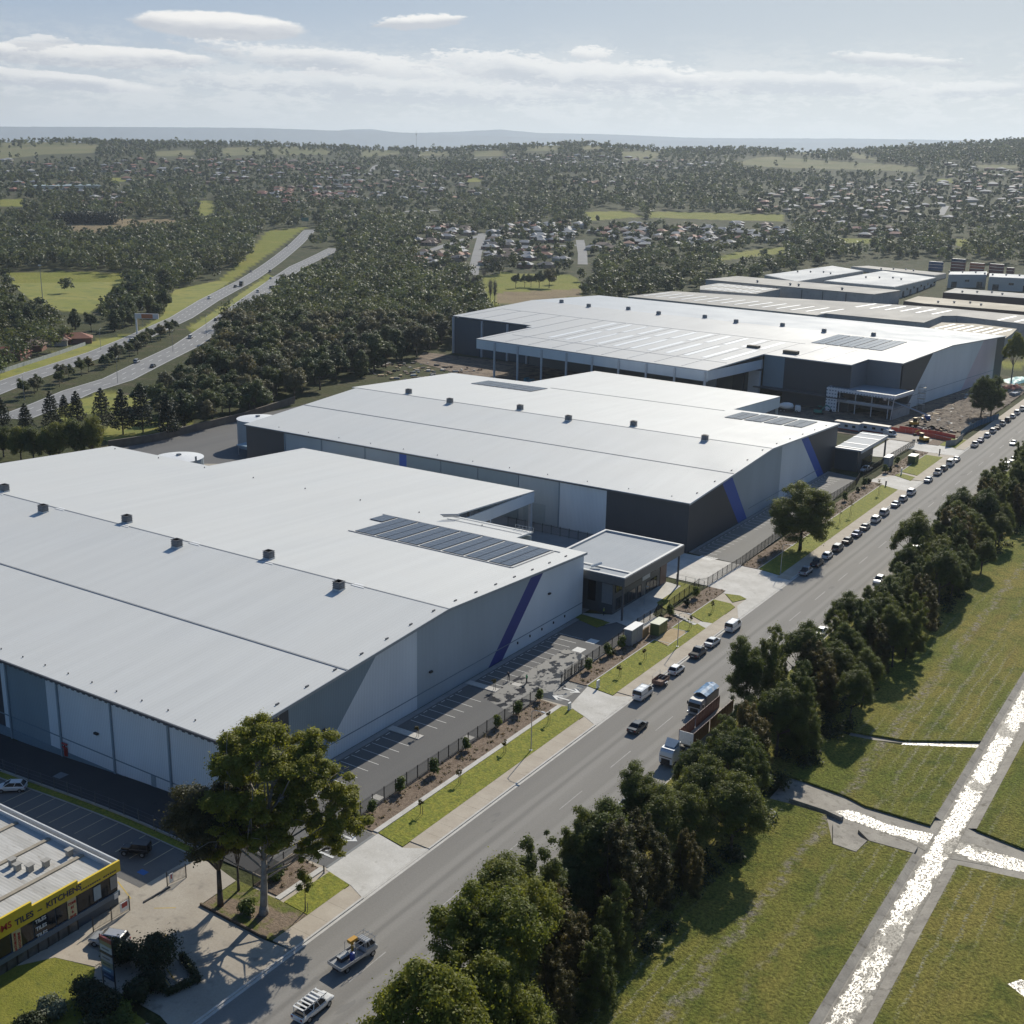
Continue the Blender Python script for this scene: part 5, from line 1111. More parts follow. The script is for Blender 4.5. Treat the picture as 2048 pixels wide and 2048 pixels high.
# ---- the tall pale barked gum by the shop drive, and its neighbours
def hero_gum():
    rs_ = np.random.RandomState(11); t = thing('gum_tree', 'very tall spreading gum with pale trunk in the bed beside the first driveway', 'tree', (-92.0, 89.2, 0.1))
    limbs = [((-1.4, 1.8, 12.6), 1.9), ((1.6, .4, 10.6), 1.7), ((-.6, -.8, 14.2), 2.0), ((2.6, 4.2, 12.4), 1.9), ((-5.0, .4, 12.6), 1.8), ((5.0, 5.4, 9.6), 1.7), ((-4.0, -3.0, 8.6), 1.5), ((4.4, 6.6, 7.2), 1.5), ((-1.2, -3.8, 12.5), 1.8), ((-4.5, -1.0, 11.0), 1.9), ((-2.0, 3.5, 10.5), 2.0), ((2.5, -1.5, 11.8), 2.0), ((4.2, 6.0, 16.5), 2.4), ((-2.6, -3.0, 15.5), 2.2), ((1.8, 3.4, 15.0), 2.6), ((-4.6, 2.0, 20.0), 2.2), ((3.6, 2.2, 20.2), 2.3), ((2.2, 5.5, 21), 2.6), ((-1.0, 2.5, 22.5), 2.7), ((1.0, 0, 20.5), 2.9), ((-4.2, 0.5, 17.5), 2.5), ((3.8, 4.0, 17.5), 2.6), ((5.4, 6.4, 14.0), 2.3), ((6.2, 8.2, 10.6), 1.9), ((-2.8, -1.8, 19.0), 2.5), ((0.5, 4.0, 18.2), 2.9),
             ((3.0, 1.2, 13.5), 2.2), ((-5.2, -1.5, 14.0), 2.0), ((4.6, 2.4, 9.2), 1.7), ((-3.0, 2.5, 13.8), 2.1), ((1.5, -2.5, 16.2), 2.3), ((2.6, 6.5, 9.0), 1.6), ((-0.5, -2.2, 11.5), 1.6), ((5.6, 4.4, 12.0), 1.9), ((0, 6.2, 15.2), 2.3), ((-6.0, 1.0, 17.0), 1.7)]
    bl = []
    for (c, r) in limbs:
        for k in range(15):
            d = rs_.normal(size=3); d /= np.linalg.norm(d); s = r*(.2+.2*rs_.rand()); q = .45+.55*rs_.rand(); bl.append((c[0]+d[0]*r*.95*q, c[1]+d[1]*r*.95*q, c[2]+d[2]*r*.75*q, s, s, s*.7))
    stem = [(0, 0, -.4), (.1, 0, 1.2), (.15, .2, 5.5), (-.3, .8, 10.5), (.3, 1.6, 15.5), (.2, 2.4, 19.5)]
    mb = MB(); mb.path(stem, [.62, .42, .34, .26, .17, .07], 9)
    sp_ = np.array(stem)
    for (c, r) in limbs:
        c = np.array(c); z0 = max(4.6, min(17.5, c[2]*.62-rs_.rand()*1.2)); p0 = np.array([np.interp(z0, sp_[:, 2], sp_[:, 0]), np.interp(z0, sp_[:, 2], sp_[:, 1]), z0]); m_ = p0*.5+c*.5+rs_.normal(size=3)*[.45, .45, .2]-[0, 0, .35]
        mb.path([p0, m_, c], [.13, .09, .03], 6)
        for k in range(4):
            e = c+rs_.normal(size=3)*r*.6; mb.path([m_*.4+c*.6, (c+e)/2, e], [.06, .04, .015], 4)
    part('trunk', mb, B_PALE, t, smooth=True, world=False)
    c = bpy.data.objects.new('crown', quads_mesh('crown', leaf_quads(rs_, bl, 210000, .13), F_GUM)); COL.objects.link(c); c.parent = t
hero_gum(); [setattr(o, 'scale', (1.12, 1.12, 1.0)) for o in COL.objects if o.get('label', '').startswith('very tall spreading gum')]
P_BR = tree_proto('gum_tree', 'tree', 21, 16.5, 3.9, 60000, .125, F_BROWN, B_DARK, 'lobed', 120, .9, .26, .28, base=.2)
place(P_BR, USED, (-97.4, 87.4, .1), 0.4, 'shorter brownish leaved tree on the shop side of the tall pale gum', scale=(1.32, 1.32, 1.04))
place(P_BR, USED, (-97.9, 90.9, .1), 2.3, 'slim dark tree behind the tall pale gum', scale=(.62, .62, .72))
P_GUM = tree_proto('gum_tree', 'tree', 23, 18, 5.2, 70000, .125, F_GUM, B_PALE, 'lobed', 140, .9, .32, .32)
P_GUM2 = tree_proto('gum_tree', 'tree', 24, 16, 4.6, 60000, .125, F_GUM, B_PALE, 'spread', 110, .85, .3, .34)
P_DG = tree_proto('gum_tree', 'tree', 25, 17.5, 5.0, 44000, .17, F_OAK, B_DARK, 'lobed', 150, .9, .3, .28, base=.14)
P_LG = tree_proto('gum_tree', 'tree', 26, 16.5, 5.6, 75000, .14, F_OAK, B_DARK, 'dome', 200, 1.0, .3, .25, base=.06)
place(P_LG, USED, (-90.4, 268.5, .1), .3, 'big dark gum standing alone on the verge by the middle warehouse', scale=(1.3, 1.3, 1.02))
place(P_GUM, USED, (-55.8, 83.0, .3), 0.2, 'olive gum nearest the flat tray truck at the bottom of the belt', scale=1.1)
place(P_GUM2, USED, (-53.5, 71.0, .3), 1.9, 'olive gum at the bottom edge of the belt', scale=1.3)
place(P_GUM, USED, (-57.5, 91.5, .3), 2.9, 'tall olive gum right behind the bottom two of the belt', scale=.95)
place(P_GUM2, USED, (-51.5, 78.5, .3), 4.2, 'olive gum on the field side at the bottom of the belt', scale=1.1)
place(P_LG, USED, (-92.6, 468, .1), 2.0, 'dark round tree with two trunks on the building site by the road', scale=(.85, .85, 1.0)); place(P_LG, USED, (-90.2, 474, .1), 4.0, 'second dark tree behind the two trunked one on the building site', scale=(.8, .8, .95))
place(P_GUM2, USED, (-100, 560, .1), 1.0, 'tall open gum beyond the far end of the far warehouse', scale=(1.0, 1.0, 1.45)); place(P_DG, USED, (-97.5, 612, 0), .5, 'dark gum on the grass beyond the far warehouse', scale=1.1)
# ---- the belt between road and field
OAKS = [tree_proto('belt_tree', 'tree', 31+k, H, R, int(n*5.2), .125, F_OAK if k != 3 else F_BROWN, B_DARK, sh, int(nb*2.6), br*.64, .24, .28, base=.13) for k, (H, R, n, sh, nb, br) in enumerate((
    (17, 4.4, 10000, 'spires', 48, 1.35), (19, 4.4, 11000, 'lobed', 48, 1.4), (15, 4.2, 9000, 'spread', 40, 1.35), (16, 4.2, 9000, 'spires', 44, 1.3), (18, 4.2, 9500, 'spires', 42, 1.3)))]
TOPS = [(1010, 1722, -58.5), (1092, 1660, -60), (1165, 1621, -60.5), (1212, 1602, -58.5), (1285, 1528, -60), (1393, 1489, -59.5), (1440, 1430, -59), (1507, 1405, -57), (1503, 1268, -63.5), (1542, 1255, -62), (1613, 1240, -60), (1696, 1247, -56), (1730, 1200, -58), (1784, 1150, -57.5), (1850, 1106, -57), (1832, 1016, -63), (1880, 1040, -60),
        (1920, 970, -62), (1960, 1000, -59), (2003, 915, -62), (2040, 930, -58)]
near_words = ['the tray truck', 'the first driveway', 'the first verge', 'the prime mover', 'the red trailer', 'the tipper truck', 'the box trailer', 'the green kiosk', 'the entry steps', 'the wide driveway', 'the lone gum', 'the blue stripes', 'the third driveway', 'the site entrance', 'the site hoarding', 'the far warehouse']
ykeys = [78, 98, 122, 145, 158, 170, 185, 200, 214, 234, 262, 300, 345, 385, 430, 480]
def belt_label(kind, y, side):
    k = min(range(len(ykeys)), key=lambda i: abs(ykeys[i]-y)); return f'{kind} in the belt, {side}, opposite {near_words[k]}'
kinds_ = ('dark many topped she oak', 'tall dark lobed tree', 'dark spreading tree', 'brownish she oak', 'slim dark she oak')
PH = (17, 19, 15, 16, 18); belt_pts = []
def add_belt(x, y, h, k):
    side = 'road side' if x < -59.5 else ('field side' if x < -54.8 else 'field edge')
    place(OAKS[k], USED, (x, y, .3), RNG.random()*6.28, belt_label(kinds_[k], y, side), 'trees of the belt between road and field', scale=(h/PH[k]*RNG.uniform(.85, 1.2), h/PH[k]*RNG.uniform(.85, 1.2), h/PH[k])).rotation_euler[:2] = (RNG.uniform(-.09, .09), RNG.uniform(-.09, .09)); belt_pts.append((x, y))
for i, (px, py, X) in enumerate(TOPS):
    y, z = onx(px, py, X); add_belt(X, y+1, max(9, min(22, z)), (1, 4, 0, 2, 1, 2, 0, 3, 1, 0, 2, 1, 4, 2, 0, 2, 1, 2, 4, 0, 2)[i])
y = 84.0
while y < 470:
    for X in (-60.6, -56.0, -51.5):
        x = X+RNG.uniform(-1.6, 1.6); yy = y+RNG.uniform(-2.2, 2.2)
        if min(math.hypot(x-a, yy-b_) for a, b_ in belt_pts) < 3.4 or (y < 98 and x < -55): continue
        if X > -53 and (RNG.random() < .35 or 146 < yy < 160): continue
        if X < -60 and RNG.random() < .3: continue
        hmax = 13.5 if X > -53 else (15.5 if X > -58 else 13.0)
        if 138 < yy < 178 and x < -61.6: continue
        add_belt(x, yy, hmax*RNG.uniform(.7, 1.05), RNG.choice((0, 1, 2, 2, 3, 4)))
    y += 5.6
# low scrub under the belt
rs_ = np.random.RandomState(77); bl = []
for k in range(330):
    yy = rs_.uniform(62, 470); bl.append((rs_.uniform(-64, -49.5), yy, .4+rs_.rand()*.9, .9+rs_.rand(), .9+rs_.rand(), .7+rs_.rand()*.8))
o = bpy.data.objects.new('undergrowth', quads_mesh('undergrowth', leaf_quads(rs_, bl, 60000, .24, shell=.6), F_DARKS)); COL.objects.link(o); tag(o, 'dense dark scrub growing under the belt of trees', 'undergrowth', kind='stuff')
# ---- hoop pines, clipped round trees behind the nearest warehouse
def pine_proto(seed, H, R):
    rs_ = np.random.RandomState(seed); t = thing('hoop_pine', '', 'tree'); mb = MB(); mb.path([(0, 0, -.3), (0, 0, H*.5), (0, 0, H)], [.28, .18, .04], 6); Q = []
    nw = 13
    for i in range(nw):
        f = i/(nw-1); z = H*(.14+.84*f); L = R*(1-f)**.75*(.85+.3*rs_.rand())+.25; nb = 7 if f < .8 else 4
        for k in range(nb):
            a = 6.283*k/nb+rs_.rand()*.6; e = np.array([math.cos(a)*L, math.sin(a)*L, z+L*.22]); mb.tube((0, 0, z), e, .05, .02, 4)
            c = np.array([math.cos(a)*L*.72, math.sin(a)*L*.72, z+L*.2]); bl = [(c[0], c[1], c[2], .34*L+.25, .34*L+.25, .42), (e[0], e[1], e[2]+.1, .5, .5, .4), (c[0]*.55, c[1]*.55, z+.05, .4, .4, .3)]
            Q.append(leaf_quads(rs_, bl, 46, .3, up=.6))
    part('trunk', mb, B_DARK, t, world=False); c = bpy.data.objects.new('crown', quads_mesh('crown', np.concatenate(Q), F_PINE)); COL.objects.link(c); c.parent = t
    return t
PINES = [pine_proto(41, 17, 4.4), pine_proto(42, 15, 3.9)]
for i, (px, py, s) in enumerate((((20, 1180), .8), ((150, 1175), .75), ((290, 1135), .78), ((430, 1112), .8), ((570, 1142), .86), ((680, 1156), 1.0), ((790, 1146), .92), ((930, 1172), .95), ((1010, 1120), .7), ((360, 1080), .6)) and [(a[0], a[1], b_) for a, b_ in (((20, 1180), .8), ((150, 1175), .75), ((290, 1135), .78), ((430, 1112), .8), ((570, 1142), .86), ((680, 1156), 1.0), ((790, 1146), .92), ((930, 1172), .95), ((1010, 1120), .7), ((360, 1080), .6))]):
    g = at(*zl(px, py)); nm = ('leftmost', 'second from left', 'third from left', 'fourth from left', 'fifth from left', 'tallest, sixth from left', 'seventh from left', 'eighth from left', 'short and pale, furthest right', 'small one between the others')[i]
    place(PINES[i % 2], USED, (g[0], g[1], 0), i*1.3, f'dark hoop pine behind the nearest warehouse, {nm}', 'hoop pines in a row', scale=s)
P_RND = tree_proto('clipped_tree', 'tree', 44, 10.5, 3.3, 16000, .18, F_ROUND, B_DARK, 'dome', 90, .95, .25, .2, flat=.9, base=.08)
for i, (px, py) in enumerate(((20, 1210), (115, 1225), (185, 1235), (275, 1240), (325, 1235), (420, 1225), (510, 1218))):
    g = at(*zl(px, py+55)); place(P_RND, USED, (g[0]+3, g[1]-2, 0), i*2.1, f'round clipped tree behind the nearest warehouse, {("first", "second", "third", "fourth", "fifth", "sixth", "seventh and tallest")[i]} from the left', 'round clipped trees in a row', scale=(1, 1, .9+.06*i))
# ---- the wood between highway and warehouses, and trees round the field
FORS = [tree_proto('forest_tree', 'tree', 51+k, H, R, int(n*2.2), .33, f, B_DARK, sh, int(nb*2.2), br*.68, .25, .3, base=.1) for k, (H, R, n, sh, nb, br, f) in enumerate((
    (16, 5.0, 3800, 'lobed', 42, 1.7, F_FOR), (14, 4.6, 3400, 'spread', 38, 1.6, F_FOR), (17, 4.6, 3600, 'dome', 44, 1.6, F_DRYF), (15, 5.2, 3600, 'lobed', 44, 1.7, F_DRYF), (13, 3.4, 2800, 'column', 32, 1.5, F_FOR)))]
FORH = (16, 14, 17, 15, 13); f_names = ('grey green lobed tree', 'spreading grey green tree', 'brown tinged domed tree', 'brown tinged lobed tree', 'narrow green tree')
TOPLINE = [zl(700, 880), zl(730, 825), zl(870, 800), zl(1010, 712), zl(1090, 660), zl(1210, 590), zl(1250, 470), zl(1345, 415), zl(1540, 330), zl(1560, 270), zl(1640, 270), zl(1860, 172), zm(215, 742), zm(380, 640), zm(560, 640), zm(640, 850), zm(780, 860), zm(915, 880), zm(945, 960), zm(1040, 1040)]
WOOD = [(-318, 268), (-330, 268)]+[at(*q, 12)[:2] for q in TOPLINE]+[(-362, 580), (-356, 540), (-352, 475), (-350, 462), (-330, 400), (-318, 345), (-306, 320), (-298, 284), (-306, 268)]
# the field's tree lines, in pixels of the photograph
LINES = [[zl(0, 560), zl(180, 590), zl(330, 560), zl(520, 590), zl(640, 590), zl(760, 520), zl(930, 460)], [zl(620, 480), zl(720, 420), zl(900, 330), zl(960, 330)], [zl(30, 480), zl(90, 560)]]
WEST = [zf(-60, 960), zf(60, 940), zf(350, 945), zf(690, 950), zf(760, 1000), zf(940, 1060), zf(1200, 960), zf(1340, 930), zf(1380, 840), zf(1440, 760)]
WEST_TOP = [zf(1400, 700), zf(1250, 720), zf(950, 745), zf(560, 775), zf(300, 770), zf(-60, 745)]
MED = [[zl(-60, 990), zl(130, 960), zl(400, 850), zl(650, 760), zl(820, 660), zl(940, 600), zl(1000, 570)]]
def poly_world(L): return [G(*p)[:2] for p in L]
def fill(poly, sp, rnd, jit=.45):
    xs_ = [p[0] for p in poly]; ys_ = [p[1] for p in poly]; out = []
    gx = np.arange(min(xs_), max(xs_), sp); gy = np.arange(min(ys_), max(ys_), sp)
    X, Y = np.meshgrid(gx, gy); X = X+(np.arange(X.shape[0])[:, None] % 2)*sp*.5
    X = X+rnd.uniform(-jit, jit, X.shape)*sp; Y = Y+rnd.uniform(-jit, jit, Y.shape)*sp
    k = inpoly(X.ravel(), Y.ravel(), poly); return np.stack([X.ravel()[k], Y.ravel()[k]], 1)
rnd = np.random.RandomState(9)
ROADS = [(HW1, 12.0), (HW2, 12.0)]+[(s_, 8.5) for s_ in STREETS]
def dist_line(P, L):
    d = np.full(len(P), 1e9)
    for (x0, y0), (x1, y1) in zip(L[:-1], L[1:]):
        vx, vy = x1-x0, y1-y0; t = np.clip(((P[:, 0]-x0)*vx+(P[:, 1]-y0)*vy)/(vx*vx+vy*vy), 0, 1); d = np.minimum(d, np.hypot(P[:, 0]-x0-t*vx, P[:, 1]-y0-t*vy))
    return d
def clear_of_roads(P):
    k = np.ones(len(P), bool)
    for L, w in ROADS: k &= dist_line(P, L) > w
    return k
def lines_pts(L, sp):
    out = []
    for (x0, y0), (x1, y1) in zip(L[:-1], L[1:]):
        n = max(1, int(math.hypot(x1-x0, y1-y0)/sp)); out += [(x0+(x1-x0)*k/n, y0+(y1-y0)*k/n) for k in range(n)]
    return out
wp = fill(WOOD, 10.2, rnd); wp = wp[clear_of_roads(wp)]
def inwood_ok(P):
    px, py = proj(P[:, 0], P[:, 1], terrain(P[:, 0], P[:, 1])); bad = np.zeros(len(P), bool)
    for poly in GREEN[-3:]+[GREEN[-4]]: bad |= inpoly(px, py, poly)
    return ~bad
wp = wp[inwood_ok(wp)]
order = np.argsort(np.hypot(wp[:, 0], wp[:, 1])); wp = wp[order]
N_IND = 185; ind = wp[:N_IND]; rest = [(p[0], p[1], 'w') for p in wp[N_IND:]]
def zone(x, y):
    if y < 330: return 'near the water tanks and hoop pines'
    if y < 430: return 'beside the back of the middle warehouse'
    if y < 520: return 'towards the far warehouse loading dock'
    return 'beyond the far warehouse loading dock'
for i, (x, y) in enumerate(ind):
    k = int(rnd.choice(5, p=(.2, .15, .27, .26, .12))) if y > 300 else int(rnd.choice(5, p=(.4, .3, .1, .1, .1)))
    h = rnd.uniform(11, 17) if y > 330 else rnd.uniform(9, 14)
    place(FORS[k], USED, (float(x), float(y), 0), float(rnd.rand()*6.28), f'{f_names[k]} in the wood {zone(x, y)}', f'wood trees, {f_names[k]}, {zone(x, y)}', scale=(h/FORH[k]*float(rnd.uniform(1.1, 1.4)),)*2+(h/FORH[k],))
for li, L in enumerate(LINES):
    for j, (x, y) in enumerate(lines_pts(poly_world(L), 8.5)):
        k = j % 2 if j % 3 else 4; h = rnd.uniform(10, 15)
        place(FORS[k], USED, (x+rnd.uniform(-3, 3), y+rnd.uniform(-3, 3), 0), float(rnd.rand()*6.28), f'{f_names[k]} in the tree line {("between the sports field and the highway", "at the right corner of the sports field", "left of the sports field floodlight")[li]}', f'field edge trees {li}, {f_names[k]}', scale=h/FORH[k])
MEDP = lines_pts(poly_world(MED[0]), 8.0)
for j, (x, y) in enumerate(MEDP):
    k = (1, 0, 3)[j % 3]; h = rnd.uniform(6, 8.5); place(FORS[k], USED, (x+rnd.uniform(-2, 2), y+rnd.uniform(-2, 2), 0), float(rnd.rand()*6.28), f'low bushy {f_names[k]} on the highway median', f'median trees, {f_names[k]}', scale=(h/FORH[k]*1.1,)*2+(h/FORH[k],))
# two bare winter trees and a bare poplar row by the green
def bare_proto(name, seed, H, R, n=60):
    rs_ = np.random.RandomState(seed); t = thing(name, '', 'tree'); mb = MB(); mb.path([(0, 0, -.2), (0, 0, H*.35)], [.28, .2], 6); tw = MB()
    for k in range(n):
        f = .3+.65*rs_.rand(); a = rs_.rand()*6.283; q = R*(1-abs(f-.55))*rs_.rand()**.4; e = np.array([q*math.cos(a), q*math.sin(a), H*f+H*.1*rs_.rand()]); s0 = np.array([0, 0, H*(.22+.25*rs_.rand())])
        tw.path([s0, (s0+e)/2+rs_.normal(size=3)*.3, e], [.09, .06, .03], 4)
        for j in range(5): tw.tube(e*.8+s0*.2, e+rs_.normal(size=3)*[.9, .9, .7]+[0, 0, .5], .035, .015, 3)
    part('trunk', mb, B_TWIG, t, world=False); part('crown', tw, B_TWIG, t, world=False); return t
PB = bare_proto('bare_tree', 61, 12, 6); PP = bare_proto('bare_poplar', 62, 16, 1.9, 70)
for i, (px, py) in enumerate(((1100, 880), (1015, 905))): g = G(*zm(px, py)); place(PB, USED, (g[0], g[1], 0), i*2., ('wide bare brownish tree at the edge of the small green park', 'smaller bare tree left of the wide bare one')[i], scale=(1.5, .9)[i])
for i, (px, py) in enumerate(((920, 1000), (955, 1010), (1050, 1035), (1075, 1040))): g = G(*zm(px, py)); place(PP, USED, (g[0], g[1], 0), i*1.4, f'thin bare poplar by the far warehouse back corner, {("leftmost", "second from left", "third from left", "rightmost")[i]}')
for i, (px, py, k, s) in enumerate(((1190, 955, 0, .7), (1240, 950, 1, .75), (1275, 950, 0, .65), (1320, 955, 1, 1.0), (1375, 955, 3, 1.05), (1420, 890, 4, .6))): g = G(*zm(px, py)); place(FORS[k], USED, (g[0], g[1], 0), i*1., f'{f_names[k]} on the small green park, {("leftmost", "second from left", "third from left", "tall one in the middle", "wide one right of the middle", "small one at the back")[i]}', scale=s)
# ------------------------------------------------------------------ houses of the suburbs
H_ROOFS = [plain('roof_'+n, c, 0.75, 0, .25, var=.12, scale=.6) for n, c in (('terracotta', (0.26, 0.115, 0.075)), ('brown', (0.17, 0.12, 0.095)), ('grey', (0.27, 0.275, 0.285)), ('pale', (0.36, 0.36, 0.35)), ('red', (0.25, 0.09, 0.07)), ('charcoal', (0.11, 0.11, 0.115)))]
H_NAMES = ('terracotta', 'brown', 'grey', 'pale', 'dull red', 'charcoal')
H_WALLS = [plain('brick_'+n, c, 0.85, var=.1) for n, c in (('red', (0.24, 0.12, 0.085)), ('cream', (0.46, 0.41, 0.33)), ('tan', (0.33, 0.24, 0.17)))]
def hip(mb, x0, y0, x1, y1, z, rise, ov=.6, m=0):
    x0 -= ov; y0 -= ov; x1 += ov; y1 += ov; w = min(x1-x0, y1-y0)/2
    if x1-x0 >= y1-y0: a, b_ = (x0+w, (y0+y1)/2, z+rise), (x1-w, (y0+y1)/2, z+rise)
    else: a, b_ = ((x0+x1)/2, y0+w, z+rise), ((x0+x1)/2, y1-w, z+rise)
    v = [(x0, y0, z), (x1, y0, z), (x1, y1, z), (x0, y1, z), a, b_]
    f = [(0, 1, 5, 4), (1, 2, 5), (2, 3, 4, 5), (3, 0, 4), (3, 2, 1, 0)] if x1-x0 >= y1-y0 else [(0, 1, 4), (1, 2, 5, 4), (2, 3, 5), (3, 0, 4, 5), (3, 2, 1, 0)]
    mb.add(v, f, m)
SHAPES = [[(-8, -5.5, 8, 4.5), (2, -9, 8, -3)], [(-9, -5, 7, 5)], [(-7, -6, 6, 4), (-7, 0, -1, 9)], [(-8, -5, 8, 5), (-8, -8, -2, 0)], [(-6, -5, 6, 5), (3, -4, 10, 3)]]
def house_proto(k, rm, wm):
    t = thing('house', '', 'house'); wl = MB(); rf = MB()
    for j, (x0, y0, x1, y1) in enumerate(SHAPES[k]): wl.box(x0, y0, -1.5, x1, y1, 2.75-.01*j); hip(rf, x0, y0, x1, y1, 2.7+.02*j, 2.4-.25*j)
    w = part('wall', wl, H_WALLS[wm], t, world=False); part('roof', rf, H_ROOFS[rm], t, world=False)
    x0, y0, x1, y1 = SHAPES[k][0]
    for (px, w_) in ((x0+2, 1.8), (x0+6, 1.2)):
        part('window', MB().box(px, y0-.04, .9, px+w_, y0-.01, 2.1), M_GLASS, w, world=False)
    return t
HP = {}
def get_house(k, rm, wm):
    key = (k, rm, wm)
    if key not in HP: HP[key] = house_proto(*key)
    return HP[key]
HZONES = [  # pixel polygon, spacing, direction, roof weights, place words
    ([zm(640, 850), zm(640, 640), zm(740, 620), zm(900, 620), zm(985, 650), zm(935, 850)], 17.5, .25, (.2, .25, .2, .2, .1, .05), 'left of the short street'),
    ([zm(1010, 840), zm(1030, 640), zm(1230, 600), zm(1560, 610), zm(1540, 860), zm(1350, 870)], 17.5, .25, (.12, .2, .2, .33, .05, .1), 'right of the short street'),
    ([zm(1580, 800), zm(1590, 640), zm(1932, 600), zm(1932, 740), zm(1700, 800)], 18, .5, (.1, .1, .25, .4, .1, .05), 'near the second short street'),
    ([zr(0, 590), zr(500, 560), zr(740, 600), zr(740, 650), zr(420, 690), zr(300, 720), zr(0, 660)], 18.5, .1, (.05, .1, .25, .5, .05, .05), 'below the long green field'),
    ([zr(880, 590), zr(1340, 590), zr(1340, 640), zr(1000, 640)], 19, .1, (.1, .1, .2, .5, .1, 0), 'behind the container yard'),
    ([zf(1390, 520), zf(1640, 480), zf(1932, 470), zf(2040, 560), zf(1640, 590), zf(1400, 560)], 20, .4, (.25, .3, .2, .1, .1, .05), 'left of the highway bend'),
    ([zf(430, 560), zf(560, 520), zf(700, 520), zf(690, 600), zf(460, 600)], 21, .2, (.3, .2, .1, .3, .1, 0), 'above the dry field')]
house_pts = []; n_h = 0
for (poly, sp, dr, wts, words) in HZONES:
    pw = poly_world(poly); c, s = math.cos(dr), math.sin(dr); rot = [(p[0]*c+p[1]*s, -p[0]*s+p[1]*c) for p in pw]
    P = fill([(p[0]/1.0, p[1]/1.45) for p in rot], sp, rnd, .10); P = np.stack([P[:, 0]*c-P[:, 1]*1.45*s, P[:, 0]*s+P[:, 1]*1.45*c], 1)
    P = P[clear_of_roads(P)]
    for (x, y) in P:
        if rnd.rand() < .33 or n_h >= 285: continue
        k = int(rnd.randint(5)); rm = int(rnd.choice(6, p=wts)); wm = int(rnd.randint(3))
        if (k, rm, wm) not in HP and len(HP) > 40:
            cand = [q for q in HP if q[1] == rm]; k, rm, wm = cand[int(rnd.randint(len(cand)))] if cand else (k, rm, wm)
        place(get_house(k, rm, wm), USED, (float(x), float(y), float(terrain(x, y))), dr+float(rnd.choice((0, math.pi/2, math.pi)))+float(rnd.uniform(-.06, .06)), f'{H_NAMES[rm]} roofed single storey house {words}', f'{H_NAMES[rm]} roofed houses {words}')
        house_pts.append((x, y)); n_h += 1
# far houses nobody could count: one mesh
FARH = [[zf(0, 470), zf(560, 470), zf(560, 545), zf(0, 545)], [zf(0, 330), zf(700, 330), zf(1100, 330), zf(1100, 420), zf(0, 440)], [zf(1100, 330), zf(1932, 350), zf(1932, 470), zf(1100, 480)], [zm(20, 330), zm(300, 290), zm(1060, 330), zm(1060, 440), zm(500, 480), zm(40, 500)], [zm(960, 225), zm(1500, 225), zm(1932, 240), zm(1932, 290), zm(1300, 300), zm(960, 270)],
        [zr(540, 500), zr(560, 420), zr(1000, 350), zr(1330, 330), zr(1932, 350), zr(1990, 560), zr(1340, 580), zr(900, 580), zr(720, 560)], [zr(20, 235), zr(400, 245), zr(390, 290), zr(20, 290)], [zr(1500, 240), zr(1932, 290), zr(1932, 350), zr(1480, 320)], [zm(1430, 350), zm(1932, 340), zm(1932, 390), zm(1440, 420)]]
mb = MB(); fh = []
for i, poly in enumerate(FARH):
    pw = poly_world(poly); P = fill(pw, 39 if i in (5,) else 41, rnd, .44); P = P[clear_of_roads(P)]
    for (x, y) in P:
        if rnd.rand() < (.22 if i == 5 else .35): continue
        a = rnd.rand()*3.14; c, s = math.cos(a), math.sin(a); z = float(terrain(x, y)); L, W_ = rnd.uniform(6, 9.5), rnd.uniform(4.5, 6.5); rm = int(rnd.choice(6, p=(.14, .16, .2, .36, .06, .08) if i in (5, 4, 6, 7) else (.26, .26, .2, .14, .09, .05)))
        q = MB(); q.box(-L, -W_, -2, L, W_, 2.7, 6+int(rnd.randint(3))); hip(q, -L, -W_, L, W_, 2.7, 2.2, .6, rm)
        o0 = len(mb.v); mb.v += [(x+v[0]*c-v[1]*s, y+v[0]*s+v[1]*c, z+v[2]) for v in q.v]; mb.f += [tuple(j+o0 for j in f) for f in q.f]; mb.mi += q.mi; fh.append((x, y))
solo('distant_suburb', mb, H_ROOFS+H_WALLS, 'mass of far suburban roofs among trees below the hills', 'suburb', kind='stuff')
# ------------------------------------------------------------------ woodland and scattered far trees: one mesh of many
HP_ = np.array(house_pts+fh)
CELL = {}
for i, (x, y) in enumerate(HP_): CELL.setdefault((int(x//30), int(y//30)), []).append((x, y))
def near_house(x, y, d):
    cx, cy = int(x//30), int(y//30)
    for a in (-1, 0, 1):
        for c in (-1, 0, 1):
            for (hx, hy) in CELL.get((cx+a, cy+c), ()):
                if abs(hx-x) < d and abs(hy-y) < d: return True
    return False
pts = list(rest); wpoly = poly_world(WEST)+[at(*q, 12)[:2] for q in WEST_TOP]
for (x, y) in fill(wpoly, 11.0, rnd): pts.append((x, y, 'w'))
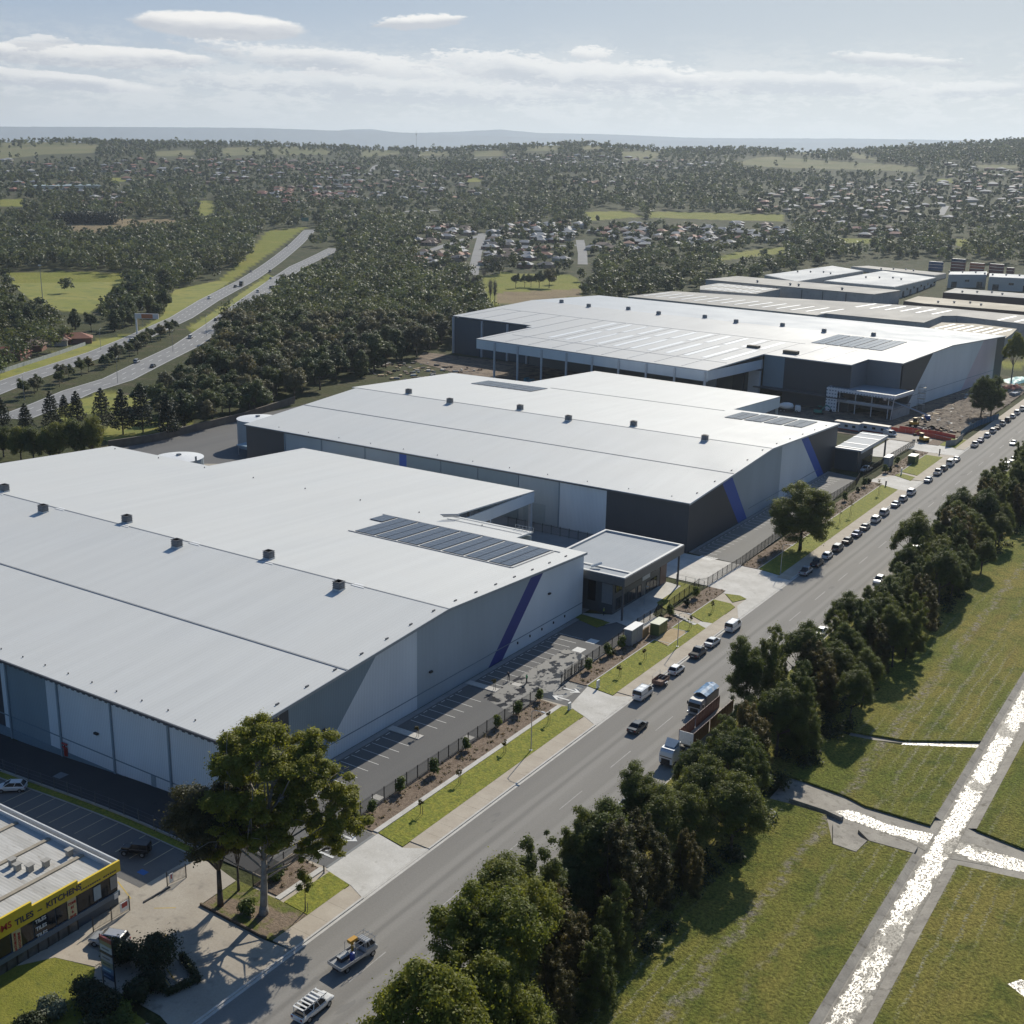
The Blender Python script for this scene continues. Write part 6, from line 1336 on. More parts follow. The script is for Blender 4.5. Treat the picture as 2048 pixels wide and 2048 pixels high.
# everything from 500 m to the ridge
cand = []
r = 520.0
while r < 3420:
    sp = 12.0 if r < 1000 else (14.0 if r < 1800 else 16.5)
    a0, a1 = (rad(-66), rad(-4)); n = int((a1-a0)*r/sp)
    cand.append(np.stack([np.full(n, r)+rnd.uniform(-.5, .5, n)*sp, a0+(a1-a0)*(np.arange(n)+rnd.uniform(-.5, .5, n))/n], 1)); r += sp
cand = np.concatenate(cand); X = cand[:, 0]*np.sin(cand[:, 1]); Y = cand[:, 0]*np.cos(cand[:, 1]); Zt = terrain(X, Y); px, py = proj(X, Y, Zt)
keep = clear_of_roads(np.stack([X, Y], 1))
tx_, ty_ = proj(X, Y, Zt+10.5); mx_, my_ = proj(X, Y, Zt+5)
for L in (PADDOCK, GREEN, DRY):
    for poly in L: keep &= ~(inpoly(px, py, poly) | inpoly(tx_, ty_, poly) | inpoly(mx_, my_, poly)) | (rnd.rand(len(X)) < .03) | ((np.hypot(X, Y) > 3150) & (rnd.rand(len(X)) < .6))
def strip_px(L, w):
    P = np.array(lines_pts(L, 30)+[L[-1]]); T = np.gradient(P, axis=0); T /= np.linalg.norm(T, axis=1)[:, None]; N = np.stack([-T[:, 1], T[:, 0]], 1)
    q = np.concatenate([P+N*w/2, (P-N*w/2)[::-1]]); a, b_ = proj(q[:, 0], q[:, 1], terrain(q[:, 0], q[:, 1])); return list(zip(a, b_))
for L, w in ((HW1, 16), (HW2, 16), (STREETS[0], 12), (STREETS[1], 12), (STREETS[4], 10)):
    q = strip_px(L, w)
    for (u_, v_) in ((tx_, ty_), (mx_, my_)): keep &= ~inpoly(u_, v_, q)
keep &= ~inpoly(X, Y, WOOD) & ~inpoly(X, Y, wpoly)
IND = poly_uv([(-290, -130), (120, -130), (140, 240), (40, 600), (-60, 700), (-330, 620), (-300, 200)]) if True else []
keep &= ~inpoly(X, Y, IND)
keep &= ~((X > -200) & (Y < 1150)) | (Y > 1240)
inhouse = np.zeros(len(X), bool)
for z_ in [h[0] for h in HZONES]+FARH: inhouse |= inpoly(px, py, z_)
R_ = np.hypot(X, Y)
# density: thick in the wooded belts, thinner in suburbs and on open slopes
dens = np.where(inhouse, np.where(R_ < 1400, .72, .85), .60)
clus = np.sin(X/95+1.3*np.sin(Y/130))*np.sin(Y/110+1.1*np.sin(X/150)); dens = np.where(inhouse, dens, np.clip(dens+.35*clus, .12, .95))
rightwood = inpoly(px, py, [zr(-700, 130), zr(1990, 110), zr(2100, 330), zr(1400, 280), zr(600, 210), zr(0, 190)]); dens = np.where(rightwood & ~inhouse, .92, dens)
slope = inpoly(px, py, [(-100, 270), (560, 275), (900, 300), (900, 330), (500, 325), (-100, 325)]); dens = np.where(slope, .42, dens); dens = np.where(R_ > 3150, .75, dens)
strip_ = inpoly(px, py, [zr(0, 760), zr(700, 640), zr(1100, 660), zr(2000, 640), zr(2000, 830), zr(1400, 806), zr(1000, 790), zr(600, 850), zr(0, 900), zm(1560, 830), zm(1700, 830)]); dens = np.where(strip_, .95, dens)
keep &= rnd.rand(len(X)) < dens
for x, y, ih in zip(X[keep], Y[keep], inhouse[keep]):
    if ih and near_house(x, y, 6.0): continue
    pts.append((x, y, 's' if ih else 'f'))
pts = np.array([(p[0], p[1], {'w': 0, 's': 1, 'f': 2}[p[2]]) for p in pts])
# container yard backdrop and the trees along the creek behind the sheds
def build_woodland(P):
    rr_ = np.hypot(P[:, 0], P[:, 1]); zz = terrain(P[:, 0], P[:, 1]); Qs = []; Ts = []; rs_ = np.random.RandomState(3)
    lods = [(0, 720, 440, 1.0), (720, 1100, 280, 1.45), (1100, 1800, 130, 2.1), (1800, 4000, 64, 3.0)]
    for (ra, rb, n, leaf) in lods:
        protos = []
        for k in range(7):
            H, R = 1.0, (.27, .33, .24, .36, .3, .2, .38)[k]; nb = 26 if n > 100 else 10
            bl = clump_blobs(rs_, nb, 0, 0, .57, R*.8, R*.8, .38, R*.36, .8, low=-.95); protos.append((bl, k))
        idx = np.where((rr_ >= ra) & (rr_ < rb))[0]
        if not len(idx): continue
        for k in range(7):
            sel = idx[k::7]; m_ = len(sel)
            if not m_: continue
            Q0 = leaf_quads(rs_, protos[k][0], n*3, 1.0, core=.1, asp=.7)     # unit leaves, rescaled below
            C = Q0.mean(1); D = Q0-C[:, None]
            for j in sel:
                typ = P[j, 2]; H = rs_.uniform(12, 18) if typ == 0 else (rs_.uniform(8.5, 16.5) if typ == 2 else rs_.uniform(4.5, 11))
                if rs_.rand() < .06 and typ == 2: H *= 1.3
                w = rs_.randint(0, n*2); a = rs_.rand()*6.283; c, s = math.cos(a), math.sin(a); wd = H*rs_.uniform(1.15, 1.65); lf = leaf*.55*(1 if H > 8 else .7)
                q = C[w:w+n, None]*np.array([wd, wd, H])+D[w:w+n]*lf
                q = np.stack([q[..., 0]*c-q[..., 1]*s+P[j, 0], q[..., 0]*s+q[..., 1]*c+P[j, 1], q[..., 2]+zz[j]-.3], -1)
                Qs.append(q.astype(np.float32)); t = rs_.uniform(.5, 1.3); wm = rs_.rand()
                Ts.append(np.tile(np.array([t*(1+.35*wm), t*(1+.18*wm), t*(.95+.2*rs_.rand()), 1], np.float32), (n*4, 1)))
    Q = np.concatenate(Qs); o = bpy.data.objects.new('woodland', quads_mesh('woodland', Q, F_FAR, tint=np.concatenate(Ts))); COL.objects.link(o)
    tag(o, 'dark woodland and scattered trees running from the highway to the hills', 'woodland', kind='stuff')
    print('woodland trees', len(P), 'quads', len(Q))
build_woodland(pts)
# ------------------------------------------------------------------ vehicles (x forward)
def paint(name, c, rough=0.28, metal=0.25): return plain('paint_'+name, c, rough, metal, 0.6, var=.03)
M_TYRE = plain('tyre_rubber', (0.02, 0.02, 0.02), 0.85); M_RIM = plain('rim_alloy', (0.35, 0.36, 0.37), 0.35, 0.7); M_HEAD = plain('headlamp', (0.75, 0.77, 0.78), 0.1); M_TAIL = plain('tail_lamp', (0.30, 0.01, 0.01), 0.2)
M_UNDER = plain('under_body', (0.02, 0.02, 0.022), 0.8)
def wheel(t, x, y, r=.33, w=.22):
    o = part('wheel', MB().lathe([(r*.6, -w/2-.002), (r*.55, w/2+.002)], 12, axis='x'), M_RIM, t, world=False)
    o.location = (x, y, r); o.rotation_euler = (0, 0, math.pi/2)
    part('tyre', MB().lathe([(r*.62, -w/2), (r*.95, -w/2), (r, -w/2+.04), (r, w/2-.04), (r*.95, w/2), (r*.62, w/2)], 16, axis='x'), M_TYRE, o, world=False)
def loft(st, m=0):
    """st: (x, half width, z bottom, z top)"""
    mb = MB(); n = 8; vs = []
    for (x, w, zb, zt_) in st:
        vs += [(x, -w*.86, zb), (x, -w, zb+(zt_-zb)*.3), (x, -w*.99, zt_-(zt_-zb)*.22), (x, -w*.86, zt_), (x, w*.86, zt_), (x, w*.99, zt_-(zt_-zb)*.22), (x, w, zb+(zt_-zb)*.3), (x, w*.86, zb)]
    fs = []
    for i in range(len(st)-1):
        for k in range(n): fs.append((i*n+k, i*n+(k+1) % n, (i+1)*n+(k+1) % n, (i+1)*n+k))
    L = (len(st)-1)*n; fs += [tuple(range(n-1, -1, -1)), tuple(range(L, L+n))]
    return mb.add(vs, fs, m)
def cabin(x0, x1, x2, x3, zb, zt_, wb, wt):
    """glasshouse: bottom from x0 (rear) to x3 (front), top from x1 to x2"""
    v = [(x0, -wb, zb), (x3, -wb, zb), (x3, wb, zb), (x0, wb, zb), (x1, -wt, zt_), (x2, -wt, zt_), (x2, wt, zt_), (x1, wt, zt_)]
    g = MB().add(v, [(0, 1, 5, 4), (1, 2, 6, 5), (2, 3, 7, 6), (3, 0, 4, 7), (4, 5, 6, 7), (3, 2, 1, 0)])
    r = MB(); e = .02
    r.add([(x1-.03, -wt-e, zt_-.03), (x2+.03, -wt-e, zt_-.03), (x2+.03, wt+e, zt_-.03), (x1-.03, wt+e, zt_-.03), (x1+.12, -wt+.1, zt_+.05), (x2-.12, -wt+.1, zt_+.05), (x2-.12, wt-.1, zt_+.05), (x1+.12, wt-.1, zt_+.05)],
          [(0, 1, 5, 4), (1, 2, 6, 5), (2, 3, 7, 6), (3, 0, 4, 7), (4, 5, 6, 7), (3, 2, 1, 0)])
    for s in (-1, 1):
        for (xa, xb) in ((x0, x1), (x3, x2)): r.tube((xa, s*(wb+.01), zb), (xb, s*(wt+.01), zt_), .05, n=4)
        xm = (x0+x3)/2-.1; r.tube((xm, s*(wb+.012), zb), ((x1+x2)/2-.1, s*(wt+.012), zt_), .045, n=4)
    return g, r
VEH = {  # stations, glasshouse, wheelbase x positions, wheel radius
 'sedan': ([(-2.35, .70, .42, .80), (-2.3, .84, .30, .98), (-1.5, .90, .24, 1.02), (-.4, .91, .22, .96), (1.0, .90, .22, .93), (1.9, .87, .26, .84), (2.3, .78, .30, .70), (2.36, .62, .38, .60)], (-1.75, -1.0, .35, 1.15, .95, 1.43, .80, .62), (-1.4, 1.42), .32),
 'hatch': ([(-2.0, .72, .40, .85), (-1.95, .84, .30, 1.0), (-1.0, .87, .24, 1.02), (.8, .87, .22, .95), (1.6, .84, .26, .86), (2.0, .74, .30, .70), (2.06, .6, .38, .58)], (-1.9, -1.45, .25, 1.15, .96, 1.48, .78, .62), (-1.25, 1.28), .31),
 'wagon': ([(-2.3, .76, .42, .95), (-2.25, .90, .32, 1.08), (-1.0, .94, .28, 1.10), (1.0, .94, .28, 1.05), (1.9, .90, .32, .98), (2.25, .8, .36, .8), (2.3, .66, .42, .68)], (-2.2, -1.9, .35, 1.15, 1.06, 1.72, .85, .70), (-1.38, 1.4), .37),
 'ute': ([(-2.55, .84, .50, 1.0), (-2.5, .92, .46, 1.08), (-.75, .93, .42, 1.10), (-.7, .93, .36, 1.10), (1.0, .93, .34, 1.08), (2.0, .90, .38, 1.0), (2.45, .82, .42, .82), (2.5, .66, .48, .7)], (-.85, -.62, .5, 1.3, 1.08, 1.74, .84, .70), (-1.55, 1.55), .38),
 'van': ([(-2.35, .86, .40, 1.20), (-2.3, .93, .30, 1.26), (-.5, .95, .28, 1.26), (1.2, .95, .28, 1.20), (2.0, .92, .32, 1.08), (2.3, .82, .38, .9), (2.36, .7, .44, .74)], (-2.3, -2.24, 1.0, 2.0, 1.2, 1.98, .90, .80), (-1.4, 1.5), .34)}
CARCAT = {'sedan': ('sedan', 'car'), 'hatch': ('hatchback', 'car'), 'wagon': ('station_wagon', 'car'), 'ute': ('utility_truck', 'ute'), 'van': ('van', 'van')}
def make_car(kind, pm, tray=None):
    st, cb, wx, wr = VEH[kind]; nm, cat = CARCAT[kind]; t = thing(nm, '', cat)
    part('body', loft(st), pm, t, smooth=False, world=False); mb = MB(); hw = .8; mb.box(-1.9, -hw, .2, 1.9, hw, .5); part('underbody', mb, M_UNDER, t, world=False)
    g, r = cabin(*cb); part('window', g, M_GLASS, t, world=False); part('roof', r, pm, t, world=False)
    for x in wx:
        for s in (-1, 1): wheel(t, x, s*.82, wr)
    xf = st[-2][0]; xr = st[0][0]; zf_ = st[-2][3]-.1; zr_ = st[1][3]-.22
    for s in (-1, 1):
        part('headlight', MB().box(xf-.12, s*.58-.16, zf_-.08, xf+.05, s*.58+.16, zf_+.06), M_HEAD, t, world=False)
        part('tail_light', MB().box(xr-.03, s*.66-.12, zr_-.1, xr+.1, s*.66+.12, zr_+.1), M_TAIL, t, world=False)
        part('mirror', MB().box(cb[3]-.35, s*(cb[6]+.08)-.08, cb[4]+.02, cb[3]-.2, s*(cb[6]+.08)+.08, cb[4]+.16), pm, t, world=False)
    part('number_plate', MB().box(xr-.04, -.22, .62, xr-.02, .22, .74), M_WHITE, t, world=False)
    if kind == 'ute': part('tray_bed', MB().box(-2.45, -.74, 1.0, -.95, .74, 1.13), M_UNDER if tray is None else tray, t, world=False)
    if kind == 'van':
        # solid sides behind the front doors, ladder rack
        mb = MB()
        for s in (-1, 1): mb.add([(-2.2, s*.93, 1.28), (.1, s*.93, 1.28), (.1, s*.84, 1.9), (-2.2, s*.84, 1.9)], [(0, 1, 2, 3)]); mb.tube((-2.0, s*.6, 2.12), (1.0, s*.6, 2.12), .03, n=4)
        for x in (-1.8, -.5, .8): mb.tube((x, -.65, 2.12), (x, .65, 2.12), .03, n=4)
        part('side_panel', mb, pm, t, world=False)
    return t
PAINTS = {n: paint(n, c) for n, c in dict(white=(0.72, 0.72, 0.71), silver=(0.42, 0.43, 0.44), grey=(0.15, 0.155, 0.165), darkgrey=(0.06, 0.062, 0.068), black=(0.015, 0.015, 0.018), blue=(0.025, 0.05, 0.14), paleblue=(0.25, 0.30, 0.36), beige=(0.38, 0.34, 0.27), red=(0.25, 0.02, 0.02), green=(0.05, 0.12, 0.07)).items()}
CARS = {}
def car(kind, col, x, y, rz, label, group=None, z=None, gz=0.012):
    if (kind, col) not in CARS: CARS[(kind, col)] = make_car(kind, PAINTS[col])
    return place(CARS[(kind, col)], USED, (x, y, gz if z is None else z), rz, label, group)
UP, DN = math.pi/2, -math.pi/2
GK = 'vehicles parked along the left kerb'
XK = KX+1.25
car('van', 'white', XK, 171.2, UP, 'white van parked nearest the second driveway, behind the box trailer', GK)
car('hatch', 'white', XK+.1, 184.2, UP, 'white car parked in front of the box trailer', GK)
car('ute', 'darkgrey', XK, 193.8, UP, 'dark pickup ute with flat tray parked below the green box', GK); car('sedan', 'silver', XK, 200.3, UP, 'silver sedan parked between the dark ute and the white van', GK)
car('van', 'white', XK+.1, 210.0, UP, 'white van with roof ladders parked below the entry steps', GK)
ROW = [('ute', 'silver', 252.0, 'silver ute, first parked past the wide concrete driveway'), ('ute', 'darkgrey', 259.4, 'dark ute in the tree shade, second past the wide driveway'), ('hatch', 'white', 266.4, 'white hatchback, third past the wide driveway'), ('wagon', 'grey', 273.8, 'grey four wheel drive, fourth past the wide driveway'),
       ('sedan', 'black', 281.2, 'black sedan, fifth past the wide driveway'), ('sedan', 'blue', 288.4, 'dark blue sedan, sixth past the wide driveway'), ('sedan', 'grey', 295.6, 'grey sedan, seventh past the wide driveway'), ('wagon', 'white', 304.2, 'white four wheel drive, eighth past the wide driveway'), ('wagon', 'silver', 312.2, 'silver wagon, ninth past the wide driveway'),
       ('sedan', 'paleblue', 322.8, 'pale blue sedan, first of three before the third driveway'), ('hatch', 'silver', 329.8, 'silver hatchback, middle of three before the third driveway'), ('wagon', 'white', 338.4, 'white wagon, last of three before the third driveway'),
       ('sedan', 'paleblue', 356.4, 'pale blue sedan just past the third driveway'), ('ute', 'white', 367.4, 'white ute, second past the third driveway'), ('hatch', 'grey', 374.2, 'grey hatchback, third past the third driveway'), ('van', 'white', 382.6, 'white van, fourth past the third driveway'), ('sedan', 'white', 389.6, 'white sedan, last before the building site entrance'),
       ('ute', 'white', 415.5, 'white ute, first past the building site entrance'), ('sedan', 'blue', 424.5, 'bright blue sedan, second past the building site entrance'), ('hatch', 'white', 434.5, 'white hatchback, third past the building site entrance'), ('wagon', 'silver', 443.5, 'silver wagon, fourth past the building site entrance'), ('sedan', 'black', 451.5, 'black sedan, fifth past the building site entrance'),
       ('ute', 'silver', 459.2, 'silver ute, sixth past the building site entrance'), ('wagon', 'darkgrey', 468, 'dark wagon, seventh past the building site entrance'), ('hatch', 'white', 477, 'white hatchback, eighth past the building site entrance'), ('wagon', 'white', 486, 'white wagon, ninth past the building site entrance'), ('ute', 'white', 495, 'white ute, tenth past the building site entrance'), ('sedan', 'black', 505.5, 'black sedan at the far end of the kerb row')]
for (k, c, y, lab) in ROW: car(k, c, XK+RNG.uniform(-.1, .15)-(.0 if y < 400 else .1), y, UP, lab, GK)
GR = 'vehicles parked at the right kerb behind the belt'
for (k, c, y, lab) in (('sedan', 'white', 136.5, 'white car nosing out from under the belt trees below the tipper'), ('hatch', 'silver', 213, 'silver car half hidden by the belt opposite the white ladder van'), ('sedan', 'white', 217.5, 'white car behind the silver one half hidden by the belt'), ('hatch', 'white', 256, 'white hatchback at the right kerb under the belt'), ('ute', 'beige', 271, 'pale ute at the right kerb in a gap of the belt'),
                       ('sedan', 'silver', 288, 'silver sedan at the right kerb glinting in the sun'), ('wagon', 'white', 389.5, 'white wagon, first of three at the right kerb far up the road'), ('hatch', 'white', 400, 'white hatchback, middle of three at the right kerb far up the road'), ('sedan', 'silver', 410.5, 'silver sedan, last of three at the right kerb far up the road')): car(k, c, -67.6, y, DN, lab, GR)
car('sedan', 'darkgrey', -77.9, 159.6, UP, 'dark grey sedan driving alone in the near lane'); car('sedan', 'white', -72.9, 427, DN, 'white car driving towards the camera far up the road')
car('ute', 'white', -75.3, 79.6, UP, 'ute with white slatted rack on the road at the bottom frame edge'); u = thing('roof_rack', '', None, (0, 0, 0)) if False else None
# rack of that ute is a part of it
uo = [o for o in COL.objects if o.get('label', '').startswith('ute with white slatted')][0]
mb = MB()
for k in range(7): mb.box(-2.3+k*.55, -.75, 1.86, -2.1+k*.55, .75, 1.92)
for s in (-.75, .72): mb.box(-2.3, s, 1.80, 1.4, s+.04, 1.92)
for x in (-2.2, .9): mb.box(x, -.75, 1.1, x+.05, -.7, 1.85); mb.box(x, .7, 1.1, x+.05, .75, 1.85)
part('rack', mb, M_WHITE, uo, world=False)
car('wagon', 'silver', -102.3, 74.9, rad(200), 'silver car parked by the tile shop lawn in dappled shade', gz=.035)
g_ = G(*z1(70, 500)); car('hatch', 'white', g_[0], g_[1], rad(218), 'white hatchback parked in the shaded lot at the left frame edge', z=g_[2]+.06)
def jeep():
    g_ = G(*z1(752, 850)); pm = PAINTS['black']; t = thing('off_road_car', 'black boxy off road car parked in the shaded lot beside the gum', 'car', (g_[0], g_[1], g_[2]+.05), rad(205))
    part('body', loft([(-1.9, .72, .55, 1.0), (-1.85, .78, .5, 1.12), (-.2, .78, .48, 1.12), (.6, .76, .48, 1.1), (.65, .62, .5, 1.1), (1.75, .56, .52, 1.04), (1.8, .54, .55, 1.0)]), pm, t, world=False)
    g, r = cabin(-1.85, -1.8, .2, .55, 1.12, 1.72, .74, .68); part('window', g, M_GLASS, t, world=False); part('roof', MB().box(-1.85, -.74, 1.7, .3, .74, 1.8), pm, t, world=False); part('roof_pillar', r, pm, t, world=False)
    for s in (-1, 1):
        part('mudguard', MB().box(.75, s*.72-.18, .78, 1.75, s*.72+.18, .86), pm, t, world=False); part('headlight', MB().lathe([(.1, 0), (.1, .05)], 10, c=(1.8, s*.36, .88), axis='x'), M_HEAD, t, world=False)
        for x in (-1.2, 1.25): wheel(t, x, s*.76, .4, .26)
    w_ = part('spare_wheel', MB().lathe([(.38, -.1), (.38, .1)], 14, axis='x', c=(-2.0, 0, 1.0)), M_TYRE, t, world=False); part('bumper', MB().box(1.82, -.72, .5, 1.98, .72, .68), pm, t, world=False)
jeep()
car('ute', 'white', -101.9, 357.5, rad(-100), 'white ute in the car park by the low office of the middle warehouse', z=.04); car('wagon', 'silver', -108.0, 300.5, rad(178), 'silver car in the middle warehouse car park behind the lone gum', z=.04)
# flat tray truck with crane and drums
def tray_truck():
    t = thing('flat_tray_truck', 'silver flat tray truck with yellow crane and blue drum on the road', 'truck', (-77.2, 88.6, .012), rad(84)); pm = PAINTS['silver']
    part('cab', loft([(.9, .95, .5, 1.6), (1.0, 1.0, .45, 1.62), (2.4, 1.0, .45, 1.5), (2.75, .95, .5, 1.15), (2.8, .85, .55, 1.0)]), pm, t, world=False); g, r = cabin(.95, 1.05, 1.95, 2.45, 1.58, 2.2, .92, .78)
    part('window', g, M_GLASS, t, world=False); part('cab_roof', r, pm, t, world=False); part('chassis', MB().box(-3.0, -.45, .5, 2.4, .45, .8), M_UNDER, t, world=False)
    mb = MB(); mb.box(-3.1, -1.1, .85, .75, 1.1, .98); mb.box(-3.1, -1.12, .98, -3.05, 1.12, 1.25); mb.box(-3.1, -1.12, .98, .75, -1.07, 1.25); mb.box(-3.1, 1.07, .98, .75, 1.12, 1.25); part('tray', mb, plain('aluminium_tray', (0.45, 0.46, 0.47), 0.35, .5), t, world=False)
    mb = MB()
    for x in (.7, 2.3):
        for s in (-1, 1): mb.tube((x, s*.95, 1.0 if x < 1 else 1.6), (x, s*.95, 2.45), .03, n=5)
        mb.tube((x, -.95, 2.45), (x, .95, 2.45), .03, n=5)
    for s in (-1, -.3, .3, 1): mb.tube((-.6, s*.95, 2.45), (2.6, s*.95, 2.45), .03, n=5)
    for s in (-1, 1): mb.tube((-.6, s*.95, 1.0), (-.6, s*.95, 2.45), .03, n=5)
    part('ladder_rack', mb, M_STEEL, t, world=False)
    for x in (-2.0, 2.0):
        for s in (-1, 1): wheel(t, x, s*.86, .38, .26)
    Y = plain('crane_yellow', (0.50, 0.26, 0.02), 0.5); mb = MB(); mb.tube((.2, .55, .98), (.2, .55, 2.0), .16, n=8); mb.tube((.2, .55, 2.0), (-.3, .3, 2.75), .13, n=6); mb.box(-.55, .0, 2.5, .55, .6, 2.85); part('crane', mb, Y, t, world=False)
    tagd = thing('drum', 'blue plastic drum standing on the flat tray truck', 'drum', (-76.75, 87.7, .99)); part('shell', MB().lathe([(.28, 0), (.3, .1), (.3, .45), (.27, .85), (.1, .9)], 14), plain('drum_blue', (0.02, 0.05, 0.26), 0.4), tagd, world=False); part('cap', MB().lathe([(.07, .88), (.07, .95)], 8), M_BLACK, tagd, world=False)
    c = thing('tool_crate', 'dark equipment crate on the flat tray truck behind the drum', 'crate', (-77.6, 87.2, .99), rad(84)); part('box', MB().box(-.7, -.4, 0, .7, .4, .5), M_BLACK, c, world=False); part('lid', MB().box(-.72, -.42, .5, .72, .42, .56), M_STEEL, c, world=False)
tray_truck()
# tipper truck, prime mover and its red trailer
def tipper():
    t = thing('tipper_truck', 'heavy truck with blue tarpaulin over its body driving towards the camera', 'truck', (-72.6, 172.6, .012), DN); pm = paint('dirty_white', (0.45, 0.44, 0.41), .5, 0)
    part('cab', loft([(1.2, 1.15, .7, 2.6), (1.3, 1.22, .6, 2.75), (2.6, 1.22, .6, 2.7), (3.0, 1.18, .7, 2.4), (3.1, 1.1, .8, 2.2)]), pm, t, world=False); part('windscreen', MB().box(2.98, -1.05, 1.55, 3.14, 1.05, 2.3), M_GLASS, t, world=False); part('grille', MB().box(3.08, -.7, .7, 3.16, .7, 1.35), M_BLACK, t, world=False); part('bumper', MB().box(2.9, -1.2, .35, 3.25, 1.2, .68), M_STEEL, t, world=False)
    mb = MB(); mb.box(-4.2, -1.2, 1.0, .9, 1.2, 2.75); part('tipper_body', mb, plain('tipper_grey', (0.24, 0.22, 0.2), 0.7), t, world=False)
    mb = MB(); rs2 = np.random.RandomState(4); vs = [(-4.2+5.2*i/8, -1.22+2.44*j/4, 2.95+.45*math.sin(j*.78)+.12*rs2.rand()) for i in range(9) for j in range(5)]; mb.add(vs, [(i*5+j, (i+1)*5+j, (i+1)*5+j+1, i*5+j+1) for i in range(8) for j in range(4)]); part('tarpaulin', mb, plain('tarp_blue', (0.10, 0.22, 0.38), 0.6, var=.3, scale=1.5), t, world=False)
    part('chassis', MB().box(-4.2, -.5, .55, 2.6, .5, .98), M_UNDER, t, world=False)
    for s in (-1, 1): part('headlight', MB().box(3.05, s*.92-.16, .8, 3.15, s*.92+.16, 1.05), M_HEAD, t, world=False); part('mirror', MB().box(2.6, s*1.4-.1, 1.7, 2.7, s*1.4+.1, 2.3), M_BLACK, t, world=False)
    for x in (-3.0, -1.7, 2.0):
        for s in (-1, 1): wheel(t, x, s*1.0, .5, .34)
tipper()
def semi():
    X, Y0 = -68.3, 152.4; pm = PAINTS['white']
    t = thing('prime_mover', 'white prime mover parked nose down at the right kerb ahead of the red trailer', 'truck', (X-.2, Y0, .012), DN)
    part('cab', loft([(-.6, 1.15, .7, 2.9), (-.5, 1.22, .6, 3.0), (1.4, 1.22, .6, 2.95), (1.8, 1.2, .7, 2.5), (1.95, 1.1, .8, 2.0)]), pm, t, world=False); part('windscreen', MB().add([(1.5, -1.0, 2.85), (1.5, 1.0, 2.85), (2.0, 1.0, 1.75), (2.0, -1.0, 1.75)], [(0, 1, 2, 3), (3, 2, 1, 0)]), M_GLASS, t, world=False)
    part('wind_deflector', MB().prism([(-.5, -1.05), (.9, -.8), (.9, .8), (-.5, 1.05)], 3.0, lambda x, y: 3.15+.5*(.9-x)), plain('deflector_blue', (0.28, 0.36, 0.44), .35), t, world=False); part('chassis', MB().box(-4.2, -.45, .6, 1.6, .45, 1.0), M_UNDER, t, world=False); part('grille', MB().box(1.95, -.7, .6, 2.02, .7, 1.5), M_BLACK, t, world=False)
    for s in (-1, 1): part('fuel_tank', MB().lathe([(.33, -.8), (.33, .8)], 12, axis='x', c=(-1.4, s*.85, .75)), M_STEEL, t, world=False); part('exhaust', MB().tube((-.8, s*1.0, 1.0), (-.8, s*1.0, 3.5), .09), M_STEEL, t, world=False); part('headlight', MB().box(1.93, s*.9-.15, .8, 2.0, s*.9+.15, 1.05), M_HEAD, t, world=False)
    for x in (1.0, -2.4, -3.7):
        for s in (-1, 1): wheel(t, x, s*.98, .5, .36)
    tr = thing('red_trailer', 'long empty dark red curtain trailer with open roof standing at the right kerb', 'trailer', (X+.1, Y0+11.8, .012), DN)
    RD = plain('trailer_red', (0.13, 0.05, 0.045), 0.55, var=.15, scale=.8)
    part('deck', MB().box(-8.2, -1.22, 1.15, 7.2, 1.22, 1.35), plain('deck_timber', (0.30, 0.27, 0.23), 0.85, var=.2), tr, world=False)
    for (a, b_) in ((-8.2, .9), (1.5, 7.2)):
        for s in (-1, 1): mb = MB(); mb.box(a, s*1.22-.03, 1.36, b_, s*1.22+.03, 3.5); [mb.box(a+(b_-a)*k/8-.04, s*1.22-.06, 1.36, a+(b_-a)*k/8+.04, s*1.22+.06, 3.55) for k in range(9)]; part('side_gate', mb, RD, tr, world=False)
    part('headboard', MB().box(7.2, -1.2, 1.36, 7.26, 1.2, 3.4), M_WHITE, tr, world=False); part('chassis', MB().box(-8, -.5, .75, 7, .5, 1.14), M_UNDER, tr, world=False)
    for x in (-6.8, -5.5, -4.2):
        for s in (-1, 1): wheel(tr, x, s*.98, .48, .34)
semi()
def box_trailer():
    t = thing('box_trailer', 'rusty box trailer with ladders parked between the white van and a white car', 'trailer', (XK+.1, 177.9, .012), UP); RU = plain('rusty_steel', (0.20, 0.12, 0.09), 0.75, var=.25, scale=2)
    mb = MB(); mb.box(-1.7, -.95, .5, 1.5, .95, .6)
    for s in (-1, 1): mb.box(-1.7, s*.95-.03, .6, 1.5, s*.95+.03, 1.25)
    mb.box(-1.73, -.95, .6, -1.68, .95, 1.25); mb.box(1.48, -.95, .6, 1.53, .95, 1.25); part('tub', mb, RU, t, world=False)
    mb = MB(); [mb.tube((x, s*.9, 1.25), (x, s*.9, 2.0), .03, n=4) for x in (-1.6, 1.4) for s in (-1, 1)]; [mb.tube((-1.7, s*.9, 2.0), (1.6, s*.9, 2.0), .03, n=4) for s in (-1, -.3, .4, 1)]; part('ladder_rack', mb, M_STEEL, t, world=False)
    part('drawbar', MB().tube((1.5, 0, .55), (2.7, 0, .5), .05), RU, t, world=False)
    for s in (-1, 1): wheel(t, -.2, s*1.08, .33, .2); part('mudguard', MB().box(-.7, s*1.1-.14, .72, .35, s*1.1+.14, .78), M_WHITE, t, world=False)
box_trailer()
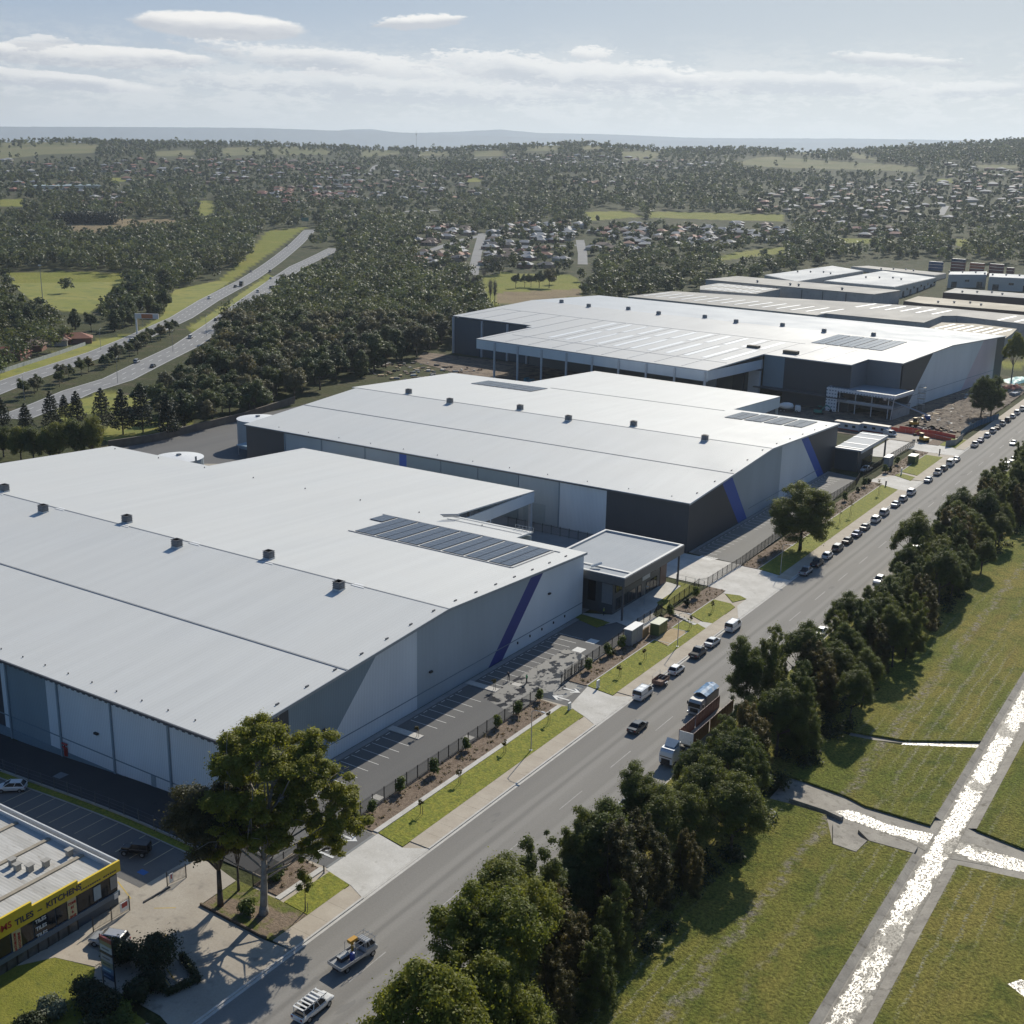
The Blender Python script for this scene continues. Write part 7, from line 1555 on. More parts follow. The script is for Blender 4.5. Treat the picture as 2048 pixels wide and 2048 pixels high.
# traffic on the dual carriageway, cars in the suburb street
HC = [(1155, 408, 'wagon', 'white', HW1, 'white car on the far carriageway below the grassy median start'), (1298, 345, 'wagon', 'black', HW1, 'dark car beside the dark truck on the far carriageway'), (1385, 262, 'sedan', 'darkgrey', HW1, 'small dark car higher up the far carriageway'), (1585, 118, 'sedan', 'darkgrey', HW1, 'distant dark car near the top of the far carriageway'), (722, 642, 'sedan', 'white', HW1, 'white car behind the median bushes by the billboard'),
      (1052, 624, 'wagon', 'white', HW2, 'white car alone on the near carriageway'), (755, 760, 'wagon', 'silver', HW2, 'silver car low on the near carriageway'), (1192, 528, 'hatch', 'grey', HW2, 'grey car in the middle of the near carriageway'), (1425, 372, 'van', 'white', HW2, 'white van at the bend of the near carriageway'), (1495, 350, 'wagon', 'black', HW2, 'black car at the bend of the near carriageway'), (1495, 300, 'hatch', 'white', HW2, 'white car highest on the near carriageway'), (845, 785, 'sedan', 'darkgrey', HW2, 'dark car behind the pines on the near carriageway'), (1490, 262, 'wagon', 'darkgrey', HW1, 'dark car at the tip of the median')]
for (px, py, k, c, L, lab) in HC:
    g_ = G(*zl(px, py)); P = np.array([[g_[0], g_[1]]]); j = min(range(len(L)-1), key=lambda i: dist_line(P, L[i:i+2])[0]); a = math.atan2(L[j+1][1]-L[j][1], L[j+1][0]-L[j][0])
    car(k, c, g_[0], g_[1], a if L is HW2 else a+math.pi, lab, 'traffic on the dual carriageway', z=g_[2]+.05)
g_ = G(*zl(1332, 338)); a = math.atan2(HW1[5][1]-HW1[4][1], HW1[5][0]-HW1[4][0])
t = thing('box_truck', 'dark box truck on the far carriageway', 'truck', (g_[0], g_[1], g_[2]+.05), a+math.pi); part('cargo_box', MB().box(-3.5, -1.2, .9, 1.8, 1.2, 3.6), PAINTS['darkgrey'], t, world=False); part('cab', loft([(1.9, 1.1, .6, 2.5), (2.0, 1.15, .5, 2.6), (3.4, 1.15, .5, 2.4), (3.8, 1.0, .6, 1.5)]), PAINTS['black'], t, world=False)
for x in (-2.2, 2.9):
    for s in (-1, 1): wheel(t, x, s*.95, .45, .3)
# ------------------------------------------------------------------ the tile shop
def text(name, body, size, loc, mt, parent, rot=(90, 0, 90), ext=.03, align='LEFT', sx=1.0):
    cu = bpy.data.curves.new(name, 'FONT'); cu.body = body; cu.size = size; cu.extrude = ext; cu.align_x = align; cu.offset = size*.018; cu.resolution_u = 3
    cu.materials.append(mt); tmp = bpy.data.objects.new(name, cu); COL.objects.link(tmp); dg = bpy.context.evaluated_depsgraph_get(); me = bpy.data.meshes.new_from_object(tmp.evaluated_get(dg)); bpy.data.objects.remove(tmp)
    o = bpy.data.objects.new(name, me); COL.objects.link(o); p = parent
    org = Vector((0, 0, 0))
    while p is not None: org = org+p.location; p = p.parent
    o.location = Vector(loc)-org; o.rotation_euler = [rad(a) for a in rot]; o.scale = (sx, 1, 1); o.parent = parent; return o
def tile_shop():
    FX = -107.5; GZ = -0.6
    t = thing('tile_shop', 'tile and kitchen shop with yellow sign fascia and old grey roof at the lower left', 'shop', (-120, 70, 0))
    DKB = plain('shop_blue_grey', (0.055, 0.08, 0.11), 0.6); YEL = plain('sign_yellow', (0.72, 0.52, 0.03), 0.5, var=.05); NV = plain('sign_navy', (0.025, 0.02, 0.07), 0.5); RD = plain('sign_red', (0.42, 0.03, 0.02), 0.5); CRM = plain('sign_cream', (0.55, 0.46, 0.26), 0.6)
    w = part('wall', MB().box(-145, 40, -2.5, FX-.3, 80.7, 4.9), DKB, t)
    mt, nt = new_mat('weathered_roof'); b = NB(nt); p = b.pos(); sp = b.n('ShaderNodeSeparateXYZ'); b.l(p, sp.inputs[0])
    s = b.n('ShaderNodeMath', operation='SINE'); b.l(b.m('MULTIPLY', sp.outputs[1], 2*math.pi/.42), s.inputs[0])
    col = b.mix(b.mr(b.noise(p, .7, 5, .65, (.12, 1, 1)), .38, .66), (0.40, 0.385, 0.35), (0.55, 0.535, 0.50)); col = b.mix(b.mr(b.noise(p, 2.2, 4, .7, (.2, 1, 1)), .6, .7, 0, .6), col, (0.22, 0.18, 0.14)); col = b.mix(1.0, col, b.mr(s.outputs[0], -1, 1, .95, 1.02), 'MULTIPLY')
    b.out(b.pbsdf(col, .75, 0, .3, b.bump(s.outputs[0], .15, .03)))
    rf = part('roof', MB().prism(rect(-145.3, 39.6, FX-.3, 80.0), lambda x, y: 5.0, lambda x, y: 5.25+.006*(-x-108)), mt, t)
    for x in (-112.9, -119.3, -125.8, -132, -138.5): part('box_gutter', MB().box(x-.28, 40, 5.28, x+.28, 79.9, 5.42+.006*(-x-108)), patchy('gutter_tan', (0.36, 0.32, 0.25), (0.30, 0.26, 0.2), 1.0), rf)
    mb = MB(); mb.box(-145.3, 80.0, 5.0, FX-.3, 80.2, 5.95); mb.box(-145.3, 80.9, 4.4, FX-.3, 81.1, 5.95); part('parapet', mb, plain('parapet_pale', (0.55, 0.56, 0.56), .6), t)
    part('parapet_gutter', MB().box(-145.3, 80.2, 5.0, FX-.3, 80.9, 5.1), plain('gutter_blue', (0.12, 0.17, 0.22), .5), t)
    for (x, y) in ((-114.2, 79.0), (-114.5, 75.9), (-115.2, 74.2), (-116.6, 73.5), (-118.0, 73.8)):
        mb = MB(); mb.box(x-.3, y-.35, 5.2, x+.3, y+.35, 6.1); mb.box(x-.42, y-.45, 6.1, x+.42, y+.45, 6.2); part('roof_vent', mb, plain('vent_tan', (0.34, 0.32, 0.28), .6), rf)
    fa = part('sign_fascia', MB().add([(FX, 40, 4.55), (FX, 81.1, 4.55), (FX, 81.1, 5.95), (FX, 75.1, 5.95), (FX, 75.1, 6.4), (FX, 69.0, 6.4), (FX, 69.0, 6.95), (FX, 40, 6.95), (FX-.3, 40, 4.55), (FX-.3, 81.1, 4.55), (FX-.3, 81.1, 5.95), (FX-.3, 75.1, 5.95), (FX-.3, 75.1, 6.4), (FX-.3, 69.0, 6.4), (FX-.3, 69.0, 6.95), (FX-.3, 40, 6.95)],
        [tuple(range(8)), tuple(range(15, 7, -1))]+[(i, 8+i, 8+(i+1) % 8, (i+1) % 8) for i in range(8)]), YEL, t)
    text('sign_lettering', 'TILES  –  KITCHENS', 1.02, (FX+.02, 66.75, 5.12), NV, fa, sx=1.0)
    text('sign_lettering', 'BATHROOMS', 1.1, (FX+.02, 66.35, 5.3), RD, fa, align='RIGHT')
    for y0, n in ((75.4, 9), (78.6, 6)):
        mb = MB()
        for k in range(n): mb.box(FX+.005, y0+k*.32, 4.86, FX+.03, y0+k*.32+.22, 5.02)
        part('small_lettering', mb, NV, fa)
    bd = part('window_band', MB().box(FX-.28, 40, 1.35, FX-.02, 80.8, 2.0), plain('band_blue', (0.10, 0.14, 0.18), .5), t)
    for k in range(14):
        y1 = 80.6-k*2.9; part('window', MB().box(FX-.29, y1-2.7, 2.02, FX-.2, y1, 4.53), M_GLASS, t)
    for k in range(22):
        y1 = 74.7-k*1.35; o = part('display_window', MB().box(FX-.29, y1-1.2, GZ+.1, FX-.12, y1, 1.3), plain('tile_display', (0.10, 0.095, 0.085), .25, var=.5, scale=.7), t); 
        part('window_frame', MB().box(FX-.12, y1-.05, GZ, FX-.06, y1+.05, 1.34), M_BLACK, o)
    pn = part('banner', MB().box(FX-.18, 73.55, 1.75, FX-.1, 74.75, 4.5), CRM, t)
    for i, wd in enumerate(('COME', 'IN', '&', 'SAVE')): text('banner_lettering', wd, .46, (FX-.08, 74.15, 3.75-i*.58), RD, pn, align='CENTER', sx=.85)
    pn = part('banner', MB().box(FX-.18, 66.3, 1.6, FX-.1, 67.4, 4.5), CRM, t)
    for i, wd in enumerate(('BATHROOM', 'KITCHENS')):
        o = text('banner_lettering', wd, .42, (0, 0, 0), RD, pn, align='CENTER'); o.matrix_local = Matrix.Translation(Vector((FX-.08, 66.75+i*.52, 3.05))-Vector((-120, 70, 0)))@Matrix(((0, 0, 1, 0), (0, -1, 0, 0), (1, 0, 0, 0), (0, 0, 0, 1))) if False else Matrix.Translation(Vector((FX-.08, 66.75+i*.52, 3.05))-Vector((-120, 70, 0)))@Matrix.Rotation(rad(90), 4, 'X')@Matrix.Identity(4)
        o.matrix_local = Matrix.Translation(Vector((FX-.08, 66.75+i*.52, 3.05))-Vector((-120, 70, 0)))@Matrix(((0, 0, 1, 0), (0, -1, 0, 0), (1, 0, 0, 0), (0, 0, 0, 1)))
    for i in range(3): text('window_lettering', 'TILES', .62, (FX-.16, 69.3, 3.8-i*.92), M_WHITE, t)
    part('poster', MB().box(FX-.17, 77.2, 2.4, FX-.1, 78.2, 4.2), plain('poster_pale_blue', (0.30, 0.38, 0.42), .5), t); part('poster', MB().box(FX-.17, 79.6, 2.6, FX-.1, 80.6, 4.3), plain('poster_grey', (0.25, 0.25, 0.24), .5), t); part('notice', MB().box(FX-.02, 79.9, 1.2, FX+.03, 80.5, 1.9), M_WHITE, t)
tile_shop()
# ------------------------------------------------------------------ fences and gates
def fence(name, lab, pts, h, post=2.6, picket=.17, mt=None, cat='fence', base=0.03, rails=(0.12, 0.88), pr=.05, pw=.012, group=None, zf_=None):
    mt = mt or M_BLACK; zf_ = zf_ or (lambda x, y: base)
    t = thing(name, lab, cat, (pts[0][0], pts[0][1], zf_(*pts[0])), 0, group); mb = MB()
    for (x0, y0), (x1, y1) in zip(pts[:-1], pts[1:]):
        L = math.hypot(x1-x0, y1-y0); d = ((x1-x0)/L, (y1-y0)/L); n = max(1, round(L/post))
        for k in range(n+1):
            x, y = x0+d[0]*L*k/n, y0+d[1]*L*k/n; z = zf_(x, y); part('post', MB().box(x-pr, y-pr, z-.1, x+pr, y+pr, z+h+.06), mt, t)
        for k in range(n):
            a = np.array([x0+d[0]*L*k/n, y0+d[1]*L*k/n]); e = np.array([x0+d[0]*L*(k+1)/n, y0+d[1]*L*(k+1)/n]); za, ze = zf_(*a), zf_(*e)
            for f in rails: mb.tube((a[0], a[1], za+h*f), (e[0], e[1], ze+h*f), .022, n=4)
            if picket:
                m_ = int(np.hypot(*(e-a))/picket)
                for j in range(1, m_):
                    q = a+(e-a)*j/m_; z = za+(ze-za)*j/m_; mb.box(q[0]-pw, q[1]-pw, z+.08, q[0]+pw, q[1]+pw, z+h)
    part('railing', mb, mt, t); return t
fence('palisade_fence', 'black palisade fence between first warehouse car park and garden bed', [(-97.2, 110.8), (-97.25, 160.2)], 2.1)
fence('palisade_fence', 'short black palisade fence behind the tall pale gum', [(-97.1, 92.6), (-97.1, 100.8)], 2.1)
fence('sliding_gate', 'closed black sliding gate across the first driveway', [(-97.35, 100.9), (-97.35, 110.6)], 1.9, post=2.4, cat='gate')
fence('sliding_gate', 'black sliding gate drawn open beside the second driveway', [(-96.9, 167.2), (-97.5, 177.5)], 2.0, post=2.4, cat='gate')
fence('palisade_fence', 'black palisade fence from the second driveway to the steps', [(-97.5, 169.4), (-97.8, 190), (-98.6, 199.5), (-98.4, 210)], 2.1)
fence('palisade_fence', 'black palisade fence between the small lawn and the wide driveway', [(-98.3, 213), (-98.9, 229), (-97.7, 231), (-97.5, 249)], 2.0)
fence('palisade_fence', 'black palisade fence along the middle warehouse car park', [(-97.4, 249.5), (-98.2, 275), (-99.3, 317), (-98.9, 338), (-100.6, 347)], 2.1)
fence('palisade_fence', 'black palisade fence in front of the low office of the middle warehouse', [(-100.3, 350), (-100.4, 381), (-99.9, 404)], 2.1)
fence('palisade_fence', 'black fence across the yard between nearest and middle warehouses', [(-158, 243.2), (-117, 243.2)], 2.4, picket=.2)
fence('wire_fence', 'light wire fence on the low kerb between shop car park and service lane', [(-108.5, 94.6), (-160, 94.6)], 1.8, post=3.0, picket=0, rails=(.3, .6, .95), mt=plain('wire_grey', (0.10, 0.105, 0.11), .5), zf_=lambda x, y: float(terrain(x, y))+.35)
fence('entry_gate', 'black shop gate leaf with red and white notice, beside the shop front', [(-105.8, 75.4), (-105.7, 80.6)], 1.9, post=2.6, cat='gate')
fence('entry_gate', 'black shop gate leaf under the brownish tree', [(-105.9, 86.6), (-105.4, 89.2)], 1.9, post=2.6, cat='gate')
gx = [o for o in COL.objects if o.get('label', '').startswith('black shop gate leaf')]
for o, (y0, y1) in zip(gx, ((79.2, 80.4), (86.7, 87.3))):
    nb_ = part('notice', MB().box(-105.62, y0, .5, -105.56, y1, 1.7), M_WHITE, o); part('red_field', MB().box(-105.555, y0+.2, 1.0, -105.54, y1-.2, 1.6), M_RED, nb_)
mb = MB(); mb.obox((-105.5, 84.6), (.03, 1), 4.0, .25, .03, .16); solo('gate_track', mb, M_BLACK, 'steel gate track in the concrete between the two shop gate leaves', 'gate track')
fence('guard_fence', 'pale wire fence round the small lawn by the dark office', [(-104.6, 229.8), (-97.8, 229.4)], 1.6, post=2.4, picket=0, rails=(.1, .5, .98), mt=M_STEEL)
SITE = [uv(8, -70)[:2]]
ORG = plain('barrier_orange', (0.50, 0.085, 0.05), .7); SHB = plain('shade_cloth_blue', (0.05, 0.13, 0.20), .8, var=.3, scale=.5)
def cloth_fence(name, lab, pts, h, mt, post=3.0):
    t = thing(name, lab, 'barrier', (pts[0][0], pts[0][1], 0)); mb = MB(); rs2 = np.random.RandomState(len(pts)*7)
    for (x0, y0), (x1, y1) in zip(pts[:-1], pts[1:]):
        L = math.hypot(x1-x0, y1-y0); n = max(1, round(L/post))
        for k in range(n):
            a = (x0+(x1-x0)*k/n, y0+(y1-y0)*k/n); e = (x0+(x1-x0)*(k+1)/n, y0+(y1-y0)*(k+1)/n); s = rs2.rand()*.25
            mb.prism([(a[0]-.02, a[1]-.02), (e[0]-.02, e[1]-.02), (e[0]+.02, e[1]+.02), (a[0]+.02, a[1]+.02)], .05, h-s)
            part('post', MB().tube((a[0], a[1], 0), (a[0], a[1], h+.15), .035, n=5), M_STEEL, t)
    part('cloth', mb, mt, t); return t
cloth_fence('mesh_barrier', 'orange mesh barrier across the building site entrance', [at(*zc(1120, 395))[:2], at(*zc(1400, 440))[:2], at(*zc(1700, 505))[:2]], 1.5, ORG)
cloth_fence('mesh_barrier', 'second orange mesh barrier just behind the first', [at(*zc(1200, 380))[:2], at(*zc(1560, 430))[:2], at(*zc(1740, 470))[:2]], 1.3, ORG)
cloth_fence('site_hoarding', 'grey wire hoarding beside the building site entrance', [at(*zq(330, 1500))[:2], at(*zq(480, 1480))[:2], at(*zq(600, 1380))[:2]], 2.2, plain('wire_mesh_grey', (0.22, 0.24, 0.26), .6))
cloth_fence('site_hoarding', 'blue shade cloth hoarding along the footpath of the building site', [at(*zq(560, 1350))[:2], at(*zq(700, 1250))[:2], at(*zq(860, 1170))[:2], at(*zq(1000, 1120))[:2], at(*zq(1150, 1070))[:2]], 2.3, SHB)
# ------------------------------------------------------------------ lamps, cabinets, signs, small things along the verge
def lamp(x, y, h, arm, lab, z=0.1, ang=0.0, grp='street lamps'):
    t = thing('street_lamp', lab, 'street lamp', (x, y, z), ang, grp)
    part('pole', MB().path([(0, 0, 0), (0, 0, h*.5), (0, 0, h-.4)], [.10, .075, .055], 8), M_STEEL, t, world=False); part('arm', MB().path([(0, 0, h-.4), (arm*.35, 0, h-.05), (arm, 0, h)], [.05, .04, .035], 6), M_STEEL, t, world=False)
    part('lamp_head', MB().prism([(arm-.1, -.12), (arm+.55, -.14), (arm+.6, 0), (arm+.55, .14), (arm-.1, .12)], h-.05, h+.08), plain('lamp_grey', (0.5, 0.51, 0.52), .4), t, world=False); part('base_plate', MB().box(-.2, -.2, 0, .2, .2, .06), M_STEEL, t, world=False)
for (x, y, lab) in ((-88.1, 143.4, 'street lamp on the first long verge before the second driveway'), (-87.9, 195.3, 'street lamp below the green cabinet'), (-87.7, 248.6, 'street lamp by the corner of the wide driveway')): lamp(x, y, 7.0, 1.8, lab)
for i, ((px, py), h) in enumerate((((650, 872), 10.5), ((135, 965), 10), ((557, 690), 10), ((955, 700), 10), ((1140, 612), 10), ((788, 560), 10))):
    g_ = G(*zl(px, py)); lamp(g_[0], g_[1], h, 2.5, f'tall lamp beside the dual carriageway, {("by the pines", "at the left frame edge", "near the brick houses", "at the median end", "on the near carriageway verge", "behind the billboard")[i]}', 0, 2.2, 'carriageway lamps')
lamp(-103.7, 212.4, 4.0, .3, 'small white headed lamp on the forecourt of the dark office', .06, 0, None)
def kiosk(name, lab, x0, y0, x1, y1, h, c, top, cat):
    t = thing(name, lab, cat, ((x0+x1)/2, (y0+y1)/2, .13)); mt = plain(name+'_paint_%d' % int(c[1]*1000), c, .5)
    part('body', MB().box(x0, y0, .1, x1, y1, h), mt, t); part('roof', MB().box(x0-.12, y0-.12, h, x1+.12, y1+.12, h+.12), plain('kiosk_top_%d' % int(top[1]*1000), top, .5), t)
    n = max(2, int((y1-y0)/1.1))
    for k in range(n): a = y0+(y1-y0)*k/n+.06; part('door', MB().box(x1+.002, a, .25, x1+.03, y0+(y1-y0)*(k+1)/n-.06, h-.15), mt, t)
    part('door', MB().box(x0+.1, y0-.03, .25, x1-.1, y0-.002, h-.15), mt, t)
kiosk('electrical_cabinet', 'green electrical kiosk with pale top on the sand pad', -94.9, 197.6, -93.05, 201.4, 2.5, (0.10, 0.14, 0.05), (0.42, 0.45, 0.33), 'electrical cabinet')
kiosk('electrical_cabinet', 'tall pale grey cabinet with white top behind the palisade fence near the green kiosk', -96.6, 190.0, -95.0, 194.6, 3.3, (0.30, 0.31, 0.32), (0.66, 0.66, 0.65), 'electrical cabinet')
kiosk('electrical_cabinet', 'green electrical kiosk on the verge far up, by the building site', -94.4, 375.8, -92.2, 380.2, 2.5, (0.10, 0.14, 0.06), (0.36, 0.40, 0.30), 'electrical cabinet'); kiosk('electrical_cabinet', 'pale grey cabinet by the low office of the middle warehouse', -99.2, 366, -97.6, 371, 3.2, (0.34, 0.35, 0.36), (0.66, 0.66, 0.65), 'electrical cabinet')
mb = MB(); [mb.box(-95.2, 195.0+k*.36, .1, -95.1, 195.3+k*.36, 1.9) for k in range(7)]; solo('timber_screen', mb, plain('raw_timber', (0.38, 0.24, 0.11), .8), 'raw timber screen between the grey cabinet and green kiosk', 'screen')
def pillar(x, y, lab, h=1.5, c=M_WHITE):
    t = thing('sign_pillar', lab, 'sign', (x, y, .1)); part('panel', MB().box(-.12, -.4, .1, .12, .4, h), c, t, world=False); part('base', MB().box(-.2, -.45, 0, .2, .45, .1), M_STEEL, t, world=False)
pillar(-91.0, 169.9, 'white entry pillar on the verge corner past the second driveway'); pillar(-90.6, 159.4, 'white and blue entry sign on the verge corner before the second driveway', 1.3); pillar(-91.9, 360, 'pale entry pillar past the third driveway', 2.0); pillar(-91.6, 343.0, 'dark entry pillar before the third driveway', 1.6, M_BLACK); pillar(-89.6, 396, 'dark entry pillar before the building site entrance', 1.8, M_BLACK)
for (x, y, lab) in ((-94.4, 109.4, 'black bollard by the first driveway arrows'), (-91.9, 99.9, 'black bollard at the turf corner of the first driveway'), (-95.5, 101.6, 'short black keypad post on the first driveway')): 
    t = thing('bollard', lab, 'bollard', (x, y, .05)); part('post', MB().lathe([(.09, 0), (.09, 1.0), (.05, 1.06)], 10), M_BLACK, t, world=False); part('base_plate', MB().box(-.15, -.15, 0, .15, .15, .03), M_STEEL, t, world=False)
# pylon sign on the shop lawn
t = thing('pylon_sign', 'tall double post tenant sign board on the shop lawn', 'sign', (-96.3, 70.0, .09)); part('post', MB().box(-97.3, 69.95, 0, -97.2, 70.05, 6.4), M_BLACK, t); part('post', MB().box(-95.3, 69.95, 0, -95.2, 70.05, 6.4), M_BLACK, t)
for k, (c, h) in enumerate((((0.06, 0.12, 0.22), .75), ((0.20, 0.28, 0.36), .8), ((0.32, 0.30, 0.20), .7), ((0.42, 0.40, 0.40), .8), ((0.06, 0.05, 0.05), .35), ((0.45, 0.47, 0.48), .8), ((0.30, 0.27, 0.16), .5), ((0.30, 0.07, 0.06), .5))):
    z0 = 1.1+sum((.75, .8, .7, .8, .35, .8, .5, .5)[:k]); o = part('sign_panel', MB().box(-97.2, 69.9, z0+.02, -95.3, 70.1, z0+h-.02), plain('tenant_%d' % k, c, .5), t)
    if h > .6: part('lettering_bar', MB().box(-96.9, 69.88, z0+h*.4, -95.7, 69.899, z0+h*.6), plain('letter_bar_%d' % k, tuple(min(.7, x*2.2+.05) if k in (0, 1) else x*.4 for x in c), .5), o)
# hydrant booster on the front wall, drain pits
t = thing('hydrant_booster', 'red fire hydrant booster pipes on the shaded wall of the nearest warehouse', 'hydrant', (-147.0, 102.5, -1.2)); mb = MB(); mb.tube((-147.4, 102.5, .3), (-146.4, 102.5, .3), .12); mb.tube((-147.4, 102.5, .9), (-146.3, 102.5, .9), .16); mb.tube((-146.9, 102.5, -1.2), (-146.9, 102.5, .9), .12); part('pipes', mb, M_RED, t); part('cabinet', MB().box(-147.3, 102.6, -1.2, -146.5, 102.75, .1), M_RED, t)
g_ = G(*z1(340, 420)); solo('drain_pit', MB().obox((g_[0], g_[1]), (1, .1), 2.0, 1.6, g_[2]+.03, g_[2]+.06), plain('pit_lid', (0.16, 0.18, 0.19), .6), 'square drain lid in the shaded service lane', 'drain lid')
for (x, y, lab) in ((-98.4, 118.6, 'pale drain lid inside the fence near the first driveway'), (-98.6, 141.5, 'pale drain lid inside the fence halfway along the car park'), (-103.4, 163.0, 'pale manhole lid by the wet patches')): solo('drain_pit', MB().box(x-.8, y-.6, .02, x+.8, y+.6, .055), M_KERB, lab, 'drain lid')
# ------------------------------------------------------------------ shrubs, saplings, bed plants, hedges
def shrub_proto(name, seed, h, r, fol, n=900, leaf=.16, nb=9):
    rs2 = np.random.RandomState(seed); bl = clump_blobs(rs2, nb, 0, 0, h*.55, r*.6, r*.6, h*.4, r*.5, .9, low=-.9); t = thing(name, '', 'shrub'); mb = MB()
    for b_ in bl[:5]: mb.path([(0, 0, 0), (b_[0]*.4, b_[1]*.4, b_[2]*.5), b_[:3]], [.04, .03, .01], 4)
    part('stem', mb, B_DARK, t, world=False); c = bpy.data.objects.new('foliage', quads_mesh('foliage', leaf_quads(rs2, bl, n, leaf), fol)); COL.objects.link(c); c.parent = t; return t
S1 = shrub_proto('shrub', 5, 1.9, .8, F_SHRUB); S2 = shrub_proto('shrub', 6, 1.5, .7, F_DARKS)
shr = [z2(375, 850), z2(520, 735), z2(690, 645), z2(855, 522), z2(1010, 405), z2(1128, 340), z2(1240, 265), z2(1490, 110), z2(1585, 35)]
wl = ('by the first driveway', 'second from the first driveway', 'third from the first driveway', 'fourth from the first driveway', 'fifth from the first driveway', 'sixth from the first driveway', 'nearest the second driveway', 'just past the second driveway', 'second past the second driveway')
for i, q in enumerate(shr): g_ = at(*q); place(S1, USED, (max(-96.6, min(-93.6, g_[0])), g_[1], .14), i*1.1, f'bright green shrub in the bed against the palisade fence, {wl[i]}', 'fence line shrubs', scale=1.0+.1*(i % 3))
for i, (x, y) in enumerate(((-96.2, 184.2), (-96.0, 188.2), (-96.5, 205.8), (-96.2, 209), (-96.1, 217), (-96.4, 222), (-96.2, 331), (-96.4, 338.5), (-96.6, 343), (-96, 319), (-95.8, 309), (-96.5, 359), (-96, 362), (-96.5, 372), (-95.8, 388))):
    place((S2, S1)[i % 2], USED, (x, y, .14), i*.9, f'{("dark", "bright green")[i % 2]} shrub in the garden bed, {("near the tall grey cabinet", "near the tall grey cabinet", "by the entry steps", "by the entry steps", "past the entry steps", "past the entry steps", "well before the third driveway", "just before the third driveway", "at the third driveway", "along the middle warehouse fence", "along the middle warehouse fence", "past the third driveway", "past the third driveway", "by the far green kiosk", "by the far green kiosk")[i]}', f'bed shrubs {i//2}', scale=1.0+.2*(i % 2))
rs2 = np.random.RandomState(8); bl = []
for a, b_ in ((93, 100.4), (111.4, 159.5), (170, 210), (213.5, 230), (249, 344), (358, 395)):
    for k in range(int((b_-a)*3.2)):
        bl.append((rs2.uniform(-96.9, -93.4), rs2.uniform(a, b_), .2, .2+.12*rs2.rand(), .2+.12*rs2.rand(), .18+.12*rs2.rand()))
o = bpy.data.objects.new('bed_plants', quads_mesh('bed_plants', leaf_quads(rs2, bl, 9000, .13, up=.2), foliage('bed_plant_leaves', (0.14, 0.10, 0.05), (0.10, 0.11, 0.04), (0.17, 0.11, 0.07), .2))); COL.objects.link(o); tag(o, 'small tufted plants dotted over the mulched garden beds', 'bed plants', kind='stuff')
def sapling(x, y, h, lab, full=False):
    rs3 = np.random.RandomState(int(abs(x*7+y*13))); t = thing('sapling', lab, 'tree', (x, y, .12)); mb = MB(); mb.path([(0, 0, 0), (.05, .03, h*.5), (.0, .1, h)], [.05 if not full else .09, .035, .012], 5)
    for k in range(7): a = rs3.rand()*6.28; z = h*(.45+.07*k); mb.tube((0, 0, z), (math.cos(a)*h*.13, math.sin(a)*h*.13, z+h*.1), .018, .006, 3)
    part('trunk', mb, B_TWIG if not full else B_DARK, t, world=False); bl = clump_blobs(rs3, 7, 0, 0, h*.72, h*.17, h*.17, h*.26, h*.08, .9); Q = leaf_quads(rs3, bl, 1600 if full else 160, .13); c = bpy.data.objects.new('crown', quads_mesh('crown', Q, F_GUM if full else F_BROWN)); COL.objects.link(c); c.parent = t
    part('stake', MB().box(.35, -.03, 0, .41, .03, 1.3), plain('stake_timber', (0.25, 0.19, 0.12), .8), t, world=False)
sapling(-88.2, 92.4, 5.4, 'young leafy tree on the small turf patch before the first driveway', True)
for (x, y, w_) in ((-90.6, 118.4, 'first on the long verge'), (-91.3, 128.6, 'second on the long verge'), (-91.2, 140.4, 'third on the long verge'), (-90.9, 153, 'fourth on the long verge'), (-90.4, 176.5, 'on the verge just past the second driveway'), (-90.2, 186, 'on the verge below the grey cabinet'), (-90.3, 206, 'on the verge by the entry steps'), (-90.4, 217, 'on the verge past the entry steps')): sapling(x, y, 2.3, f'thin staked sapling, {w_}')
for (x, y, w_) in ((-90.2, 297, 'first past the lone dark gum'), (-90.0, 305, 'second past the lone dark gum'), (-90.5, 332, 'nearest the third driveway')): sapling(x, y, 4.5, f'taller young tree on the verge of the middle warehouse, {w_}')
for (x, y, w_) in ((-105.4, 136.9, 'on the nearer parking island'), (-105.4, 158.7, 'on the farther parking island')): sapling(x, y, 2.0, f'tiny staked sapling {w_}')
def bush(x, y, rx, ry, h, fol, lab, n=5000, leaf=.15, nb=26, name='bush'):
    rs3 = np.random.RandomState(int(abs(x*11+y*17)) % 9999); t = thing(name, lab, 'bush', (x, y, .09)); bl = clump_blobs(rs3, nb, 0, 0, h*.5, rx*.75, ry*.75, h*.38, min(rx, ry)*.38, .9, low=-.95); mb = MB(); [mb.tube((0, 0, 0), b_[:3], .06, .02, 4) for b_ in bl[:6]]
    part('stem', mb, B_DARK, t, world=False); c = bpy.data.objects.new('foliage', quads_mesh('foliage', leaf_quads(rs3, bl, n, leaf, up=.4), fol)); COL.objects.link(c); c.parent = t
bush(-97.6, 63.6, 1.9, 1.7, 2.3, F_GREY, 'rounded silver grey clipped bush at the bottom of the shop lawn'); bush(-93.6, 66.6, 3.0, 2.6, 3.2, F_DARKS, 'large dark bush below the tenant sign'); bush(-92.0, 70.2, 1.7, 1.6, 2.6, F_DARKS, 'round dark bush right of the tenant sign'); bush(-94.5, 75.2, 3.3, 3.0, 3.8, F_DARKS, 'tall dark round bush between silver car and kerb')
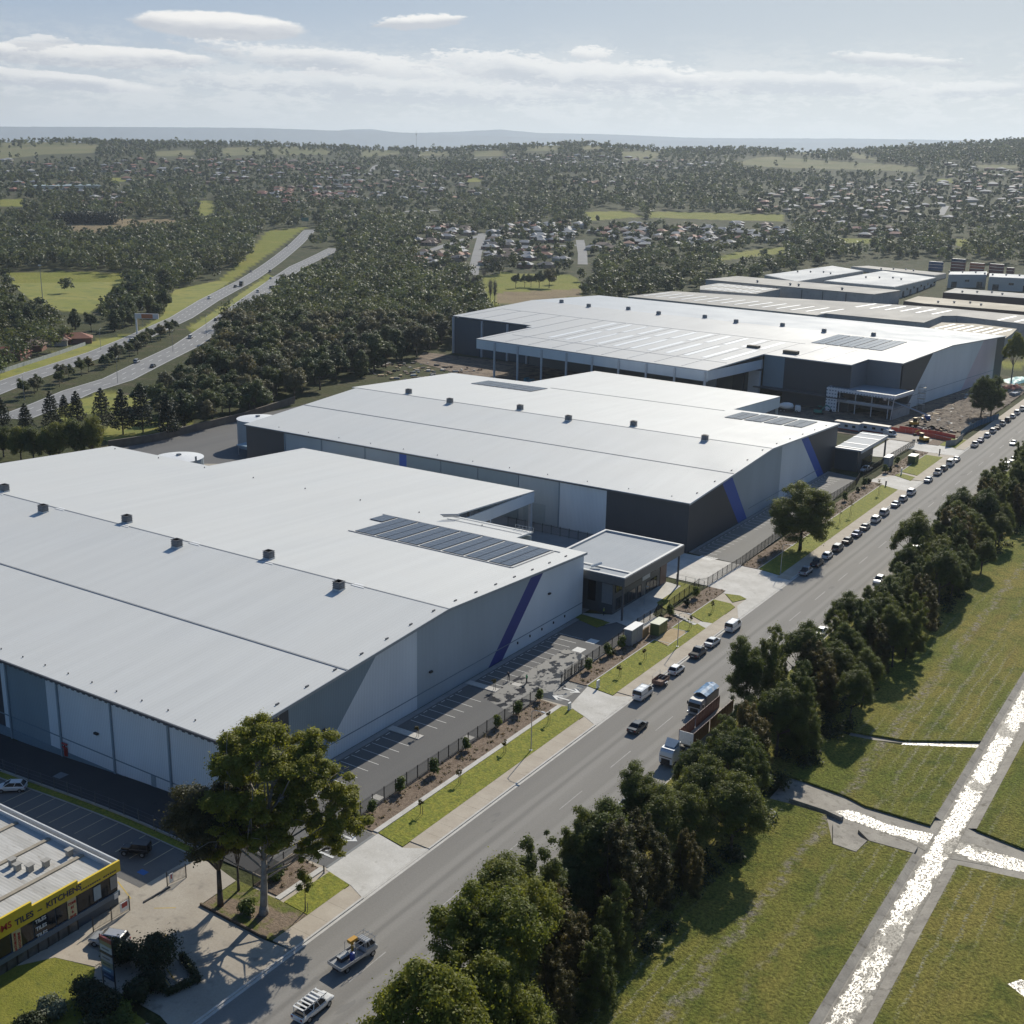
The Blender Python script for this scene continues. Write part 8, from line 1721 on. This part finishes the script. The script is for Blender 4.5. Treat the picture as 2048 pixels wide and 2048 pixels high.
bush(-91.2, 67.5, 1.6, 1.4, 1.6, F_SHRUB, 'low green bush near the kerb below the dark ones'); bush(-96.6, 76.6, 1.4, 1.2, 2.8, F_DARKS, 'smaller dark bush beside the tall round one'); bush(-97.0, 60.5, 2.0, 1.8, 2.2, F_DARKS, 'dark bush at the bottom frame edge'); bush(-90.5, 62.8, 2.4, 2.2, 2.4, F_DARKS, 'wide dark bush at the frame bottom near the road')
bush(-96.0, 95.5, 1.2, 1.6, 1.6, F_SHRUB, 'scruffy shrub behind the short palisade fence', 2000); bush(-93.6, 88.2, 1.3, 1.2, 2.0, F_SHRUB, 'leafy shrub at the foot of the tall pale gum', 1800)
bush(-98.6, 73.4, 2.3, 2.0, 3.0, F_DARKS, 'dark bush directly behind the tenant sign'); bush(-92.4, 72.6, 1.9, 1.7, 2.2, F_DARKS, 'dark bush inside the clipped hedge square'); bush(-90.2, 66.0, 1.6, 1.5, 1.9, F_SHRUB, 'small green bush at the kerb corner of the shop lawn'); bush(-96.6, 67.4, 2.0, 1.8, 2.4, F_DARKS, 'dark bush just left of the tenant sign base')
def hedge_box():
    rs3 = np.random.RandomState(2)
    def hb(name, lab, pts, w, h):
        t = thing('hedge', lab, 'hedge', (*pts[0][:2], 0)); bl = []; mb = MB()
        for (x0, y0), (x1, y1) in zip(pts[:-1], pts[1:]):
            n = int(math.hypot(x1-x0, y1-y0)/.5)
            for k in range(n): bl.append((x0+(x1-x0)*k/n-pts[0][0], y0+(y1-y0)*k/n-pts[0][1], h*.55, w/2, w/2, h*.48)); mb.tube((bl[-1][0], bl[-1][1], 0), (bl[-1][0], bl[-1][1], h*.5), .03, .02, 4)
        part('stem', mb, B_DARK, t, world=False); c = bpy.data.objects.new('foliage', quads_mesh('foliage', leaf_quads(rs3, bl, 4200, .14), F_DARKS)); COL.objects.link(c); c.parent = t
    hb('hedge', 'clipped dark hedge square round the small lawn by the shop entrance', [(-93.4, 77.8), (-89.0, 76.0), (-90.0, 72.6), (-93.8, 73.6)], .9, 1.0)
hedge_box()
g0 = G(*zf(320, 690)); g1 = G(*zf(600, 688)); rs3 = np.random.RandomState(4); t = thing('tree_block', 'dense dark green block of close planted trees at the dry field', 'trees', (g0[0], g0[1], g0[2])); bl = [((g1[0]-g0[0])*k/30+rs3.uniform(-3, 3), (g1[1]-g0[1])*k/30+rs3.uniform(-3, 22), rs3.uniform(5, 10), 6, 6, 5) for k in range(31) for j in range(3)]
c = bpy.data.objects.new('crown', quads_mesh('crown', leaf_quads(rs3, bl, 9000, 1.1), F_PINE)); COL.objects.link(c); c.parent = t; mb = MB(); [mb.tube((b_[0], b_[1], -1), (b_[0], b_[1], 6), .3, .2, 5) for b_ in bl]; part('trunk', mb, B_DARK, t, world=False)
# ------------------------------------------------------------------ people
def person(x, y, rz, vest, lab, z=.05, bend=0.0):
    J = {'pel': (0, 0, .95), 'ch': (.02+bend*.25, 0, 1.28-bend*.05), 'nk': (.03+bend*.4, 0, 1.50-bend*.12), 'hd': (.05+bend*.47, 0, 1.60-bend*.14), 'tp': (.06+bend*.5, 0, 1.75-bend*.16), 'lh': (0, .1, .9), 'lk': (.06, .12, .5), 'la': (-.02, .13, .08), 'lt': (.14, .14, .05), 'rh': (0, -.1, .9), 'rk': (.0, -.12, .5), 'ra': (-.1, -.13, .08), 'rt': (.07, -.14, .05), 'ls': (.02+bend*.36, .2, 1.43-bend*.1), 'le': (.06+bend*.4, .27, 1.15-bend*.1), 'lw': (.2+bend*.5, .24, .95-bend*.1), 'rs': (.02+bend*.36, -.2, 1.43-bend*.1), 're': (.0+bend*.4, -.27, 1.15-bend*.1), 'rw': (.1+bend*.5, -.26, .92-bend*.1)}
    Rr = dict(pel=.15, ch=.16, nk=.06, hd=.095, tp=.085, lh=.1, lk=.07, la=.05, lt=.045, rh=.1, rk=.07, ra=.05, rt=.045, ls=.075, le=.05, lw=.04, rs=.075, re=.05, rw=.04)
    E_ = [('pel', 'ch'), ('ch', 'nk'), ('nk', 'hd'), ('hd', 'tp'), ('pel', 'lh'), ('lh', 'lk'), ('lk', 'la'), ('la', 'lt'), ('pel', 'rh'), ('rh', 'rk'), ('rk', 'ra'), ('ra', 'rt'), ('ch', 'ls'), ('ls', 'le'), ('le', 'lw'), ('ch', 'rs'), ('rs', 're'), ('re', 'rw')]
    ks = list(J); me = bpy.data.meshes.new('body'); me.from_pydata([J[k] for k in ks], [(ks.index(a), ks.index(b_)) for a, b_ in E_], []); ob = bpy.data.objects.new('body', me); COL.objects.link(ob)
    ob.modifiers.new('skin', 'SKIN')
    for k, v in zip(ks, me.skin_vertices[0].data): v.radius = (Rr[k], Rr[k]); v.use_root = (k == 'pel')
    sb = ob.modifiers.new('sub', 'SUBSURF'); sb.levels = 1; sb.render_levels = 1
    dg = bpy.context.evaluated_depsgraph_get(); nm = bpy.data.meshes.new_from_object(ob.evaluated_get(dg)); bpy.data.objects.remove(ob)
    nm.materials.clear()
    for mm in (plain('skin_tone', (0.35, 0.22, 0.16), .6), vest, plain('work_trousers', (0.03, 0.035, 0.05), .8), plain('hard_hat_white', (0.6, 0.6, 0.58), .4), M_BLACK): nm.materials.append(mm)
    for pl_ in nm.polygons:
        c = pl_.center; pl_.material_index = 4 if c.z < .11 else (2 if c.z < .95 else (3 if c.z > 1.66-bend*.15 and abs(c.y) < .2 else (0 if (c.z > 1.5-bend*.12 or (abs(c.y) > .18 and c.z < 1.12)) else 1)))
    t = thing('person', lab, 'person', (x, y, z), rz); bo = bpy.data.objects.new('body', nm); COL.objects.link(bo); bo.parent = t
HV = plain('hi_vis_yellow', (0.45, 0.55, 0.06), .7); HG = plain('hi_vis_green', (0.10, 0.42, 0.16), .7)
person(-107.4, 201.6, .5, HV, 'worker in yellow hi vis vest standing in the shade of the dark office'); g_ = at(*z2(1170, 172)); person(g_[0], g_[1], 1.2, HG, 'worker in green hi vis vest on the wet car park seal', .06); g_ = at(*z2(1078, 160)); person(g_[0], g_[1], 2.4, plain('dark_jacket', (.03, .03, .035), .8), 'worker in dark clothes bending over near the parking island', .06, 1.0)
# ------------------------------------------------------------------ building site between the middle and far warehouses
site = [(-113, 408), (-101, 409), (-93, 424), (-90, 432), (-90, 470), (-95, 530), (-98, 560), (-112, 572), uv(1.5, 40)[:2], uv(1.5, -50)[:2], uv(-10, -70)[:2], uv(-165, -70)[:2], uv(-230, -80)[:2], (-340, 440), (-260, 408), (-147, 408)]
struct('building_site_ground', MB().prism(site, -.04, .045), patchy('site_earth', (0.15, 0.11, 0.075), (0.24, 0.185, 0.135), .12, (0.075, 0.055, 0.045), .3, lo3=.48, hi3=.62, fine=.35, fscale=1.5, bump=.6))
struct('site_haul_road', MB().prism([(-113, 409), (-94, 409), (-92, 426), (-112, 430)], 0, .06), M_APRON)
rs4 = np.random.RandomState(21); mb = MB()
for k in range(520):
    if k < 400: x, y = rs4.uniform(-110, -92), rs4.uniform(433, 560); x = min(x, -92-.0*(y-430)); 
    else: x, y = rs4.uniform(-345, -300), rs4.uniform(395, 440)
    h = rs4.uniform(.15, .8); w_, l_ = rs4.uniform(.3, 1.8), rs4.uniform(.4, 2.6); a = rs4.rand()*3.14; mb.obox((x, y), (math.cos(a), math.sin(a)), l_, w_, 0, h, int(rs4.choice(5, p=(.35, .2, .2, .15, .1))))
solo('site_debris', mb, [plain('rubble_brown', (0.17, 0.12, 0.085), .9), plain('rubble_grey', (0.33, 0.31, 0.28), .9), plain('offcut_timber', (0.42, 0.31, 0.18), .8), plain('pale_offcut', (0.55, 0.54, 0.5), .7), plain('dark_offcut', (0.05, 0.05, 0.055), .8)], 'loose building materials, rubble and offcuts strewn over the bare earth', 'debris', kind='stuff')
mb = MB(); rs4 = np.random.RandomState(5)
n = 26; V_ = [(-112+22*i/n, 436+118*j/60, max(-.1, .9*abs(math.sin(i*.7+j*.33))*math.sin(math.pi*i/n)+.5*rs4.rand())) for i in range(n+1) for j in range(61)]
mb.add(V_, [(i*61+j, (i+1)*61+j, (i+1)*61+j+1, i*61+j+1) for i in range(n) for j in range(60)]); struct('earth_mounds', mb, M_DIRT)
def cabin_hut(px, py, L, lab):
    x, y, _ = at(*zc(px, py)); t = thing('site_cabin', lab, 'site hut', (x, y, .05), rad(-5), 'site huts in a row'); part('wall', MB().box(-L/2, -1.3, .15, L/2, 1.3, 2.7), plain('hut_wall', (0.52, 0.53, 0.56), .6), t, world=False); part('roof', MB().box(-L/2-.1, -1.4, 2.7, L/2+.1, 1.4, 2.85), plain('hut_roof', (0.34, 0.29, 0.24), .6), t, world=False); part('skirt', MB().box(-L/2-.02, -1.33, .02, L/2+.02, -1.31, .5), plain('skirt_red', (0.25, 0.05, 0.04), .6), t, world=False)
    for k in range(3): part('window', MB().box(-L/2+1+k*L/3.2, -1.34, 1.2, -L/2+2.2+k*L/3.2, -1.305, 2.0), M_GLASS, t, world=False)
cabin_hut(700, 385, 9, 'long white site hut nearer the middle warehouse'); cabin_hut(970, 410, 10, 'long white site hut nearer the road')
car('ute', 'white', *at(*zc(770, 392))[:2], rad(10), 'white ute between the two site huts', z=.06); car('van', 'white', *at(*zc(1110, 445))[:2], rad(-20), 'white van at the end of the site huts', z=.06)
def boom_lift():
    x, y, _ = at(*zc(1455, 300)); t = thing('boom_lift', 'blue boom lift with long raised arm beside the unfinished office', 'boom lift', (x, y, .1), rad(205)); BL2 = plain('lift_blue', (0.03, 0.10, 0.28), .45)
    part('chassis', MB().box(-1.6, -1.0, .5, 1.6, 1.0, 1.1), BL2, t, world=False); part('turret', MB().box(-1.4, -.8, 1.1, .6, .8, 2.1), BL2, t, world=False); part('arm', MB().path([(-.5, 0, 2.1), (8, 0, 5.2), (15, 0, 7.6)], [.28, .24, .2], 4), plain('lift_arm', (0.30, 0.36, 0.42), .45), t, world=False); part('basket', MB().box(15, -.8, 7.0, 16, .8, 8.1), M_STEEL, t, world=False)
    for px_ in (-1.1, 1.1):
        for s in (-1, 1): wheel(t, px_, s*.95, .5, .35)
boom_lift()
def excavator(px, py, c, rz, lab, z_=zc):
    x, y, _ = at(*z_(px, py)); t = thing('excavator', lab, 'excavator', (x, y, .05), rz); mt = plain('digger_%d' % int(c[0]*100), c, .5)
    for s in (-1, 1): part('track', MB().prism([(-1.6, s*1.0-.25), (1.6, s*1.0-.25), (1.6, s*1.0+.25), (-1.6, s*1.0+.25)], .02, .75), M_UNDER, t, world=False)
    part('body', MB().box(-1.7, -1.1, .8, .9, 1.1, 1.7), mt, t, world=False); part('cab', MB().box(-.2, .1, 1.7, 1.1, 1.0, 2.9), M_GLASS, t, world=False); part('cab_roof', MB().box(-.25, .05, 2.9, 1.15, 1.05, 3.0), mt, t, world=False); part('boom', MB().path([(.8, -.3, 1.5), (2.6, -.3, 3.6), (4.2, -.3, 2.6)], [.22, .2, .15], 4), mt, t, world=False); part('bucket', MB().box(4.0, -.7, 1.0, 4.8, .1, 1.9), M_UNDER, t, world=False); part('stick', MB().tube((4.2, -.3, 2.6), (4.4, -.3, 1.4), .13, n=4), mt, t, world=False)
excavator(1350, 350, (0.45, 0.28, 0.03), 1.0, 'yellow excavator at the foot of the boom lift'); excavator(1430, 500, (0.50, 0.28, 0.02), 2.6, 'small yellow excavator just inside the orange mesh barrier'); excavator(1010, 1730, (0.02, 0.20, 0.16), .6, 'green excavator in front of the wrapped office', zw)
def mixer():
    x, y, _ = at(*zw(630, 1700)); t = thing('concrete_truck', 'white concrete mixer truck with teal drum end near the loading dock', 'truck', (x, y, .05), .3); part('chassis', MB().box(-4, -.6, .6, 3, .6, 1.0), M_UNDER, t, world=False); part('cab', loft([(2.2, 1.1, .6, 2.6), (2.3, 1.2, .5, 2.7), (4.0, 1.2, .5, 2.6), (4.3, 1.1, .6, 1.8)]), M_WHITE, t, world=False); part('drum', MB().lathe([(.5, -3.6), (1.2, -1.8), (1.35, 0), (1.0, 1.5), (.4, 1.9)], 16, axis='x', c=(-.4, 0, 2.3)), M_WHITE, t, world=False); part('hopper', MB().box(-4.4, -.5, 2.0, -3.8, .5, 3.2), plain('mixer_teal', (0.02, 0.25, 0.25), .5), t, world=False)
    for x_ in (-3, -1.7, 2.8):
        for s in (-1, 1): wheel(t, x_, s*1.0, .5, .34)
mixer()
def scaffold():
    x, y, _ = at(*zc(1400, 195)); t = thing('scaffold_tower', 'pale scaffold tower at the corner of the wrapped office', 'scaffold', (x, y, .05)); mb = MB()
    for px_ in (-1.2, 1.2):
        for py_ in (-1, 1): part('standard', MB().tube((px_, py_, 0), (px_, py_, 9.5), .06, n=5), M_STEEL, t, world=False)
    for z in (2.2, 4.4, 6.6, 8.8): part('platform', MB().box(-1.3, -1.1, z, 1.3, 1.1, z+.12), plain('plank_pale', (0.50, 0.45, 0.36), .8), t, world=False); [mb.tube((-1.2, s, z+1), (1.2, s, z+1), .04, n=4) for s in (-1, 1)]
    part('guard_rails', mb, M_STEEL, t, world=False)
scaffold()
def heap(px, py, L, w_, h, c, lab, name):
    x, y, _ = at(*zq(px, py)); rs3 = np.random.RandomState(int(px)); n = 14; t = thing(name, lab, 'heap', (x, y, .05), 1.35); mb = MB(); V_ = []
    for i in range(n+1):
        for j in range(9): a, b_ = i/n-.5, j/8-.5; V_.append((a*L, b_*w_, max(0, h*(1-(2*a)**4)*(1-(2*b_)**4)*(.6+.5*rs3.rand()))))
    mb.add(V_, [(i*9+j, (i+1)*9+j, (i+1)*9+j+1, i*9+j+1) for i in range(n) for j in range(8)]); part('sheet', mb, plain(name+'_colour', c, .6, var=.3, scale=.6), t, world=False)
heap(1410, 480, 26, 9, 1.2, (0.10, 0.36, 0.38), 'teal plastic sheeting spread on the ground past the building site', 'plastic_sheet'); heap(1345, 610, 13, 6, 1.9, (0.55, 0.13, 0.06), 'orange mesh heap beside the teal sheeting', 'mesh_heap')
t = thing('skip_bin', 'grey open skip bin with blue load by the orange heap', 'skip bin', (*at(*zq(1400, 710))[:2], .05), 1.4); mb = MB(); mb.box(-3, -1.2, 0, 3, 1.2, .1); [mb.box(-3, s*1.2-.05, .1, 3, s*1.2+.05, 1.6) for s in (-1, 1)]; [mb.box(s*3-.05, -1.15, .1, s*3+.05, 1.15, 1.6) for s in (-1, 1)]; part('tub', mb, plain('skip_grey', (0.22, 0.24, 0.26), .6), t, world=False); part('load', MB().box(-2.8, -1.1, .2, 2.8, 1.1, 1.35), plain('skip_load', (0.25, 0.30, 0.38), .8, var=.4), t, world=False)
for i, (u, v, c) in enumerate(((-128, -118, (0.22, 0.10, 0.06)), (-118, -116, (0.3, 0.28, 0.26)), (-140, -108, (0.05, 0.25, 0.32)))): 
    x, y, _ = uv(u, v); t = thing('material_stack', ('brown brick pallets by the loading dock columns', 'grey stacked panels by the loading dock columns', 'blue drums and crates inside the loading dock')[i], 'stack', (x, y, .05)); part('pallet', MB().box(-2, -1.5, 0, 2, 1.5, .2), plain('pallet_wood', (0.3, 0.22, 0.13), .8), t, world=False); mb = MB(); [mb.box(-1.9+a*1.3, -1.4, .2, -.75+a*1.3, 1.4, 1.0+.3*((a+i) % 3)) for a in range(3)]; part('load', mb, plain('stack_%d' % i, c, .7), t, world=False)
# ------------------------------------------------------------------ yard and bank behind the nearest warehouse
Wb = [at(*zl(600, 1235))[:2], at(*zl(860, 1195))[:2], at(*zl(1120, 1130))[:2], at(*zl(1345, 1075))[:2], (-312, 330)]
t = thing('retaining_wall', 'long brown retaining wall behind the water tanks', 'wall', (*Wb[0], 0)); mb = MB(); cp = MB()
for a, e in zip(Wb[:-1], Wb[1:]):
    d = np.array(e)-np.array(a); L = np.hypot(*d); mb.obox((np.array(a)+e)/2, d, L, .35, -.1, 2.4); cp.obox((np.array(a)+e)/2, d, L, .5, 2.4, 2.55)
part('wall', mb, patchy('brown_block', (0.13, 0.105, 0.085), (0.17, 0.14, 0.11), .5), t); part('coping', cp, plain('coping_brown', (0.18, 0.15, 0.12), .8), t)
struct('back_yard', MB().prism([(-300, 206), (-225, 206), (-225, 249), (-256, 249), (-256, 356), (-305, 356), (-308, 300), (-306, 262)], -.04, .03), M_LOT)
struct('loading_yard', MB().prism([(-225, 206), (-149, 206), (-128, 206.9), (-111.5, 200.5), (-111.4, 231), (-123, 231.5), (-123, 249.4), (-225, 249.4)], -.04, .04), patchy('yard_concrete', (0.26, 0.26, 0.255), (0.31, 0.31, 0.30), .2, fine=.06))
struct('pump_pad', MB().prism([(-270, 240), (-252, 226), (-238, 236), (-254, 252)], 0, .08), M_APRON)
t = thing('pump_shelter', 'small flat pale blue roofed shelter beside the middle warehouse back corner', 'shelter', (-262.5, 262, .03)); part('roof', MB().box(-267.5, 256.5, 3.2, -257.5, 266, 3.35), plain('shelter_roof', (0.30, 0.40, 0.46), .4), t)
for x, y in ((-267, 257), (-258, 257), (-267, 265.5), (-258, 265.5)): part('post', MB().box(x-.1, y-.1, 0, x+.1, y+.1, 3.2), M_STEEL, t)
part('pump', MB().box(-265, 259, 0, -261, 263, 1.8), M_RED, t)
# ------------------------------------------------------------------ over by the sports field and the carriageway
g_ = G(*zl(238, 438)); t = thing('floodlight', 'tall thin floodlight pole at the edge of the sports field', 'floodlight', g_); part('pole', MB().path([(0, 0, 0), (0, 0, 12), (0, 0, 24)], [.28, .2, .13], 8), M_STEEL, t, world=False); mb = MB(); [mb.box(-1.4+k*.95, -.2, 23.6, -.6+k*.95, .2, 24.3) for k in range(3)]; part('lamp_head', mb, M_WHITE, t, world=False)
g_ = G(*zl(757, 600)); t = thing('billboard', 'single post billboard with orange and pale panel beside the carriageway', 'billboard', g_, rad(30)); part('post', MB().tube((0, 0, 0), (0, 0, 8.2), .45, n=10), M_WHITE, t, world=False); o = part('panel', MB().box(-.6, -.35, 8.0, 12, .35, 10.6), plain('billboard_pale', (0.6, 0.58, 0.55), .5), t, world=False); part('picture', MB().box(3.0, -.37, 8.2, 9.0, -.351, 10.4), plain('billboard_orange', (0.42, 0.13, 0.04), .5), o, world=False)
for i, (px, py) in enumerate(((60, 745), (180, 700), (300, 672), (420, 660))):
    g_ = G(*zl(px, py)); place(get_house((0, 2, 1, 3)[i], (4, 1, 1, 0)[i], (0, 0, 1, 0)[i]), USED, (g_[0]-6, g_[1]+4, 0), .6+i*.1, f'{("dull red", "brown", "brown", "terracotta")[i]} roofed brick house by the carriageway, {("at the left frame edge", "second from the left", "third from the left", "nearest the billboard")[i]}')
Pf = [G(*zl(-60, 840))[:2], G(*zl(330, 715))[:2], G(*zl(472, 665))[:2]]
fence('colourbond_fence', 'pale solid panel fence behind the brick houses', Pf, 1.8, post=4, picket=0, rails=(.05, .95), mt=plain('fence_pale', (0.42, 0.44, 0.44), .5), base=0); fo = [o for o in COL.objects if o.get('label', '').startswith('pale solid panel')][0]
mb = MB(); [mb.obox((np.array(a)+b_)/2, np.array(b_)-a, math.dist(a, b_), .06, .05, 1.75) for a, b_ in zip(Pf[:-1], Pf[1:])]; part('panel', mb, plain('fence_pale', (0.42, 0.44, 0.44), .5), fo)
g_ = G(*zf(1685, 695)); t = thing('road_sign', 'large green direction sign over the far end of the carriageway', 'road sign', g_, .6); part('panel', MB().box(-4, -.1, 5, 4, .1, 9), plain('sign_green', (0.02, 0.16, 0.11), .5), t, world=False); [part('post', MB().tube((x, 0, 0), (x, 0, 5), .15), M_STEEL, t, world=False) for x in (-2.5, 2.5)]
def bigroof(pxs, h, lab, roof, name='large_building'):
    gs = [G(*q) for q in pxs]; z0 = min(g[2] for g in gs); cx = sum(g[0] for g in gs)/len(gs); cy = sum(g[1] for g in gs)/len(gs); t = thing(name, lab, 'building', (cx, cy, z0)); P = [g[:2] for g in gs]
    part('wall', MB().prism([(cx+(p[0]-cx)*.97, cy+(p[1]-cy)*.97) for p in P], z0-2, z0+h), C_UNIT, t); part('roof', MB().prism(P, z0+h, lambda x, y: z0+h+.5), roof, t)
bigroof([zf(180, 500), zf(560, 500), zf(545, 478), zf(200, 475)], 7, 'long pale teal roofed shopping centre in the left suburb', roofing('teal_roof', (0.36, 0.43, 0.43), .5)); bigroof([zm(180, 378), zm(285, 372), zm(310, 340), zm(205, 345)], 6, 'pair of pale school roofs on the left slope', R_OLD); bigroof([zm(980, 296), zm(1065, 296), zm(1065, 282), zm(982, 282)], 8, 'dark long building with pale roof edge on the far rise', R_GREY)
g_ = G(*zm(642, 160)); t = thing('radio_mast', 'thin radio mast standing on the skyline ridge', 'mast', g_); part('mast', MB().path([(0, 0, -5), (0, 0, 30), (0, 0, 62)], [.7, .5, .3], 4), M_STEEL, t, world=False); part('antenna', MB().box(-1, -1, 50, 1, 1, 54), M_STEEL, t, world=False)
# ------------------------------------------------------------------ the air: haze
mt, nt = new_mat('haze_air'); b = NB(nt); pv = b.n('ShaderNodeVolumePrincipled'); pv.inputs['Color'].default_value = (0.76, 0.87, 1.0, 1); pv.inputs['Density'].default_value = HAZE_D; pv.inputs['Anisotropy'].default_value = 0.35; b.out(pv.outputs[0], vol=True)
hz = solo('haze', MB().box(-23000, -23000, -4.5, 23000, 23000, 720), mt, kind='stuff'); tag(hz, 'pale blue haze fading the hills', 'haze')
